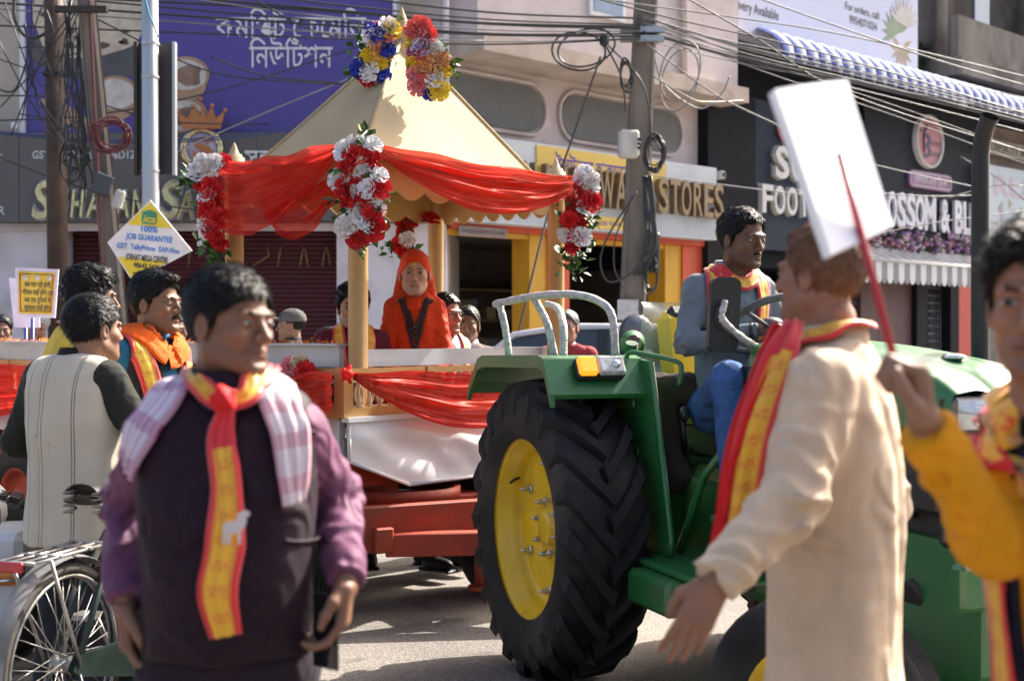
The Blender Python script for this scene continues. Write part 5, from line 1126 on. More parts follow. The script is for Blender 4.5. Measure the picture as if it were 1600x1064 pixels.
# grab handle and rails
q = MB(); q.tube(spline([Q(.36, .50, 1.40), Q(.38, .49, 1.435), Q(.42, .44, 1.43), Q(.52, .34, 1.40), Q(.54, .33, 1.36), Q(.53, .335, 1.30)], 24), .011, 8); q.build('grab_handle', GRN, tk)
def wrap_tube(name, pts, r_=.0175, n=46, seed=0):
    rn = random.Random(seed); c = spline(pts, n); q = MB(); q.tube(c, [r_*(1+.07*rn.uniform(-1, 1)) for _ in range(n)], 9); return q.build(name, WRAP, tk)
for s in (1, -1):
    wrap_tube('guard_rail', [Q(-.46, .80*s, 1.655), Q(-.40, .80*s, 1.66), Q(-.05, .74*s, 1.685), Q(.17, .66*s, 1.685), Q(.27, .585*s, 1.655), Q(.32, .545*s, 1.59), Q(.335, .535*s, 1.42)], seed=1)
    wrap_tube('rail_post', [Q(-.40, .80*s, 1.65), Q(-.37, .785*s, 1.55), Q(-.34, .775*s, 1.41)], n=20, seed=2)
    wrap_tube('rail_post', [Q(-.09, .74*s, 1.67), Q(-.04, .70*s, 1.56), Q(.0, .68*s, 1.41)], n=20, seed=3)
    wrap_tube('rail_post', [Q(-.30, .60*s, 1.655), Q(-.16, .60*s, 1.63), Q(-.02, .63*s, 1.55), Q(.03, .65*s, 1.41)], n=24, seed=4)
# seat
SEATY = mat('yellow_vinyl', (.72, .50, .03), .4, var=.05)
q = MB(); q.box(Q(.14, .02, 1.44), (.09, .42, .36), frame(nrm(QH*.97+UP*.18), -QN, nrm(UP*.97-QH*.18)), bev=.04); q.build('seat_back', SEATY, tk)
q = MB(); q.box(Q(.38, .0, 1.19), (.44, .47, .13), RQ, bev=.05); q.build('seat_cushion', SEATY, tk)
q = MB(); qbox(q, .08, .155, -.17, .19, 1.26, 1.64, bev=.03); q.build('seat_shell', BLKP, tk)
q = MB(); qbox(q, .15, .55, -.15, .15, .98, 1.13, bev=.02); q.build('seat_base', DRK, tk)
for s_ in (.27,):
    q = MB(); q.tube([Q(.45, s_, 1.0), Q(.50, s_+.03, 1.16)], .012, 6); q.ball(Q(.51, s_+.03, 1.18), (.025, .025, .035), 8, 6); q.build('lever', BLKP, tk)
# floor, steps, pedals, steering
q = MB(); qbox(q, .45, 1.15, -.56, .56, .58, .61, bev=.01); qbox(q, .62, .98, .40, .62, .44, .58, bev=.02); q.build('foot_plate', GRN, tk, kind='stuff')
for (f, s_, z) in ((.92, .34, .80), (1.0, .24, .86), (.98, -.3, .82)):
    q = MB(); q.box(Q(f, s_, z), (.06, .10, .03), RQ, bev=.008); q.tube([Q(f, s_, z-.01), Q(f+.12, s_-.04, z+.08), Q(f+.2, s_-.08, .75)], .012, 6); q.build('pedal', GRN, tk)
q = MB()
for k in range(7): q.tube(spline([Q(.6+.07*k, .22, .62), Q(.72+.05*k, .25+.01*k, .85), Q(.9, .2-.02*k, 1.0+.03*k)], 10), .012, 6)
q.build('linkage', DRK, tk, kind='stuff')
q = MB(); q.tube([Q(.58, .36, .62), Q(.74, .33, .95), Q(.92, .26, 1.15)], .018, 8); q.build('control_rod', GRN, tk)
q = MB(); qbox(q, .88, 1.05, -.27, .27, .62, 1.44, bev=.05); q.build('dash_cowl', BLKP, tk)
sc = Q(.74, 0.02, 1.555); sa = nrm(-QH*.55+UP*.83); q = MB(); q.tube([sc-sa*.30+QH*.0, sc], .022, 8); q.build('steering_column', BLKP, tk)
u_ = nrm(np.cross(sa, QN)); ringp = [sc+.20*(math.cos(t)*QN+math.sin(t)*u_) for t in np.linspace(0, 2*math.pi, 36, endpoint=False)]
q = MB(); q.tube(ringp, .017, 8, closed=True)
for t in (.5, 2.6, 4.7): q.tube([sc-sa*.03, sc+.195*(math.cos(t)*QN+math.sin(t)*u_)], .010, 6)
q.ball(sc, (.05, .05, .03), 10, 6); q.build('steering_wheel', mat('dull_wheel', (.10, .10, .10), .4, var=.3, scale=20), tk)
# mirror with wrapped arm
mc = P(1130, 492, 4.95); q = MB(); q.prism(rounded(-.062, .062, -.145, .145, .035), -.012, .018, mc, V3(.97, .24, 0), V3(.05, 0, 1), V3(.24, -.97, 0)); mo = q.build('mirror', BLKP, tk)
q = MB(); c = spline([P(1133, 470, 4.90), P(1128, 492, 4.88), P(1132, 503, 4.88), P(1160, 528, 4.92), P(1190, 545, 5.0), P(1205, 548, 5.05)], 30); rn = random.Random(3); q.tube(c, [.013*(1+.25*rn.uniform(-1, 1)) for _ in range(30)], 8); q.build('mirror_arm', WRAP, mo)
q = MB(); put_text(q, 'M 3', mc+V3(.24, -.97, 0)*.0185+V3(-.0, 0, .01), V3(.97, .24, 0), V3(.05, 0, 1), V3(.24, -.97, 0), .05); q.build('scratched_mark', mat('scratch_grey', (.05, .05, .055), .6), mo)
# bonnet
def hood_pt(u, v):
    """u: rear..front, v: across the arch right..left"""
    f = .98+1.13*u; top = 1.505-.02*u-.10*u**2.2-.03*max(0, u-.93)/.07; hw = .275-.035*u; t = (v-.5)*2
    if abs(t) < .72: s_ = hw*t/.72*.93; z = top-.035*(t/.72)**2*(1-.3*u)-.012*math.exp(-((abs(t)-.30)/.07)**2)*u
    else: k = (abs(t)-.72)/.28; s_ = math.copysign(hw*(.93+.07*math.sin(k*1.57)), t); z = top-.035-.022*k-.30*max(0, k-.12)*(.55 if u > .5 else .62)
    return Q(f, -s_, z)
q = MB(); q.grid(hood_pt, 26, 41); q.build('bonnet', GRN, tk)
q = MB(); qbox(q, 1.0, 2.06, -.235, .235, .95, 1.275, bev=.02); q.build('bonnet_side', BLKP, tk)
q = MB(); qbox(q, 2.04, 2.095, -.235, .235, .86, 1.335, bev=.02); gr = q.build('grille', BLKP, tk)
for i in range(12): q = MB(); qbox(q, 2.096, 2.105, -.22, .22, .90+.025*i, .908+.025*i); q.build('grille_slat', DRK, gr)
HL = mat('headlamp_glass', (.55, .57, .58), .06, var=.3, scale=16, coat=1.0, metal=.5)
for s_ in (.135, -.135):
    q = MB(); qbox(q, 2.088, 2.122, s_-.092, s_+.092, 1.215, 1.325, bev=.02); hl = q.build('headlight', mat('lamp_bezel', (.12, .12, .12), .3), tk)
    q = MB(); q.grid(lambda u, v: Q(2.122+.014*math.sin(math.pi*u)*math.sin(math.pi*v), s_-.08+.16*u, 1.226+.088*v), 9, 7); q.build('lens', HL, hl)
    q = MB(); q.lathe([(.001, 0), (.02, .002), (.034, .012)], 14, Q(2.122, s_, 1.268), QH); q.build('reflector', mat('lamp_chrome', (.8, .8, .8), .08, metal=1), hl)
q = MB(); q.ball(Q(1.86, .02, 1.440), (.055, .028, .014), 12, 8, R=RQ); q.build('bonnet_badge', mat('lamp_chrome', (.8, .8, .8), .08, metal=1), tk)
# front support, bumper, axle
q = MB(); fr_ = [(1.65, .50), (1.85, .42), (2.16, .42), (2.22, .50), (2.22, .80), (2.14, .88), (1.65, .88)]; qprof(q, fr_, -.21, .21); q.build('front_support', GRN, tk)
q = MB(); qbox(q, 2.18, 2.25, -.30, .30, .70, .84, bev=.015); q.build('bumper_bar', GRN, tk)
q = MB(); q.cyl(Q(2.0, -.56, .40), Q(2.0, .56, .40), .055, n=10); q.build('front_axle', GRN, tk)
for s_ in (1, -1):
    a0 = nrm(QN*s_); ang = .55; ax = np.array([a0[0]*math.cos(ang)-a0[1]*math.sin(ang), a0[0]*math.sin(ang)+a0[1]*math.cos(ang), 0]); road_wheel(tk, Q(2.0, .61*s_, .37), ax, R=.37, w_=.18, rim=.215, rm=YLW, name='front_wheel')
# exhaust
q = MB(); ec = Q(1.64, -.27, 0); q.tube([ec+UP*1.30, ec+UP*1.75, ec+UP*2.14, ec+UP*2.19+QH*.008, ec+UP*2.235+QH*.025, ec+UP*2.27+QH*.05], [.031, .031, .030, .030, .030, .031], 18, cap=False); q.build('exhaust_pipe', mat('exhaust_black', (.012, .012, .013), .45, var=.2), tk)
q = MB(); q.tube([ec+UP*1.05, ec+UP*1.34], .05, 14); q.build('muffler', DRK, tk)
# green cap behind the fender rail
q = MB(); cc = P(988, 536, 5.75)
for k in range(5): q.lathe([(.052-.004*k, 0), (.058-.004*k, .006), (.052-.004*k, .012)], 18, cc+V3(0, -.013*k, .0), (0.1, -1, .1))
q.tube([cc+V3(0, .02, 0), Q(-.1, .3, 1.1)], .03, 8); q.build('hose_cap', GRN, tk)
q = MB(); qbox(q, -.18, .12, -.42, -.16, 1.12, 1.44, bev=.02); q.build('tool_box', BLKP, tk)
# ------------------------------------------------------------------ poles, boxes and wires
POLC = mat('pole_concrete', (.22, .19, .16), .85, var=.2, scale=4, bump=.4, bscale=50, dirt=(.10, .09, .085), dirt_amt=.7, stretch=(1, 1, .3))
CBL = mat('black_cable', (.03, .03, .032), .5, var=.2); CBLG = mat('grey_cable', (.20, .20, .20), .6, var=.2); CBLR = mat('maroon_cable', (.13, .035, .04), .5); CBLB = mat('blue_cable', (.03, .06, .18), .5)
STEEL = mat('galvanised_pole', (.42, .44, .46), .4, metal=.6, var=.12, scale=5, dirt=(.25, .24, .23), dirt_amt=.5, stretch=(1, 1, .2))
up_ = thing('utility_pole', 'weathered concrete utility pole hung with black cables before hardware shop', 'utility pole', (1.45, 15.5, 0))
def rect_pole(mb, p, r_, w0, w1, d=None):
    p, r_ = np.asarray(p), np.asarray(r_); ax = nrm(r_-p); x = nrm(np.cross([0, -1., 0], ax)); y = np.cross(ax, x); d0 = d or .8
    vs = []
    for c, w_ in ((p, w0), (r_, w1)):
        b = .12*w_
        for (i, j) in ((-1, -1), (1, -1), (1, 1), (-1, 1)):
            for (e, g) in (((1, 0), (0, 1)) if i*j > 0 else ((0, 1), (1, 0))): vs.append(c+x*i*(w_/2-b*e)+y*j*(w_*d0/2-b*g))
    mb.add(vs, [tuple(range(8))[::-1], tuple(range(8, 16))]+[(k, (k+1) % 8, 8+(k+1) % 8, 8+k) for k in range(8)])
pb_ = np.array([P(978, 520, 15.5)[0], 15.5, 0]); pt_ = P(1014, -120, 15.5)
q = MB(); rect_pole(q, pb_, pt_, .33, .26); q.build('shaft', POLC, up_)
for py in (48, 62): q = MB(); c = P(1003, py, 15.36); q.box(c, (.52, .10, .07)); q.build('clamp', STEEL, up_)
q = MB(); q.box(P(981, 484, 15.34), (.25, .012, .24)); q.build('paper_notice', mat('notice_paper', (.55, .53, .52), .8, var=.15, scale=20), up_)
bx = thing('junction_box', 'pale grey plastic junction box strapped to the concrete utility pole', 'box', tuple(P(982, 226, 15.2)))
q = MB(); q.box(P(982, 226, 15.2), (.24, .16, .33), Rz(.15), bev=.03); q.build('case', mat('box_grey', (.50, .48, .44), .5), bx)
q = MB()
for k in (-.05, 0, .05): q.cyl(P(993, 226, 15.15)+V3(.02, -.05, k), P(993, 226, 15.15)+V3(.06, -.06, k), .018, n=8)
q.build('socket', BLKP, bx, kind='stuff')
def cable(mb, pts, r_=.012, n=30, mi=0): mb.tube(spline([P(*p) for p in pts], n), r_, 5, mi=mi)
def coil(mb, px, py, Z, rx, ry, turns, r_, seed, jit=.10, mi=0):
    rn = random.Random(seed)
    for k in range(turns):
        a, b, cx, cy = rx*(1+rn.uniform(-jit, jit)*2), ry*(1+rn.uniform(-jit, jit)*2), px+rn.gauss(0, rx*.10), py+rn.gauss(0, ry*.10); t0 = rn.uniform(-.3, .3)
        mb.tube([P(cx+a*math.cos(t), cy+b*math.sin(t+t0), Z+rn.uniform(-.02, .02)+.04*math.sin(3*t)) for t in np.linspace(0, 6.283, 28, endpoint=False)], r_, 5, closed=True, mi=mi)
def cobj(mb, name, label, cat, m=None, group=None): o = mb.build(name, m or CBL); tag(o, label, cat, group); return o
q = MB(); coil(q, 1022, 240, 15.2, 15, 26, 9, .010, 1); cobj(q, 'cable_coil', 'small black cable coil beside the grey junction box', 'cable coil')
q = MB(); coil(q, 978, 118, 15.2, 8, 22, 7, .010, 2); cobj(q, 'cable_coil', 'narrow black cable coil high on the left of the concrete pole', 'cable coil')
q = MB()
rn = random.Random(6)
for k in range(12): x = 1012+rn.uniform(-6, 8); cable(q, [(x-2, 275, 15.25), (x+rn.uniform(-4, 8), 330, 15.2), (x+rn.uniform(-6, 10), 385, 15.2), (x-14+rn.uniform(-8, 8), 430, 15.25)], .012, 14)
coil(q, 1017, 430, 15.25, 10, 26, 5, .010, 7); cobj(q, 'cable_bundle', 'thick black cable bundle hanging down the concrete utility pole', 'cable bundle')
q = MB(); cable(q, [(995, 300, 15.2), (955, 360, 15.1), (938, 405, 15.1), (950, 440, 15.1), (985, 428, 15.1), (1012, 395, 15.2)], .012); cable(q, [(985, 320, 15.2), (962, 370, 15.1), (960, 420, 15.1), (975, 450, 15.1)], .010); cobj(q, 'cable_loop', 'large slack black cable loop left of the pole above the car', 'cable')
q = MB(); q.box(P(1022, 395, 15.3), (.13, .10, .48), bev=.02); o = q.build('meter_box', BLKP); tag(o, 'slim black box on the right side of the concrete pole', 'box')
q = MB(); coil(q, 908, 78, 15.0, 43, 30, 2, .013, 3, jit=.03); cobj(q, 'cable_loop', 'big oval black cable loop left of the concrete pole top', 'cable')
q = MB(); q.box(P(944, 64, 15.0), (.11, .10, .14), bev=.03); o = q.build('splice_box', BLKP); tag(o, 'small black splice box where the wires meet left of the pole', 'box')
q = MB(); cable(q, [(945, 70, 15.0), (970, 120, 15.0), (978, 175, 15.1)], .012); cable(q, [(950, 72, 15), (1000, 125, 15), (1015, 180, 15.1), (1017, 230, 15.2)], .010); cobj(q, 'cable', 'pair of black cables dropping from the splice box to the pole', 'cable')
q = MB(); coil(q, 1058, 118, 15.6, 30, 50, 2, .010, 9, jit=.05); cable(q, [(1020, 70, 15.5), (1035, 130, 15.5), (1090, 170, 15.6), (1125, 150, 15.7), (1140, 120, 15.8)], .011); cobj(q, 'cable_loop', 'slack grey cable loops right of the concrete pole top', 'cable', CBLG)
q = MB(); cable(q, [(938, 90, 15), (900, 200, 14.6), (860, 320, 14.2), (800, 560, 13.2)], .013, 20); cobj(q, 'guy_wire', 'straight guy wire slanting down in front of hardware shop', 'wire')
# overhead spans: (points, radius, material)
spans = []
rn = random.Random(12)
for k, (y0, y1) in enumerate(((-12, 40), (-2, 46), (8, 50), (16, 54), (24, 58), (34, 61), (44, 62), (2, 43), (-30, 30))):
    sag = rn.uniform(2, 9); x0 = rn.choice((-40, 120, 240)); spans.append(([(x0, y0-10+rn.uniform(-12, 6), 13.2), (480, y0+14+sag*.3, 13.9), (760, (y0+y1)/2+12+sag, 14.5), (1000, y1, 15.3)], rn.choice((.008, .010, .013)), rn.choice((0, 0, 1))))
for k in range(12):
    y0 = rn.uniform(25, 75); y1 = rn.uniform(150, 262); spans.append(([(1005, y0, 15.3), (1180, y0+(y1-y0)*.28+rn.uniform(4, 14), 16.2), (1400, y0+(y1-y0)*.62+rn.uniform(3, 10), 17.2), (1640, y1+10, 18.3)], rn.choice((.006, .007, .009)), rn.choice((1, 1, 1, 0))))
for (a, b, c, d, mi) in ((( 700, -30), (1100, 22), (1340, 60), (1640, 130), 1), ((1160, -10), (1330, 50), (1480, 100), (1640, 145), 1), ((860, -20), (1050, 30), (1300, 88), (1640, 190), 0), ((1040, -20), (1180, 60), (1330, 150), (1640, 250), 0),
                         ((1010, 70), (1120, 150), (1230, 205), (1300, 260), 1), ((1020, 120), (1080, 155), (1110, 160), (1160, 158), 1), ((-20, 190), (150, 180), (350, 140), (620, 55), 0), ((-20, 205), (200, 220), (420, 205), (640, 150), 3), ((-20, 208), (200, 224), (430, 208), (640, 154), 3), ((-20, 240), (150, 300), (320, 330), (560, 350), 0),
                         ((330, 90), (420, 120), (560, 132), (640, 130), 0), ((150, 30), (320, 110), (480, 130), (640, 132), 0), ((250, 250), (350, 205), (480, 150), (630, 90), 1), ((380, -10), (480, 45), (560, 60), (760, 65), 0), ((-20, 150), (120, 155), (260, 190), (420, 195), 0)):
    spans.append(([(a[0], a[1], 13.5), (b[0], b[1], 14), (c[0], c[1], 14.5), (d[0], d[1], 15.5)], .009, mi))
CM = [CBL, CBLG, CBLR, CBLB]
def span_y(pts, x):
    c = spline([(p[0], p[1], p[2]) for p in pts], 60); j = int(np.argmin(np.abs(c[:, 0]-x))); return c[j, 1] if abs(c[j, 0]-x) < 30 else 9999
CN = ['dark', 'pale', 'maroon', 'blue']
lft = sorted([i for i, t in enumerate(spans) if t[0][0][0] < 900], key=lambda i: span_y(spans[i][0], 500)); rgt = sorted([i for i, t in enumerate(spans) if t[0][0][0] >= 900], key=lambda i: span_y(spans[i][0], 1180))
for k, (pts, r_, mi) in enumerate(spans):
    q = MB(); cable(q, pts, r_, 26); o = q.build('overhead_wire', CM[mi])
    tag(o, ('%s overhead wire, %s from the top where wires cross the purple hoarding' % (CN[mi], ORD[lft.index(k)])) if k in lft else ('%s overhead wire, %s from the top right of the concrete pole' % (CN[mi], ORD[rgt.index(k)])), 'wire', 'overhead wires')
# low wires in front of the footwear and slatted fronts
for k, (p0, p1, p2) in enumerate((((1000, 272), (1150, 292), (1340, 315)), ((1330, 250), (1440, 275), (1535, 295)), ((1345, 300), (1450, 307), (1535, 305)), ((1330, 375), (1450, 350), (1600, 330)), ((1500, 245), (1560, 280), (1620, 330)), ((1480, 310), (1560, 290), (1640, 296)))):
    q = MB(); cable(q, [(*p0, 17.0), (*p1, 17.4), (*p2, 18)], .008, 16); o = q.build('overhead_wire', CBLG); tag(o, ('pale wire drooping from concrete pole across the footwear letters', 'pale wire sagging below the pink round logo', 'pale wire crossing just below the mauve Bengali sign', 'pale wire rising across the bold white letters and flower box', 'pale wire slanting steeply down over the pale blue signboard', 'pale wire crossing behind the exhaust to the blue signboard')[k], 'wire', 'low wires before the dark shops')
# left poles
dp = thing('steel_pole', 'dark rusty steel pole at the far left before the saree shop', 'pole', (P(90, 0, 13)[0], 13, 0))
q = MB(); q.cyl((P(94, 0, 13)[0], 13, 0), P(84, -150, 13), .105, .095, 14); q.build('shaft', mat('rusty_steel', (.075, .045, .032), .7, var=.3, scale=6, dirt=(.03, .025, .02), dirt_amt=.6), dp)
q = MB(); q.lathe([(.115, 0), (.125, .02), (.115, .04)], 14, P(87, 120, 13)); q.build('collar', DRK, dp)
lp = thing('utility_pole', 'leaning concrete utility pole tangled with wires beside the steel lamp post', 'utility pole', (P(185, 0, 12.5)[0], 12.5, 0))
a_ = P(122, -150, 12.5); b_ = P(176, 420, 12.5); d_ = b_-a_; foot = b_+d_*(b_[2]/-d_[2])
q = MB(); rect_pole(q, foot, a_, .20, .15); q.build('shaft', POLC, lp)
q = MB(); q.tube([foot+V3(-.06, -.12, 0), b_+V3(-.06, -.12, 0), P(141, 10, 12.38), P(138, -150, 12.38)], .018, 7); q.build('conduit', CBLR, lp)
q = MB(); q.box(P(128, 16, 12.35), (.50, .06, .06)); q.build('crossarm', DRK, lp)
q = MB(); coil(q, 173, 213, 12.25, 27, 24, 11, .008, 13, jit=.12); cobj(q, 'cable_coil', 'round maroon cable coil hung on the leaning pole', 'cable coil', CBLR)
q = MB(); coil(q, 115, 250, 12.7, 14, 34, 8, .007, 15, jit=.3)
rn = random.Random(14)
for k in range(22): x = rn.uniform(100, 148); cable(q, [(x+rn.uniform(-8, 8), rn.uniform(-10, 60), 12.6), (x+rn.uniform(-14, 10), 120, 12.5), (x+rn.uniform(-12, 22), 200, 12.5), (x+rn.uniform(-5, 34), rn.uniform(240, 330), 12.5)], .008, 16)
for k in range(12): cable(q, [(rn.uniform(-30, 40), rn.uniform(-20, 220), 12.9), (70, rn.uniform(0, 200), 12.8), (118+rn.uniform(-8, 20), rn.uniform(10, 260), 12.6)], .007, 12)
cobj(q, 'cable_tangle', 'tangle of thin black wires around the two left poles', 'cable tangle')
tag(bpy.data.objects['cable_tangle'], kind='stuff')
q = MB(); cable(q, [(25, -20, 13.2), (24, 30, 13.2), (45, 60, 13.2), (75, 50, 13.1), (88, 15, 13)], .016, 26); cable(q, [(52, -10, 13.2), (48, 70, 13.2), (25, 140, 13.2), (-10, 138, 13.2)], .010, 20); cobj(q, 'cable_loop', 'hanging black cable loop at the top left corner', 'cable')
q = MB(); q.box(P(160, 289, 12.3), (.17, .12, .20), Rz(.3)@np.array([[.94, 0, .34], [0, 1, 0], [-.34, 0, .94]]), bev=.01); o = q.build('meter_box', mat('slate_box', (.05, .06, .07), .5)); tag(o, 'dark square box fixed to the leaning pole above the diamond sign', 'box')
q = MB(); q.box(P(186, 312, 12.3), (.09, .10, .19), np.array([[.95, 0, .3], [0, 1, 0], [-.3, 0, .95]]), bev=.02); o = q.build('meter_box', mat('box_grey', (.5, .48, .44), .5)); tag(o, 'small pale box fixed to the leaning pole above the diamond sign', 'box')
sp_ = thing('lamp_post', 'tall galvanised steel lamp post carrying the diamond sign', 'pole', (P(236, 0, 11)[0], 11, 0))
q = MB(); x_ = P(236, 0, 11)[0]; q.tube([(x_, 11, 0), (x_, 11, 2.4), (x_-.01, 11, 6.2)], [.075, .072, .066], 18); q.build('shaft', STEEL, sp_)
for py in (70, 122, 268): q = MB(); q.lathe([(.076, -.012), (.08, 0), (.076, .012)], 16, P(236, py, 11)); q.build('band', STEEL, sp_)
q = MB(); q.tube([P(228, 0, 10.9), P(234, 25, 10.9), P(243, 45, 10.9), P(247, 60, 10.92)], .008, 5); o = q.build('blue_rope', mat('blue_rope', (.03, .18, .30), .7)); tag(o, 'short blue rope tied round the steel lamp post', 'rope')
sb = thing('signboard', 'dark signboard seen from behind mounted on the steel lamp post', 'signboard', tuple(P(244, 170, 11.1)))
q = MB(); q.box(P(244, 171, 11.14), (.325, .05, 1.13)); q.build('board', mat('board_back', (.035, .032, .034), .6, var=.2), sb)
for (x, w_) in ((214, .03), (273.5, .025)): q = MB(); q.box(P(x, 171, 11.11), (w_, .07, 1.15)); q.build('frame_edge', STEEL if x > 250 else DRK, sb)
# diamond sign
ds = thing('diamond_sign', 'yellow and white diamond job advert on the steel lamp post', 'sign', tuple(P(234, 375, 10.85)))
Zs = 10.85; TL_ = P(168, 379, Zs); TT = P(235, 313, Zs); TRr = P(300, 392, Zs); TB = P(207, 440, Zs); cD = (TL_+TRr+TT+TB)/4
UxD = nrm(TRr-TL_); UyD = nrm(np.cross([0, -1., 0], UxD)*-1); UyD = UyD if UyD[2] > 0 else -UyD
def dpoly(pts, off, m, name, par=ds):
    q = MB(); b = [np.asarray(p)+V3(0, -off, 0) for p in pts]; n = len(b); q.add(b, [tuple(range(n))]); q.add([p+V3(0, .002, 0) for p in b], [tuple(range(n))[::-1]]); return q.build(name, m, par)
q = MB(); c4 = [TL_, TB, TRr, TT]; q.add([p for p in c4]+[p+V3(0, .02, 0) for p in c4], [(0, 1, 2, 3), (7, 6, 5, 4)]+[(i, 4+i, 4+(i+1) % 4, (i+1) % 4) for i in range(4)]); q.build('board', mat('advert_white', (.72, .68, .66), .45), ds)
AY = mat('advert_yellow', (.74, .55, .02), .45); AB = mat('advert_blue', (.06, .22, .60), .45); AK = mat('ink_black', (.03, .03, .035), .5); AG = mat('advert_green', (.03, .22, .13), .45)
lp2 = lambda a, b, t: a+(b-a)*t
e1 = .07
shr = lambda p: cD+(p-cD)*.955
sT, sL, sR, sB = shr(TT), shr(TL_), shr(TRr), shr(TB)
dpoly([lp2(sT, sL, .55), lp2(sT, sR, .55), sT], .004, AY, 'yellow_corner'); dpoly([sB, lp2(sB, sR, .62), lp2(sB, sL, .62)], .004, AY, 'yellow_corner')
q = MB()
def dt(txt, px, py, w_, h_, mi): put_text(q, txt, P(px, py, Zs)+V3(0, -.008, 0), UxD, UyD, NF, h_/FPX*Zs/.72, mi, fit=w_/FPX*Zs, bold=.025)
dt('100%', 233, 358, 26, 10, 0); dt('JOB GUARANTEE', 234, 372, 73, 9, 0); dt('GST  TallyPrime  SAP-Fico', 232, 388, 98, 8, 0); dt('JORHAT MEGA CENTRE', 230, 404, 66, 10, 1); dt('98642 56964', 232, 416, 46, 8, 1); dt('www.ica.in', 222, 427, 28, 5, 1)
q.build('lettering', [AB, AK], ds, kind='stuff')
q = MB(); c = P(234, 340, Zs)+V3(0, -.009, 0); q.prism(rounded(-.062, .062, -.058, .03, .02), 0, .004, c, UxD, UyD, NF); q.prism([(-.075, .035), (0, .062), (.075, .035), (0, .012)], .004, .007, c, UxD, UyD, NF); o = q.build('emblem', AG, ds)
q = MB(); put_text(q, 'ica', c+V3(0, -.007, -.012), UxD, UyD, NF, .085, fit=.105, shear=.2, bold=.02); q.build('lettering', AY, o)

# ------------------------------------------------------------------ white car parked in front of the hardware shop
cr = thing('parked_car', 'white car parked behind the tractor in front of hardware shop', 'car', (1.0, 13.2, 0))
CW_ = mat('white_car_paint', (.62, .63, .66), .3, var=.03, coat=.8); GLS = mat('car_glass', (.02, .025, .03), .05, var=.1, spec=.8)
cx0, cy0 = P(935, 0, 13.2)[0], 13.2
def carpt(x, z, s): return V3(cx0+x, cy0+s, z)
prof = [(-2.05, .35), (-2.1, .6), (-2.05, .86), (-1.95, .95), (-1.55, .99), (2.0, .97), (2.08, .8), (2.1, .5), (2.0, .33)]
q = MB(); vs = []; n = len(prof)
for s, k in ((-.82, 0), (-.76, .97), (.76, .97), (.82, 0)): pass
for s, sc_ in ((-.80, .985), (-.74, 1.0), (.74, 1.0), (.80, .985)): vs += [carpt(x*sc_, z if sc_ == 1 else (z-.5)*.97+.5, s) for x, z in prof]
fsC = [tuple(range(n)), tuple(range(3*n, 4*n))[::-1]]+[(r_*n+i, (r_+1)*n+i, (r_+1)*n+(i+1) % n, r_*n+(i+1) % n) for r_ in range(3) for i in range(n)]
q.add(vs, fsC); q.build('body', CW_, cr)
gl = [(-1.55, .985), (-.85, 1.52), (-.3, 1.58), (.9, 1.57), (1.5, 1.48), (1.98, .965)]
q = MB(); m = len(gl); vs = [carpt(x, z, -.72 if z < 1 else -.60) for x, z in gl]+[carpt(x, z, .72 if z < 1 else .60) for x, z in gl]
q.add(vs, [tuple(range(m)), tuple(range(m, 2*m))[::-1]]+[(i, m+i, m+i+1, i+1) for i in range(m-1)]); q.build('glasshouse', GLS, cr)
rf = [(-.95, 1.46), (-.8, 1.545), (-.3, 1.61), (.4, 1.625), (.95, 1.60), (1.55, 1.49)]
q = MB(); q.grid(lambda u, v: carpt(*[np.interp(u*(len(rf)-1), range(len(rf)), [r_[k] for r_ in rf]) for k in (0, 1)], (v-.5)*1.28)-V3(0, 0, .06*abs(2*v-1)**3.0), 24, 13); q.build('roof', CW_, cr)
for (x0_, x1_) in ((-.05, .05), (.95, 1.05)):
    q = MB(); q.add([carpt(x0_, .98, -.735), carpt(x1_, .98, -.735), carpt(x1_, 1.58, -.615), carpt(x0_, 1.58, -.615)], [(0, 1, 2, 3)]); q.build('door_pillar', BLKP, cr)
q = MB(); q.tube([carpt(-1.5, 1.0, -.73), carpt(-.87, 1.50, -.615), carpt(-.3, 1.585, -.60), carpt(.95, 1.575, -.60), carpt(1.5, 1.48, -.62)], .03, 6); q.build('roof_rail', CW_, cr)
for x in (-1.3, 1.3):
    for s in (-1, 1): road_wheel(cr, carpt(x, .31, .72*s), V3(0, s, 0), R=.31, w_=.19, rim=.20, rm=STEEL)
# second vehicle edge: white truck nose at far left
tv = thing('white_truck', 'white truck nose with orange indicator at the left edge behind the bicycle', 'truck', (P(-60, 0, 5.6)[0], 5.6, 0))
def wv(px, py, dz=0): return P(px, py, 5.5+dz)
q = MB(); a_ = wv(-260, 1000); b_ = wv(31, 838); q.box(((a_[0]+b_[0])/2, 5.75, (a_[2]+b_[2])/2+.05), (b_[0]-a_[0], .5, .36), bev=.03); q.build('bumper', mat('truck_white', (.60, .61, .62), .45, var=.06, dirt=(.4, .38, .36), dirt_amt=.4), tv)
q = MB(); c = wv(-70, 800, .45); q.ball(c, (.27, .30, .13), 18, 10); q.box(c+V3(-.25, .3, -.05), (.6, .7, .3), bev=.1); q.build('wing', mat('truck_white', (.6, .61, .62), .45), tv, kind='stuff')
q = MB(); q.box(wv(-10, 820, .28)+V3(0, 0, 0), (.06, .02, .16), bev=.01); q.build('blue_mark', mat('truck_blue', (.02, .06, .30), .4), tv)
q = MB(); q.ball(wv(8, 896, -.02), (.085, .04, .055), 14, 8); q.build('indicator', mat('orange_lens', (.65, .20, .03), .25, coat=.6), tv)
for py in (878, 893, 908): q = MB(); q.tube([wv(-60, py+3, -.06), wv(33, py-2, -.06)], .007, 6); q.build('guard_bar', mat('lamp_chrome', (.8, .8, .8), .08, metal=1), tv)
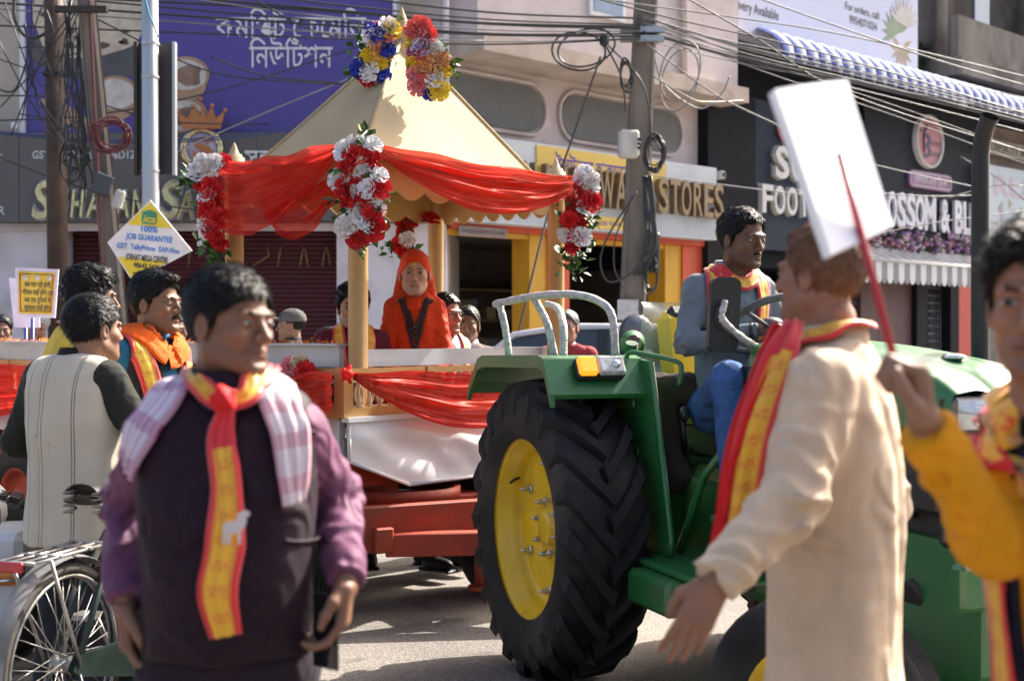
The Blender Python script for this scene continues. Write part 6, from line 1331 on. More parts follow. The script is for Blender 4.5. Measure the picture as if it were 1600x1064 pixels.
q = MB(); q.box(wv(33, 897, -.05), (.012, .04, .11)); q.build('guard_end', BLKP, tv)
tcx = wv(-30, 1040, .4); road_wheel(tv, V3(tcx[0], 6.0, .38), V3(.25, -.95, 0), R=.38, w_=.24, rim=.2, rm=STEEL)
q = MB()
for i in range(40):
    a = 6.283*i/40
    for s in (-.07, 0, .07): q.box(V3(tcx[0], 6.0, .38)+V3(.95, .25, 0)*.385*math.cos(a)+UP*.385*math.sin(a)+V3(.25, -.95, 0)*(s+.02*(i % 2)), (.045, .05, .02), frame(nrm(V3(.95, .25, 0)*-math.sin(a)+UP*math.cos(a)), V3(.25, -.95, 0), nrm(V3(.95, .25, 0)*math.cos(a)+UP*math.sin(a))))
q.build('tread_block', TYRE, tv, kind='stuff')
TW = mat('truck_white', (.6, .61, .62), .45); cbx = tcx[0]-1.85
q = MB(); q.prism([(-.9, .55), (.9, .55), (.9, 1.15), (.72, 2.0), (-.9, 2.0)], -.85, .85, (cbx, 6.95, 0), V3(0, -1, 0), UP, V3(1, 0, 0)); q.build('cab', TW, tv)
q = MB(); q.add([V3(cbx+x, 6.95-y, z) for x, y, z in ((-.74, .895, 1.20), (.74, .895, 1.20), (.68, .735, 1.93), (-.68, .735, 1.93))], [(0, 1, 2, 3)]); q.build('windscreen', mat('car_glass', (.02, .025, .03), .05), tv)
q = MB(); q.box((cbx+.855, 7.1, 1.5), (.012, .9, .55)); q.build('side_window', mat('car_glass', (.02, .025, .03), .05), tv)
q = MB()
for k in range(5): q.box((cbx, 6.04, .66+.09*k), (1.2, .03, .03))
q.build('grille', BLKP, tv, kind='stuff')

# ------------------------------------------------------------------ bicycle
bk = thing('bicycle', 'old black bicycle with chrome rear rack standing at bottom left', 'bicycle', (-1.58, 4.5, 0))
BH = nrm([.27, .96, 0]); BS = np.array([BH[1], -BH[0], 0]); B0 = np.array([P(97, 0, 4.5)[0], 4.5, 0])
def B(f, s, z): return B0+BH*f+BS*s+UP*z
BF = mat('bicycle_green_black', (.015, .03, .028), .4, var=.3, scale=12, dirt=(.18, .15, .12), dirt_amt=.5); CHR = mat('dull_chrome', (.36, .35, .33), .4, metal=.7, var=.3, scale=20, dirt=(.12, .08, .06), dirt_amt=.7, dscale=8)
WHM = mat('dusty_mudguard', (.22, .21, .20), .6, var=.4, scale=7, dirt=(.04, .045, .05), dirt_amt=.8, dscale=5)
def bwheel(f0, name='wheel'):
    R_ = .335; q = MB(); q.tube([B(f0+R_*math.cos(t), 0, .355+R_*math.sin(t)) for t in np.linspace(0, 6.283, 48, endpoint=False)], .020, 8, closed=True); o = q.build(name, mat('bicycle_tyre', (.05, .045, .04), .8, var=.2, dirt=(.20, .17, .14), dirt_amt=.7), bk)
    q = MB(); 
    for s in (-.012, .012): q.tube([B(f0+.308*math.cos(t), s, .355+.308*math.sin(t)) for t in np.linspace(0, 6.283, 48, endpoint=False)], .007, 5, closed=True)
    q.build('rim', CHR, o, kind='stuff')
    q = MB()
    for k in range(36): t = 6.283*k/36; t2 = t+(.9 if k % 4 < 2 else -.9); q.tube([B(f0+.03*math.cos(t2), .028*(1 if k % 2 else -1), .355+.03*math.sin(t2)), B(f0+.30*math.cos(t), 0, .355+.30*math.sin(t))], .0014, 4)
    q.build('spokes', CHR, o, kind='stuff'); q = MB(); q.lathe([(.012, -.05), (.034, -.035), (.018, -.02), (.018, .02), (.034, .035), (.012, .05)], 12, B(f0, 0, .355), BS); q.build('hub', CHR, o); return o
bwheel(0); bwheel(1.12)
def mguard(f0, t0, t1, name='mudguard'):
    q = MB(); q.grid(lambda u, v: B(f0+(.375+.010*math.sin(math.pi*v))*math.cos(t0+(t1-t0)*u), (v-.5)*.075, .355+(.375+.010*math.sin(math.pi*v))*math.sin(t0+(t1-t0)*u)), 30, 7); return q.build(name, WHM, bk)
mguard(0, 3.75, .9); mguard(1.12, 2.6, .7)
q = MB(); q.box(B(-.345, 0, .55)-BH*.06, (.05, .04, .06), frame(BH, BS, UP), bev=.012); q.build('reflector', mat('black_lens', (.03, .02, .02), .3), bk)
fr2 = [((.0, .06, .355), (.30, .02, .78)), ((.0, -.06, .355), (.30, -.02, .78)), ((0, .05, .355), (.42, .03, .30)), ((0, -.05, .355), (.42, -.03, .30)), ((.42, 0, .30), (.29, 0, .84)), ((.30, 0, .76), (.86, 0, .84)), ((.42, 0, .30), (.88, 0, .72)), ((.86, 0, .88), (.93, 0, .66)), ((.93, .05, .66), (1.12, .05, .355)), ((.93, -.05, .66), (1.12, -.05, .355))]
for a_, b_ in fr2: q = MB(); q.tube([B(*a_), B(*b_)], .0125, 8); q.build('frame_tube', BF, bk)
q = MB(); q.tube([B(.285, 0, .84), B(.275, 0, .88)], .012, 8); q.build('seat_post', CHR, bk)
def sad(u, v): 
    f = -.13+.30*u; w_ = np.interp(u, [0, .15, .45, .75, 1], [.075, .10, .075, .032, .018]); t = (v-.5)*2
    return B(.24+f, w_*t, .965+.012*math.cos(u*6)-.035*abs(t)**2.5-.01*u)
q = MB(); q.grid(sad, 18, 11); q.grid(lambda u, v: sad(u, 1-v)-UP*.045*(1-.2*abs(2*v-1)), 18, 11); q.build('saddle', mat('saddle_leather', (.025, .02, .018), .4, var=.3, scale=12), bk)
for s in (-.06, .06):
    q = MB(); q.tube([B(.13+.022*math.cos(t), s+.022*math.sin(t), .955-.09*t/25) for t in np.linspace(0, 25, 60)], .0045, 5); q.build('saddle_spring', CHR, bk)
q = MB()
for s in (-.07, -.025, .025, .07): q.tube([B(-.27, s, .755), B(.16, s, .755)], .006, 6)
for f in (-.27, -.12, .05, .16): q.tube([B(f, -.085, .757), B(f, .085, .757)], .007, 6)
for s in (-.08, .08): q.tube([B(-.18, s, .755), B(.0, s*.9, .355)], .007, 6)
q.build('rear_rack', CHR, bk, kind='stuff')
q = MB(); q.box(B(-.285, .0, .745), (.10, .014, .035), frame(BS, BH, UP), bev=.006); q.build('tail_reflector', mat('red_lens', (.45, .02, .03), .25, coat=.5), bk)
q = MB(); q.tube(spline([B(.80, .27, .98), B(.84, .24, 1.0), B(.95, .14, 1.0), B(.88, .0, .93), B(.95, -.14, 1.0), B(.84, -.24, 1.0), B(.80, -.27, .98)], 30), .011, 8); q.build('handlebar', CHR, bk)
q = MB(); q.prism([(-.04, .345), (.0, .39), (.40, .37), (.50, .34), (.50, .24), (.42, .21), (.0, .315)], .045, .07, B0, BH, UP, BS); q.build('chain_case', mat('case_green', (.010, .018, .015), .9, var=.4, scale=8, dirt=(.05, .045, .04), dirt_amt=.5, spec=.05), bk)
q = MB(); q.tube([B(.42, .08, .30), B(.50, .09, .16)], .010, 6); q.box(B(.50, .14, .155), (.09, .08, .02), frame(BH, BS, UP)); q.tube([B(.42, -.08, .30), B(.34, -.09, .44)], .010, 6); q.box(B(.34, -.14, .445), (.09, .08, .02), frame(BH, BS, UP)); q.build('crank', CHR, bk, kind='stuff')
for s in (-.09, .09): q = MB(); q.tube([B(0, s*.6, .36), B(.02, s, .2), B(.03, s*1.4, .005)], .008, 6); q.build('stand_leg', BF, bk)

# ------------------------------------------------------------------ small placards far left
def placard(label, c4, Z, stick, text=False):
    t_ = thing('placard', label, 'placard', tuple(P(*stick[1], Z))); q = MB(); v = [P(x, y, Z) for x, y in c4]; q.add(v+[p+V3(0, .012, 0) for p in v], [(0, 1, 2, 3)[::-1], (4, 5, 6, 7)]+[(i, (i+1) % 4, 4+(i+1) % 4, 4+i) for i in range(4)]); q.build('board', mat('lilac_card', (.62, .56, .70), .5), t_)
    q = MB(); a = P(*stick[0], Z+.03); b = P(*stick[1], Z+.03); q.tube([a, b], .014, 6); q.build('stick', mat('blue_stick', (.03, .07, .35), .4), t_)
    if text:
        q = MB(); ctr = sum(v)/4; f = [ctr+(p-ctr)*.86+V3(0, -.004, 0) for p in v]; q.add(f, [(3, 2, 1, 0)]); q.build('yellow_sheet', mat('poster_yellow', (.66, .44, .04), .5, var=.08), t_)
        q = MB(); g = [ctr+(p-ctr)*.76+V3(0, -.007, 0) for p in v]; q.tube(g, .005, 4, closed=True); q.build('red_border', mat('poster_red', (.5, .04, .03), .5), t_)
        q = MB(); U_ = nrm(v[1]-v[0]); W_ = nrm(v[0]-v[3])
        for k, tx in enumerate(('जब गाय नहीं होगी,', 'गोपाल कहाँ होंगे। हम', 'सब इस दुिनयाँ में,', 'खुशहाल कहाँ होंगे॥')): put_text(q, tx, P(59, 445+12*k, Z-.01), U_, W_, NF, .052, fit=(.20 if k != 1 else .23), bold=.012)
        q.build('lettering', mat('ink_black', (.03, .03, .035), .5), t_, kind='stuff')
        for x in (40, 59, 78): q = MB(); q.lathe([(.001, .003), (.022, .003), (.022, 0)], 12, P(x, 434, Z-.008), NF); q.build('printed_emblem', mat('emblem_cream', (.6, .5, .4), .6), t_)
placard('white placard half hidden behind the yellow Hindi placard', [(14, 434), (60, 440), (62, 512), (22, 512)], 9.9, ((40, 500), (42, 640)))
placard('yellow placard with Hindi lettering on blue stick at left', [(24, 418), (92, 421), (86, 497), (25, 495)], 9.6, ((51, 497), (50, 640)), True)
# ------------------------------------------------------------------ the people in the street
def fabric(name, c, rough=.8, var=.10, sheen=.04, bump=.25, bscale=180, wrinkle=.38, **k): return mat(name, c, rough, var=var, scale=9, sheen=min(sheen, .08), bump=bump, bscale=bscale, spec=.15, wrinkle=wrinkle, **k)
def prof(k=1.0, hem=.80, flare=0.0, s=1.0, belly=0.0, lean=0.0):
    g = [(.45, .19+flare, .15+flare), (.62, .185+flare*.8, .14+flare*.8), (.80, .178+flare*.4, .130+flare*.4), (.95, .166, .122+belly*.7), (1.06, .160, .120+belly), (1.20, .172, .126+belly*.6), (1.32, .182, .122), (1.385, .178, .105), (1.43, .135, .085), (1.475, .075, .068)]
    out = []
    zs = [hem]+[z for z, _, _ in g if z > hem+.02]
    for z in zs:
        a = np.interp(z, [q_[0] for q_ in g], [q_[1] for q_ in g]); b = np.interp(z, [q_[0] for q_ in g], [q_[2] for q_ in g]); out.append((z*s, a*k*s, b*k*s, 0, lean*(z-.9)*s))
    return out
DARM = dict(R=((.225, -.04, 1.10), (.235, .05, .86)), L=((-.225, -.04, 1.10), (-.235, .05, .86)))
def person(label, X, Z, H, yaw, hyaw=None, pitch=0., roll=0., skin=(.26, .14, .085), hair=None, hmat=None, top=None, base=0.0, girth=1.0, hem=.82, flare=0.0, belly=0.0, arms=None, legs=True, pants=None, res=.0042, gres=.012,
           scarf=None, hs=1.0, headp=None, shave=.35, vest=None, vest_mat=None, collar=None, vopen=0.0, wrists=None, folds=.005, sl=(.068, .052, .042), seated=None, pose=None, tilak=None, hand_res=.0045, seed=0.0, lean=0.0, glasses=False, name='person', shoes=True, cat='person', headoff=(0, 0, 0), leg_k=1.0, hand_k=.96, shw=.165, shz=1.375, curl=(.5, .55, .6, .65)):
    """standing (or seated) figure; X,Z place on the ground, H height above 'base'; arms in body axes (right, forward, up) for a 1.7 m figure"""
    s = H/1.70; R = axes(yaw); b = np.array([X, Z, base]); t = thing(name, label, cat, (X, Z, base))
    B_ = lambda x, y, z: b+R@(np.array([x, y, z])*s)
    hyaw = yaw if hyaw is None else hyaw; RH = axes(hyaw, pitch, roll); h = dict(HEAD); h.update(headp or {})
    Hc = b+R@np.array([0, lean*.55*s+.02, 0])+UP*(H-.122*hs)+np.array(headoff)
    parts = []; make_head(parts, Hc, RH, h, skin, res, hs, shave, tilak=tilak)
    A = dict(DARM); A.update(arms or {}); J = {}
    for k, sx in (('R', 1), ('L', -1)): J[k] = (B_(sx*shw, -.005+lean*.48, shz), *((np.asarray(A[k][0]), np.asarray(A[k][1])) if (wrists and k in wrists) else (B_(*A[k][0]), B_(*A[k][1]))))
    tor = Torso(b, R, prof(girth, hem, flare, s, belly, lean)); core = Torso(b, R, prof(girth*.80, max(.82, hem) if not seated else .86, 0, s, belly*.5, lean))
    def corefn(p):
        d = core(p)
        for k in 'RL': d = smin(d, s_chain(p, J[k], [.045*s, .036*s, .026*s]), .03)
        return smin(d, s_cap(p, B_(0, -.02+lean*.55, 1.40), Hc-UP*.10*hs+RH[:, 1]*-.03, .05, .05), .02)
    lo = np.min([b+R@np.array([-.3, -.3, .7])*s, *[j for k in 'RL' for j in J[k]], b+R@np.array([.3, .3, .7])*s], 0)-.08; hi = np.max([*[j for k in 'RL' for j in J[k]], Hc, b+R@np.array([-.3, -.3, .7])*s, b+R@np.array([.3, .3, .7])*s], 0)+.08
    lo[2] = min(lo[2], base+hem*s-.03)
    parts.append(skin_part(solid(corefn, lo, hi, .018), skin))
    for k, sx in (('R', 1), ('L', -1)):
        W = J[k][2]; D = nrm(W-J[k][1]); T_ = R@np.array([0, 1., 0]); Np = R@np.array([-sx, 0, 0])
        if pose and k in pose: D, Np, T_ = pose[k]
        parts.append(skin_part(hand_solid(W, D, Np, T_, curl=curl, scale=s*hand_k, res=hand_res, fore=W+nrm(J[k][1]-W)*.06), skin))
    body = body_object(parts, t)
    st = dict(moustache=0); st.update(hair or {}); hair_object(Hc, RH, h, st, t, hs, res, hmat, strands=(9000 if res < .0029 else 5000 if res <= .0036 else 0))
    def topfn(p):
        d = tor(p)
        for k in 'RL': d = smin(d, sleeve(p, J[k][0], J[k][1], J[k][2]+nrm(J[k][1]-J[k][2])*.015, [r_*s for r_ in sl], folds, seed+sx), .045*s)
        d = d+cloth_noise(p, R, folds, (13, 13, 3.5), seed)
        for k in 'RL': d = smax(d, half(p, J[k][2], J[k][2]-J[k][1])*np.where(np.linalg.norm(p-J[k][2], axis=1) < .12, 1, -1)-np.where(np.linalg.norm(p-J[k][2], axis=1) < .12, 0, 9), .004)
        return smax(d, -s_cap(p, B_(0, .01+lean*.55, 1.44), Hc-UP*.02, .058*hs, .06*hs), .008)
    cloth('shirt', topfn, lo-.05, hi+.02, gres, top or fabric('plain_shirt', (.4, .4, .4)), t)
    if collar is not None:
        q = MB(); c0 = B_(0, .005+lean*.55, 1.452); q.lathe([(.070*s, -.015), (.074*s, .012), (.066*s, .034), (.060*s, .030)], 20, c0, nrm(UP+R[:, 1]*.12)); q.build('collar', collar, t)
    fn = topfn
    if vest_mat is not None:
        vp = Torso(b, R, prof(girth*1.075, vest or .78, flare, s, belly+.008, lean))
        def vfn(p):
            d = vp(p)+cloth_noise(p, R, folds*.7, (9, 9, 3), seed+3)
            for k, sx in (('R', 1), ('L', -1)): d = smax(d, -(s_cap(p, J[k][0]+R@np.array([sx*.075, 0, .02])*s, J[k][0]+R@np.array([sx*.14, 0, -.15])*s, .060*s, .075*s)), .02)
            d = smin(d, s_cap(p, B_(-.12, -.01, 1.40), B_(.12, -.01, 1.40), .052*s), .03)
            if vopen: ql = (p-b)@R; d = smax(d, -np.maximum(np.abs(ql[:, 0])-vopen*(1-.5*np.clip((ql[:, 2]-1.1)/.4, 0, 1)), -ql[:, 1]), .006)
            return smax(d, -s_cap(p, B_(0, .05+lean*.55, 1.44), Hc-UP*.02, .066*hs, .07*hs), .008)
        cloth('vest', vfn, lo-.03, hi+.02, gres, vest_mat, t); fn = lambda p: np.minimum(topfn(p), vfn(p))
    if scarf is not None:
        pth = [B_(-.075, .15, 1.08), B_(-.085, .13, 1.25), B_(-.088, .07, 1.41), B_(-.068, 0, 1.475), B_(0, -.07, 1.50), B_(.068, 0, 1.475), B_(.088, .07, 1.41), B_(.085, .13, 1.25), B_(.075, .15, 1.08)]
        ribbon('scarf', pth, .075*s, fn, scarf, t, off=.008, pull=.4)
    if glasses:
        q = MB()
        for sx in (-1, 1):
            q.tube([Hc+RH@(np.array([sx*.033+.022*math.cos(a), .098-.004*abs(math.cos(a)), -.002+.017*math.sin(a)])*hs) for a in np.linspace(0, 6.283, 20, endpoint=False)], .0016, 5, closed=True)
            q.tube([Hc+RH@(np.array(v)*hs) for v in ((sx*.055, .092, .004), (sx*.078, .04, .006), (sx*.082, -.01, .004))], .0016, 5)
        q.tube([Hc+RH@(np.array(v)*hs) for v in ((-.012, .100, .002), (.012, .100, .002))], .0016, 5); q.build('spectacles', mat('black_plastic', (.015, .015, .016), .35), t)
    pm = pants or fabric('dark_trousers', (.03, .03, .035))
    if legs:
        hip = [(.09, 0, .84), (-.09, 0, .84)]; kn = [(.10, .03, .47), (-.10, .0, .47)]; an = [(.105, -.02, .075), (-.105, -.06, .075)]
        if seated: kn, an = seated
        hip = [B_(*p) for p in hip]; kn = [B_(*p) for p in kn]; an = [B_(*p) for p in an]
        def lf(p):
            d = s_cap(p, B_(-.07, -.01, .88), B_(.07, -.01, .88), .125*s*leg_k)
            for i in (0, 1): d = smin(d, s_chain(p, [hip[i], kn[i], an[i]], [.098*s*leg_k, .072*s*leg_k, .058*s], .03), .03)
            return d+cloth_noise(p, R, .006, (12, 12, 5), seed+7)
        al = np.array(hip+kn+an); cloth('trousers', lf, al.min(0)-.17, al.max(0)+.17, .016, pm, t)
        if shoes:
            for i in (0, 1):
                q = MB(); f = R[:, 1]; c = an[i]-UP*.03*s+f*.06; q.ball(c, (.045, .13, .045), 12, 8, R=frame(R[:, 0], f, UP)); q.box(c-UP*.036, (.085, .25, .02), frame(R[:, 0], f, UP), bev=.008); q.build('shoe', fabric('shoe_black', (.02, .02, .02), .4), t)
    t['_'] = 0; del t['_']
    return dict(t=t, B=B_, R=R, RH=RH, Hc=Hc, J=J, fn=fn, b=b, s=s)

BLACKT = fabric('dark_trousers', (.03, .03, .035))
# ---- behind and on the trailer (seen as busts above the rails)
ORANGE = fabric('saffron_cloth', (.68, .055, .010), .7, sheen=.3)
sw = person('person in saffron robe and head wrap with dark bead strands, seated on float', P(648, 0, 7.72)[0], 7.72, 1.62, .10, .06, skin=(.46, .27, .17), hair=dict(none=True, brow=.0022), top=ORANGE, base=.395, girth=.84, hem=.80, sl=(.062, .060, .055), res=.003, gres=.009, shave=0, headp=dict(jaw=.88, nose=.84, cheek=.9), folds=.008, tilak=(.75, .45, .05),
            arms=dict(R=((.19, .04, 1.06), (.10, .22, .86)), L=((-.19, .04, 1.06), (-.10, .22, .88))), seated=([(.22, .36, .82), (-.22, .36, .82)], [(-.05, .50, .72), (.05, .46, .72)]), pants=ORANGE, shoes=False, hs=1.14, shw=.135, shz=1.345, seed=4.0)
def wrapfn(p):
    q_ = (p-sw['Hc'])@sw['RH']/1.14; x = np.abs(q_[:, 0]); m = np.stack([x, q_[:, 1], q_[:, 2]], 1)
    d = s_ell(m, (0, -.018, .036), (.083, .105, .096)); d = smin(d, s_cap(m, (.060, -.045, .0), (.082, -.035, -.19), .034, .05), .03); d = smin(d, s_cap(m, (0, -.07, -.03), (0, -.09, -.20), .06, .09), .05)
    d = smin(d, s_ell(m, (0, .0, -.175), (.080, .080, .050)), .03)
    d = smax(d, -np.maximum(s_ell(m, (0, .09, -.045), (.079, .12, .100)), .005-q_[:, 1]), .005)
    return d+pnoise(q_*np.array([22, 18, 40]))*.004
cloth('head_wrap', wrapfn, sw['Hc']-V3(.2, .2, .27), sw['Hc']+V3(.2, .2, .17), .0045, ORANGE, sw['t'])
q = MB(); q.box(sw['b']+UP*.68, (.75, .6, .20), Rz(.2), bev=.05); o = q.build('seat_cushion', fabric('saffron_seat', (.45, .06, .02))); tag(o, 'low saffron seat cushion under the robed person on the float', 'cushion')
BEAD = mat('dark_beads', (.035, .015, .012), .35, var=.3, scale=60); bead = MB(); bead.ball((0, 0, 0), 1.0, 6, 4); BM = bead.mesh('bead', BEAD)
for k, (wd, dp) in enumerate(((.085, .26), (.10, .30), (.115, .34), (.075, .22), (.092, .37))):
    g = np.linspace(-1, 1, 44); p = np.array([sw['B'](wd*u*(1-.35*(1-u*u)), .16, 1.43-dp*(1-abs(u)**1.7)) for u in g])
    for _ in range(6):
        d = sw['fn'](p); e = .004; gr_ = np.stack([sw['fn'](p+np.array(v)*e)-sw['fn'](p-np.array(v)*e) for v in ((1, 0, 0), (0, 1, 0), (0, 0, 1))], 1)/(2*e); p = p+gr_*(.012-d)[:, None]*.9
    q = MB()
    for c in p: q.ball(c, .0085, 6, 4)
    q.build('bead_strand', BEAD, sw['t'])
MAR = fabric('maroon_vest', (.12, .015, .025)); PINK = fabric('pink_shirt', (.62, .25, .25))
person('man in maroon vest with yellow scarf and red forehead mark on the float', P(545, 0, 7.55)[0]+.02, 7.55, 1.66, .25, .12, skin=(.36, .21, .13), hair=dict(thick=.022, top=1.4, front=.062, part=(.02, .06, .105), part_r=(.06, .045, .026)), top=MAR, base=.135, scarf=SCARF, tilak=(.6, .03, .02), res=.0035, headp=dict(jaw=1.05), shave=.3, seed=1, hs=1.06)
person('man in dark cap seen in profile behind the float', P(458, 0, 10.2)[0], 10.2, 1.70, -1.5, -1.45, skin=(.26, .14, .09), hair=dict(thick=.008), top=fabric('dark_olive_jacket', (.035, .035, .028)), res=.0045, collar=fabric('dark_olive_jacket', (.035, .035, .028)), seed=2)
def cap_on(pd, m, hs=1.0, seed=0):
    def f(p):
        q_ = (p-pd['Hc'])@pd['RH']/hs; d = s_ell(q_, (0, -.016, .045), (.090, .112, .092)); d = smax(d, .030-q_[:, 2], .006); br = np.maximum(s_ell(q_, (0, .115, .048), (.078, .075, .020)), -s_ell(q_, (0, .105, .022), (.1, .1, .022))); return smin(d, br, .008)
    cloth('cap', f, pd['Hc']-V3(.22, .22, .02), pd['Hc']+V3(.22, .22, .18), .0045, m, pd['t'])
cap_on(dict(Hc=np.array([P(458, 0, 10.2)[0], 10.2, 0])+axes(-1.5)@np.array([0, .02, 0])+UP*(1.70-.122), RH=axes(-1.45), t=[o for o in bpy.data.objects if o.get('label', '').startswith('man in dark cap')][0]), fabric('grey_cap', (.10, .10, .095)))
person('man with spectacles beside the saffron-robed person on float', P(693, 0, 7.95)[0], 7.95, 1.70, .9, .85, skin=(.30, .17, .11), hair=dict(thick=.014), top=fabric('white_shirt', (.62, .60, .60)), base=.06, glasses=True, scarf=SCARF, res=.004, seed=3, hs=1.05)
person('man in grey blazer and tie standing behind the float', P(727, 0, 8.3)[0]+.015, 8.3, 1.69, .10, -.05, skin=(.17, .085, .05), hair=dict(thick=.010, front=.066), top=fabric('taupe_blazer', (.17, .14, .13)), collar=fabric('white_shirt', (.62, .60, .60)), res=.0038, headp=dict(wide=.93, ears=1.12), shave=.25, seed=5)
person('person half hidden behind the right canopy post', P(886, 0, 9.4)[0], 9.4, 1.68, -.1, -.2, skin=(.36, .17, .12), hair=dict(thick=.012), hmat=hair_mat('greying_hair', (.06, .055, .05)), top=fabric('maroon_shirt', (.25, .03, .04)), res=.005, glasses=True, seed=6)
person('person at the left edge behind the placards', P(2, 0, 10.6)[0], 10.6, 1.66, .5, .4, skin=(.22, .12, .08), top=fabric('dark_shirt_a', (.06, .06, .07)), res=.005, seed=7)
person('grey-haired man in grey blazer behind the yellow Hindi placard', P(58, 0, 10.3)[0], 10.3, 1.70, -.2, -.5, skin=(.20, .10, .06), hmat=hair_mat('grey_hair', (.22, .22, .22)), hair=dict(thick=.012), top=fabric('grey_blazer', (.22, .22, .24)), scarf=SCARF, res=.005, seed=8)
person('man in profile behind the moustached man beyond the float', P(268, 0, 9.6)[0], 9.6, 1.66, 1.2, 1.2, skin=(.22, .11, .07), top=fabric('tan_shirt', (.4, .25, .12)), res=.005, seed=9)
# helmeted rider
hr = person('motorcycle rider in dark full-face helmet behind the tractor', P(992, 0, 10.6)[0], 10.6, 1.66, .3, .5, skin=(.25, .14, .09), base=-.03, top=fabric('dark_shirt_b', (.04, .045, .06)), res=.006, seed=10, hair=dict(thick=.006))
def helm(p):
    q_ = (p-hr['Hc'])@hr['RH']; d = s_ell(q_, (0, -.005, .02), (.130, .150, .145)); d = smax(d, -.115-q_[:, 2], .01); return smax(d, -s_ell(q_, (0, .16, -.035), (.095, .09, .05)), .01)
cloth('helmet', helm, hr['Hc']-V3(.2, .2, .17), hr['Hc']+V3(.2, .2, .2), .007, mat('helmet_shell', (.03, .04, .055), .18, var=.2, scale=6, coat=.8), hr['t'])
def visor(p):
    q_ = (p-hr['Hc'])@hr['RH']; d = np.abs(s_ell(q_, (0, -.003, .045), (.134, .157, .115)))-.003; return smax(smax(d, .01-q_[:, 2], .004), .02-q_[:, 1], .004)
cloth('visor', visor, hr['Hc']-V3(.2, .2, .1), hr['Hc']+V3(.2, .2, .2), .006, mat('visor_smoke', (.10, .12, .15), .1, coat=.8), hr['t'])
# walkers seen only below the trailer and tractor
for (px, py, Z, yw, lab, pc, sc_) in ((690, 872, 8.35, -1.3, 'walker in dark trousers and sandals seen under the trailer', (.02, .025, .05), (.25, .22, .18)), (515, 865, 8.7, -1.2, 'walker whose shoes show behind the trailer wheel', (.04, .04, .045), (.05, .05, .05)), (1040, 895, 8.0, 1.0, 'walker in grey laced shoes seen beneath the tractor', (.05, .05, .055), (.25, .23, .23))):
    if lab.startswith('walker in grey'): Z = 7.9
    person(lab, P(px, 0, Z)[0], Z, 1.55, yw, skin=(.2, .1, .06), top=fabric('walker_top', (.2, .2, .22)), pants=fabric('walker_trousers_%d' % px, pc), res=.007, gres=.016, hand_res=.006, seed=px)

# ---- driver on the tractor
DX0, DZ0 = P(1140, 0, 5.48)[0], 5.48
DSH = fabric('grey_blue_shirt', (.165, .195, .22)); JEAN = fabric('blue_jeans', (.045, .105, .26), var=.35)
dr = person('tractor driver in grey-blue shirt and jeans with yellow scarf', DX0, DZ0, 1.70, .38, .62, -.12, skin=(.145, .072, .042), hair=dict(thick=.013, front=.070, moustache=.0042, recede=.012), top=DSH, base=.34, hem=.86, res=.003, gres=.009, shave=.55, hs=1.02, girth=.99, sl=(.060, .050, .042), headoff=(.035, -.05, .0),
            arms=dict(R=((.25, .06, 1.13), (.02, .26, 1.19)), L=((-.25, .04, 1.12), (-.10, .28, 1.16))), seated=([(.25, .40, 1.0), (-.25, .40, .98)], [(.27, .50, .48), (-.25, .52, .45)]), pants=JEAN, folds=.008, seed=11, collar=DSH, hand_res=.0035, curl=(.9, 1., 1.05, 1.1))
B_ = dr['B']
pth = [B_(-.06, .17, 1.00), B_(-.085, .15, 1.15), B_(-.105, .12, 1.30), B_(-.10, .05, 1.43), B_(-.055, -.04, 1.475), B_(.05, -.04, 1.475), B_(.10, .05, 1.43), B_(.085, .11, 1.40), B_(.0, .12, 1.375), B_(-.07, .12, 1.385), B_(-.10, .10, 1.40)]
ribbon('scarf', pth[:7]+[B_(.12, .10, 1.36), B_(.125, .13, 1.22)], .085, dr['fn'], SCARF, dr['t'], off=.009, pull=.4); ribbon('scarf', [B_(.10, .04, 1.46), B_(.06, .10, 1.41), B_(0, .12, 1.39), B_(-.06, .10, 1.41), B_(-.10, .04, 1.46)], .06, dr['fn'], SCARF, dr['t'], off=.014, pull=.3)
q = MB(); W_ = dr['J']['R'][2]; dd = nrm(W_-dr['J']['R'][1]); q.lathe([(.033, -.02), (.036, -.018), (.036, .0), (.033, .002)], 16, W_-dd*.02, dd); q.build('wristband', BLKP, dr['t'])
# cloth bundle between seat and fender
def bund(p):
    c = Q(.30, .30, 1.12); d = s_cap(p, Q(.30, .33, 1.24), Q(.42, .31, .92), .085, .075); d = smin(d, s_cap(p, Q(.2, .36, 1.26), Q(.42, .24, 1.28), .05, .06), .04); return d-.016*(1-2*np.abs(pnoise(p*np.array([13, 13, 5]))))
v_, f_ = solid(bund, Q(.3, .3, 1.1)-.35, Q(.3, .3, 1.1)+.35, .009); o = obj('jacket', mesh_np('jacket', [(v_, f_)], fabric('brown_jacket', (.045, .035, .026)))); tag(o, 'crumpled dark brown jacket stuffed between tractor seat and fender', 'jacket')
q = MB(); q.grid(lambda u, v: Q(.02+.10*v, -.26+.52*u, 1.66)+UP*(-.34*v*v-.05*abs(math.sin(u*5))*v)-QH*(.12*v+.02*math.sin(u*9+v*7)), 14, 12); o = q.build('plastic_sheet', mat('milky_plastic', (.6, .62, .62), .3, var=.2, alpha=.65)); tag(o, 'torn milky plastic sheet draped over the tractor seat back', 'plastic sheet')

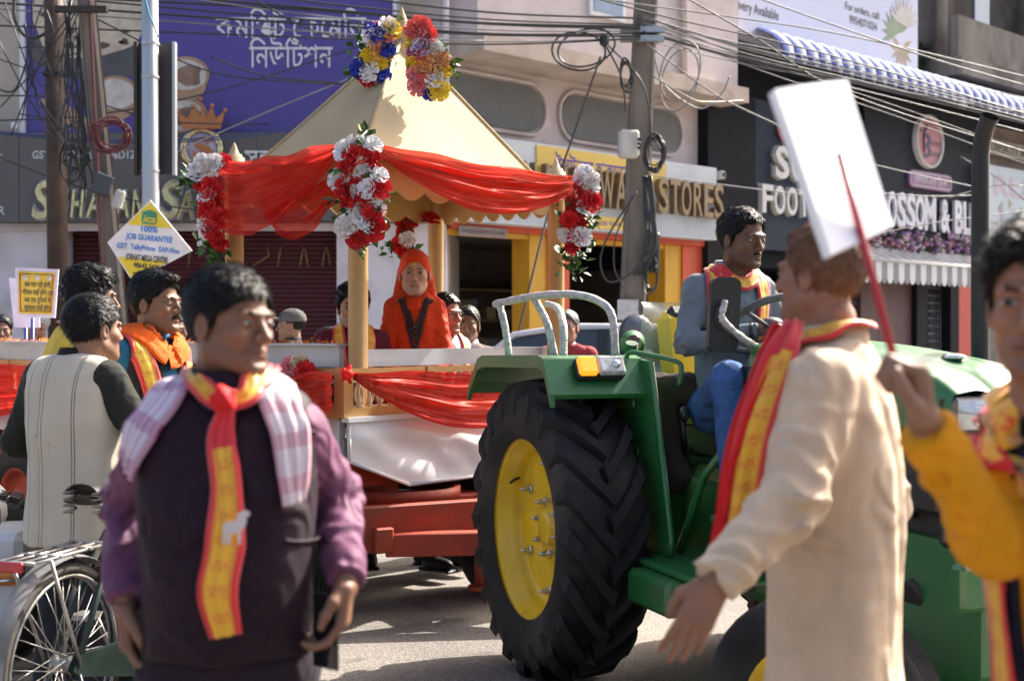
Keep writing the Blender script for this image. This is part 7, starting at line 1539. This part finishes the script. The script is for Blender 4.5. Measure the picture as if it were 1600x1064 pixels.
# ---- men between camera and trailer, left
KN = mat('cream_knit', (.60, .53, .41), .85, var=.06, bump=.5, bscale=320, sheen=.3)
dm = person('man seen from behind in cream knitted vest over dark jacket, holding bicycle', P(118, 0, 5.05)[0], 5.05, 1.665, 2.75, 2.45, skin=(.25, .13, .08), hair=dict(thick=.012, nape=-.075, lump=.004), top=fabric('dark_olive_sleeve', (.025, .027, .022)), res=.003, gres=.009, girth=1.12, sl=(.075, .060, .048), hs=1.08, headoff=(.06, 0, 0),
            arms=dict(R=((.30, .06, 1.12), (.28, .30, 1.00)), L=((-.33, .02, 1.10), (-.22, .26, 1.02))), seed=12, collar=fabric('black_collar', (.02, .02, .022)))
vt = Torso(dm['b'], dm['R'], prof(1.22, .70, .0, dm['s'], .01))
def vfn(p):
    d = vt(p)+cloth_noise(p, dm['R'], .006, (7, 7, 4), 5)
    for k, sx in (('R', 1), ('L', -1)): d = smax(d, -s_cap(p, dm['J'][k][0]+dm['R']@np.array([sx*.06, 0, .01]), dm['J'][k][0]+dm['R']@np.array([sx*.13, 0, -.16]), .075, .09), .02)
    d = smin(d, s_cap(p, dm['B'](-.13, -.02, 1.395), dm['B'](.13, -.02, 1.395), .062), .03); return smax(d, -s_cap(p, dm['B'](0, .0, 1.46), dm['Hc'], .066, .07), .008)
v_, f_ = solid(vfn, dm['b']+V3(-.36, -.36, .66), dm['b']+V3(.36, .36, 1.6), .0075)
N_ = KN.node_tree.nodes; L_ = KN.node_tree.links; tc_ = N_.new('ShaderNodeTexCoord'); bs_ = N_['Principled BSDF']
def nm(op, a, b_=None):
    n = N_.new('ShaderNodeMath'); n.operation = op
    for i, q in enumerate((a, b_)):
        if q is None: continue
        if isinstance(q, (int, float)): n.inputs[i].default_value = q
        else: L_.new(q, n.inputs[i])
    return n.outputs[0]
def dot_(vec):
    n = N_.new('ShaderNodeVectorMath'); n.operation = 'DOT_PRODUCT'; L_.new(tc_.outputs['Object'], n.inputs[0]); n.inputs[1].default_value = tuple(vec); return nm('SUBTRACT', n.outputs['Value'], float(np.dot(dm['b'], vec)))
xx_ = dot_(dm['R'][:, 0]); yy_ = dot_(dm['R'][:, 1]); acc_ = None
for xl_ in (.108, .098, -.032, -.050, -.115):
    k_ = nm('LESS_THAN', nm('ABSOLUTE', nm('SUBTRACT', xx_, xl_)), .0022); acc_ = k_ if acc_ is None else nm('MAXIMUM', acc_, k_)
acc_ = nm('MULTIPLY', nm('MULTIPLY', acc_, nm('LESS_THAN', yy_, .04)), .75)
src_ = bs_.inputs['Base Color'].links[0].from_socket; mx_ = N_.new('ShaderNodeMix'); mx_.data_type = 'RGBA'; L_.new(acc_, mx_.inputs['Factor']); L_.new(src_, mx_.inputs[6]); mx_.inputs[7].default_value = (.07, .06, .05, 1); L_.new(mx_.outputs[2], bs_.inputs['Base Color'])
obj('knit_vest', mesh_np('knit_vest', [(v_, f_)], KN), dm['t'])
em = person('man in yellow kurta with thick black hair, behind the knitted-vest man', P(120, 0, 5.75)[0], 5.75, 1.80, 2.2, 2.15, skin=(.28, .16, .10), hair=dict(thick=.026, top=1.3, lump=.012, rough=.008, grain=(90, 60, 90), nape=-.09), top=fabric('lemon_kurta', (.66, .46, .06)), res=.0035, gres=.011, hem=.6, girth=1.1, scarf=SCARF, seed=13, headoff=(.05, 0, 0), hs=1.05)
fm = person('moustached man in black jacket and orange scarf, facing right', P(228, 0, 5.5)[0], 5.5, 1.775, 1.15, 1.25, skin=(.25, .13, .075), hair=dict(thick=.017, moustache=.0062, front=.066, part=(.01, .06, .10), part_r=(.05, .045, .022)), top=fabric('teal_shirt', (.02, .12, .22)), vest_mat=fabric('black_quilted', (.018, .018, .02), .6), vopen=.07, res=.003, gres=.009, girth=1.06, shave=.35, seed=14, hs=1.06, headoff=(.03, 0, 0))
B_ = fm['B']; ORS = scarf_mat('orange_scarf', red=(.55, .02, .02), yel=(.80, .50, .03), edge=.2); ORP = fabric('orange_cotton', (.78, .12, .01), sheen=.3)
ribbon('scarf', [B_(.15, -.10, 1.36), B_(.12, -.02, 1.44), B_(.09, .06, 1.43), B_(.05, .12, 1.37), B_(0, .13, 1.355), B_(-.06, .11, 1.38), B_(-.10, .03, 1.45)], .10, fm['fn'], ORP, fm['t'], off=.02, pull=.3); ribbon('scarf', [B_(.10, -.06, 1.47), B_(.13, .03, 1.42), B_(.13, .10, 1.33), B_(.10, .14, 1.15), B_(.09, .15, .98)], .09, fm['fn'], ORS, fm['t'], off=.012, pull=.4); ribbon('scarf', [B_(-.11, .06, 1.40), B_(-.10, .12, 1.28), B_(-.08, .15, 1.05)], .08, fm['fn'], ORS, fm['t'], off=.012, pull=.4)
# ------------------------------------------------------------------ the three men nearest the camera
def gamosa_mat(name, base, line, deep):
    if name in MATS: return MATS[name]
    m = bpy.data.materials.new(name); m.use_nodes = True; N = m.node_tree.nodes; L = m.node_tree.links; b = N['Principled BSDF']; b.inputs['Roughness'].default_value = .8; b.inputs['Sheen Weight'].default_value = .2
    tc = N.new('ShaderNodeTexCoord'); sp = N.new('ShaderNodeSeparateXYZ'); L.new(tc.outputs['UV'], sp.inputs[0])
    def mth(op, a, b_=None):
        n = N.new('ShaderNodeMath'); n.operation = op
        for i, q in enumerate((a, b_)):
            if q is None: continue
            if isinstance(q, (int, float)): n.inputs[i].default_value = q
            else: L.new(q, n.inputs[i])
        return n.outputs[0]
    u, v = sp.outputs[0], sp.outputs[1]
    fine = mth('LESS_THAN', mth('FRACT', mth('MULTIPLY', u, 9.0)), .30); cross = mth('LESS_THAN', mth('FRACT', mth('MULTIPLY', v, 11.0)), .35); band = mth('GREATER_THAN', mth('ABSOLUTE', mth('SUBTRACT', u, .5)), .40)
    f = mth('MAXIMUM', mth('MULTIPLY', fine, .55), mth('MAXIMUM', mth('MULTIPLY', cross, .45), mth('MULTIPLY', band, .6))); f = mth('MAXIMUM', f, mth('MULTIPLY', mth('MULTIPLY', fine, cross), .95))
    mx = N.new('ShaderNodeMix'); mx.data_type = 'RGBA'; L.new(f, mx.inputs['Factor']); mx.inputs[6].default_value = (*base, 1); mx.inputs[7].default_value = (*line, 1); L.new(mx.outputs[2], b.inputs['Base Color'])
    MATS[name] = m; return m
GAM = gamosa_mat('checked_shawl', (.62, .56, .66), (.30, .06, .20), None); GAM2 = gamosa_mat('checked_shawl_pale', (.70, .64, .68), (.50, .16, .22), None)
MAUVE = fabric('mauve_shirt', (.145, .052, .105), .6, wrinkle=.6); AUB = fabric('aubergine_vest', (.017, .007, .014), .6, var=.12, sheen=.03)
ZA = 2.6
am = person('man in aubergine vest and mauve shirt walking with phone, checked shawl on shoulders', P(356, 0, ZA)[0], ZA, 1.650, .12, 1.0, -.02, .03, skin=(.20, .098, .060), hair=dict(comb=(.9, .5, -.2), thick=.011, top=1.05, front=.056, lump=.004, rough=.004, grain=(190, 40, 120), nape=-.07, side=.45, brow=.0036, burn=-.008), top=MAUVE, vest_mat=AUB, vest=.905, res=.0026, gres=.007, girth=1.02, belly=.026,
            wrists='RL', arms=dict(R=(P(197, 785, 2.76), P(195, 942, 2.57)), L=(P(528, 775, 2.77), P(541, 908, 2.55))), pose=dict(R=(nrm([.10, -.12, -1]), [1, .2, 0], [.2, -1, 0]), L=(nrm([-.10, -.15, -1]), [-1, .1, 0], [0, -1, 0])), curl=(.62, .70, .75, .8), hand_res=.0028, sl=(.064, .056, .049), folds=.0068,
            hem=.95, shw=.145, shz=1.355, hs=.90, headp=dict(jaw=1.12, cheek=1.0, nose=1.12, wide=1.02, age=1.0, ears=1.05), shave=.25, seed=21, pants=fabric('plum_trousers', (.022, .014, .022)), headoff=(.008, 0, .0))
B_ = am['B']; t_ = am['t']
q = MB(); q.lathe([(.071, -.03), (.076, .0), (.070, .036), (.066, .034), (.070, -.02)], 28, B_(0, .012, 1.462), nrm(V3(.02, -.16, 1))); q.build('band_collar', AUB, t_)
fnA = am['fn']
ribbon('shawl', [P(372, 545, 2.72), P(420, 565, 2.62), P(452, 610, 2.50), P(470, 690, 2.46), P(482, 788, 2.45)], [.07, .10, .10, .085, .075], fnA, GAM2, t_, off=.010, pull=.5, nw=11, wave=.005)
ribbon('shawl', [P(325, 548, 2.72), P(290, 565, 2.62), P(248, 615, 2.52), P(208, 680, 2.50), P(190, 735, 2.52)], [.06, .09, .105, .10, .085], fnA, GAM, t_, off=.010, pull=.5, nw=11, wave=.005)
q = MB()
ribbon('scarf', [P(432, 548, 2.66), P(418, 572, 2.55), P(392, 600, 2.47), P(350, 618, 2.44)], [.045, .05, .045, .03], fnA, SCARF, t_, off=.014, pull=.3, n=30); ribbon('scarf', [P(292, 555, 2.66), P(300, 585, 2.54), P(322, 606, 2.47), P(350, 620, 2.44)], [.035, .04, .04, .03], fnA, SCARF, t_, off=.014, pull=.3, n=30)
def kn_(p): c = P(350, 622, 2.435); d = s_ell(p, c, (.026, .018, .026)); return d-.004*np.sin(p[:, 0]*190+p[:, 2]*120)
v_, f_ = solid(kn_, P(350, 622, 2.435)-.05, P(350, 622, 2.435)+.05, .004); obj('scarf_knot', mesh_np('scarf_knot', [(v_, f_)], fabric('scarf_red', (.62, .015, .02), .5)), t_)
ribbon('scarf_tail', [P(350, 622, 2.43), P(342, 680, 2.43), P(352, 760, 2.42), P(350, 850, 2.43), P(340, 920, 2.45), P(352, 988, 2.46)], [.03, .055, .058, .076, .066, .052], fnA, SCARF, t_, off=.012, pull=.35, n=60, nw=11)
q = MB()
for (x, y) in ((328, 700), (326, 760), (324, 830), (322, 900)):
    p = P(x, y, 2.40)
    for _ in range(12): d = fnA(p[None])[0]; p = p+V3(0, 1, 0)*max(d, -.01)*.8
    bq = MB(); bq.lathe([(.001, .004), (.007, .003), (.0085, 0)], 10, p, NF); bq.build('button', mat('dark_button', (.06, .05, .06), .3), t_)
def on_vest(x, y, off=.0):
    p = P(x, y, 2.36)
    for _ in range(14): p = p+V3(0, 1, 0)*(fnA(p[None])[0]-off)*.8
    return p
def trim(name, pts, r_=.0022):
    q = MB(); q.tube(np.array([on_vest(x, y, .001) for x, y in spline([(a_, b_, 0) for a_, b_ in pts], 26)[:, :2]]), r_, 5); q.build(name, AUB, t_)
trim('vest_edge', [(338, 640), (336, 740), (332, 860), (336, 990)], .0030); trim('pocket_welt', [(415, 690), (440, 686), (466, 690)], .0045); trim('pocket_welt', [(425, 862), (455, 872), (486, 880)], .0040); trim('pocket_welt', [(245, 880), (272, 872), (300, 862)], .0040)
# printed white cow on the scarf tail
q = MB(); oc = P(352, 832, 2.36)
for _ in range(14): d = fnA(oc[None])[0]; oc = oc+V3(0, 1, 0)*(d-.030)*.8
for (c, r_) in (((0, 0), (.022, .012)), ((.018, .014), (.011, .016)), ((.026, .026), (.010, .007)), ((-.018, -.018), (.004, .016)), ((-.008, -.018), (.004, .016)), ((.014, -.018), (.004, .016))):
    q.add([oc+V3((c[0]+r_[0]*math.cos(a))*.9, -.001*c[0], c[1]+r_[1]*math.sin(a)) for a in np.linspace(0, 6.283, 14, endpoint=False)], [tuple(range(14))])
q.build('printed_cow', mat('print_white', (.62, .55, .55), .6), t_, kind='stuff')
ph = am['J']['L'][2]+nrm([-.10, -.15, -1])*.095+V3(-.028, -.01, 0)
o = thing('mobile_phone', 'black mobile phone held in the walking man\'s hand', 'phone', tuple(ph)); RP = frame(nrm([.78, -.62, 0]), nrm([.62, .78, .05]), UP)
q = MB(); q.box(ph, (.072, .009, .15), RP, bev=.004); q.build('case', BLKP, o); q = MB(); q.box(ph-RP[:, 1]*.005, (.064, .002, .14), RP); q.build('screen', mat('phone_glass', (.01, .01, .012), .05), o)

# ---- man in the cream kurta
ZB = 2.76; CREAM = fabric('cream_kurta', (.60, .47, .335), .75, wrinkle=.6, wscale=7); 
bm2 = person('man in long cream kurta seen from behind, arm swinging, henna-brown hair', P(1303, 0, ZB)[0], ZB, 1.755, -2.0, -2.32, .03, skin=(.27, .13, .08), hair=dict(mess=.22, len=.030, lift=.0045, comb=(0, -.8, -.3), thick=.008, top=.8, nape=-.12, front=.075, lump=.004, rough=.004, grain=(110, 60, 45), recede=.02, side=.7, burn=-.03), hmat=hair_mat('henna_hair', (.20, .088, .042)), top=CREAM, hem=.50, flare=.012, res=.0027, gres=.0075, girth=1.03, belly=.02,
             wrists='L', arms=dict(L=(P(1238, 782, 2.50), P(1114, 912, 2.42)), R=((.22, -.06, 1.10), (.20, -.04, .88))), pose=dict(L=(nrm([-.42, -.12, -.85]), [.25, 1, -.2], [-1, .1, .35])), curl=(.22, .26, .30, .36), hand_res=.0028, sl=(.074, .066, .056), folds=.008, leg_k=.64, hand_k=.88, hs=.89, headp=dict(jaw=1.1, nose=1.1, age=1.0), seed=31, pants=fabric('white_pyjama', (.62, .60, .64)), headoff=(-.012, .0, 0), shave=.2)
B_ = bm2['B']; t_ = bm2['t']
q = MB(); q.lathe([(.072, -.03), (.074, .0), (.066, .030), (.062, .028), (.068, -.02)], 26, B_(0, .0, 1.462), nrm(V3(-.1, .05, 1))); q.build('band_collar', CREAM, t_)
fnB = bm2['fn']
ribbon('scarf', [B_(.08, .05, 1.43), B_(.07, -.03, 1.495), B_(0, -.075, 1.505), B_(-.07, -.03, 1.495), B_(-.085, .05, 1.44), B_(-.07, .11, 1.37)], [.055, .06, .06, .06, .06, .06], fnB, SCARF, t_, off=.012, pull=0.2, n=50, nw=11)
sp_b = [P(1243, 500, 2.66), P(1218, 560, 2.62), P(1192, 640, 2.60), P(1170, 725, 2.60), P(1150, 810, 2.61), P(1139, 866, 2.62)]
ribbon('scarf_end', sp_b, [.025, .07, .085, .085, .08, .075], None, SCARF, t_, n=44, nw=9, side=nrm([.80, -.45, .22])); ribbon('scarf_end', [p+V3(-.022, .02, -.004) for p in sp_b], [.03, .045, .05, .055, .05, .045], None, fabric('scarf_red', (.62, .015, .02), .5), t_, n=44, nw=7, side=nrm([.9, -.2, .25]))

# ---- man in mustard kurta at the right edge
ZC = 2.05; MUS = fabric('mustard_kurta', (.66, .275, .008), .75, wrinkle=.6); NAVY = fabric('navy_vest', (.012, .014, .032), .6)
dC = nrm([-.14, -.06, 1.0])
cm_ = person('man in mustard kurta and navy vest at right edge holding up white placard', P(1762, 0, ZC)[0], ZC, 1.692, -1.0, -.60, -.02, .0, skin=(.27, .14, .088), hair=dict(thick=.016, top=1.2, front=.064, lump=.006, rough=.008), top=MUS, vest_mat=NAVY, vopen=.085, vest=.72, hem=.55, flare=.01, res=.0026, gres=.008, girth=1.06, belly=.02, wrists='R',
             arms=dict(R=(P(1558, 852, 2.00), P(1445, 668, 1.90)), L=((-.24, -.02, 1.10), (-.24, .08, .86))), pose=dict(R=(dC, [-1, -.25, -.12], [-.2, -1, .1])), curl=(1.35, 1.42, 1.48, 1.5), hand_res=.0027, sl=(.064, .056, .050), folds=.008, lean=.12, hs=1.02, headp=dict(nose=1.1, jaw=1.05), seed=41, headoff=(-.074, .02, 0), shave=.25, leg_k=.78, pants=fabric('white_pyjama', (.62, .60, .64)))
B_ = cm_['B']; fnC = cm_['fn']
ribbon('scarf', [B_(-.07, -.0, 1.48), B_(0, -.075, 1.505), B_(.07, -.0, 1.48), B_(.095, .08, 1.40), B_(.115, .14, 1.25), B_(.12, .16, 1.05), B_(.115, .17, .80), B_(.11, .17, .62)], .085, fnC, SCARF, cm_['t'], off=.012, pull=.4, n=70, nw=11)
pc = thing('placard', 'large blank white placard on thin red stick at upper right', 'placard', tuple(P(1400, 580, 1.93)))
g0 = P(1402, 580, 1.905); g1 = P(1312, 240, 1.958); st_d = nrm(g1-g0)
q = MB(); q.tube([g0-st_d*.035, g0+(g1-g0)*.5, g1], [.0068, .0062, .0055], 8); q.build('stick', mat('red_stick', (.40, .015, .03), .35), pc)
cc4 = [P(1213, 138, 1.97), P(1327, 122, 2.07), P(1397, 352, 1.985), P(1301, 397, 1.885)]; nB = nrm(np.cross(cc4[1]-cc4[0], cc4[3]-cc4[0])); nB = nB if nB[1] < 0 else -nB
def bd(u, v, k):
    p = (cc4[0]*(1-u)+cc4[1]*u)*(1-v)+(cc4[3]*(1-u)+cc4[2]*u)*v; return p-nB*(.004+.016*k)+nB*.0016*math.sin(u*5+v*3)*(1-k)
q = MB(); q.grid(lambda u, v: bd(u, v, 0), 10, 16); q.grid(lambda u, v: bd(1-u, v, 1), 10, 16)
for a_, b_ in (((0, 0), (1, 0)), ((1, 0), (1, 1)), ((1, 1), (0, 1)), ((0, 1), (0, 0))):
    q.grid(lambda u, v: bd(a_[0]+(b_[0]-a_[0])*u, a_[1]+(b_[1]-a_[1])*u, 1-v), 10, 2, smooth=False)
q.build('board', mat('white_card', (.92, .91, .94), .6, var=.03), pc)
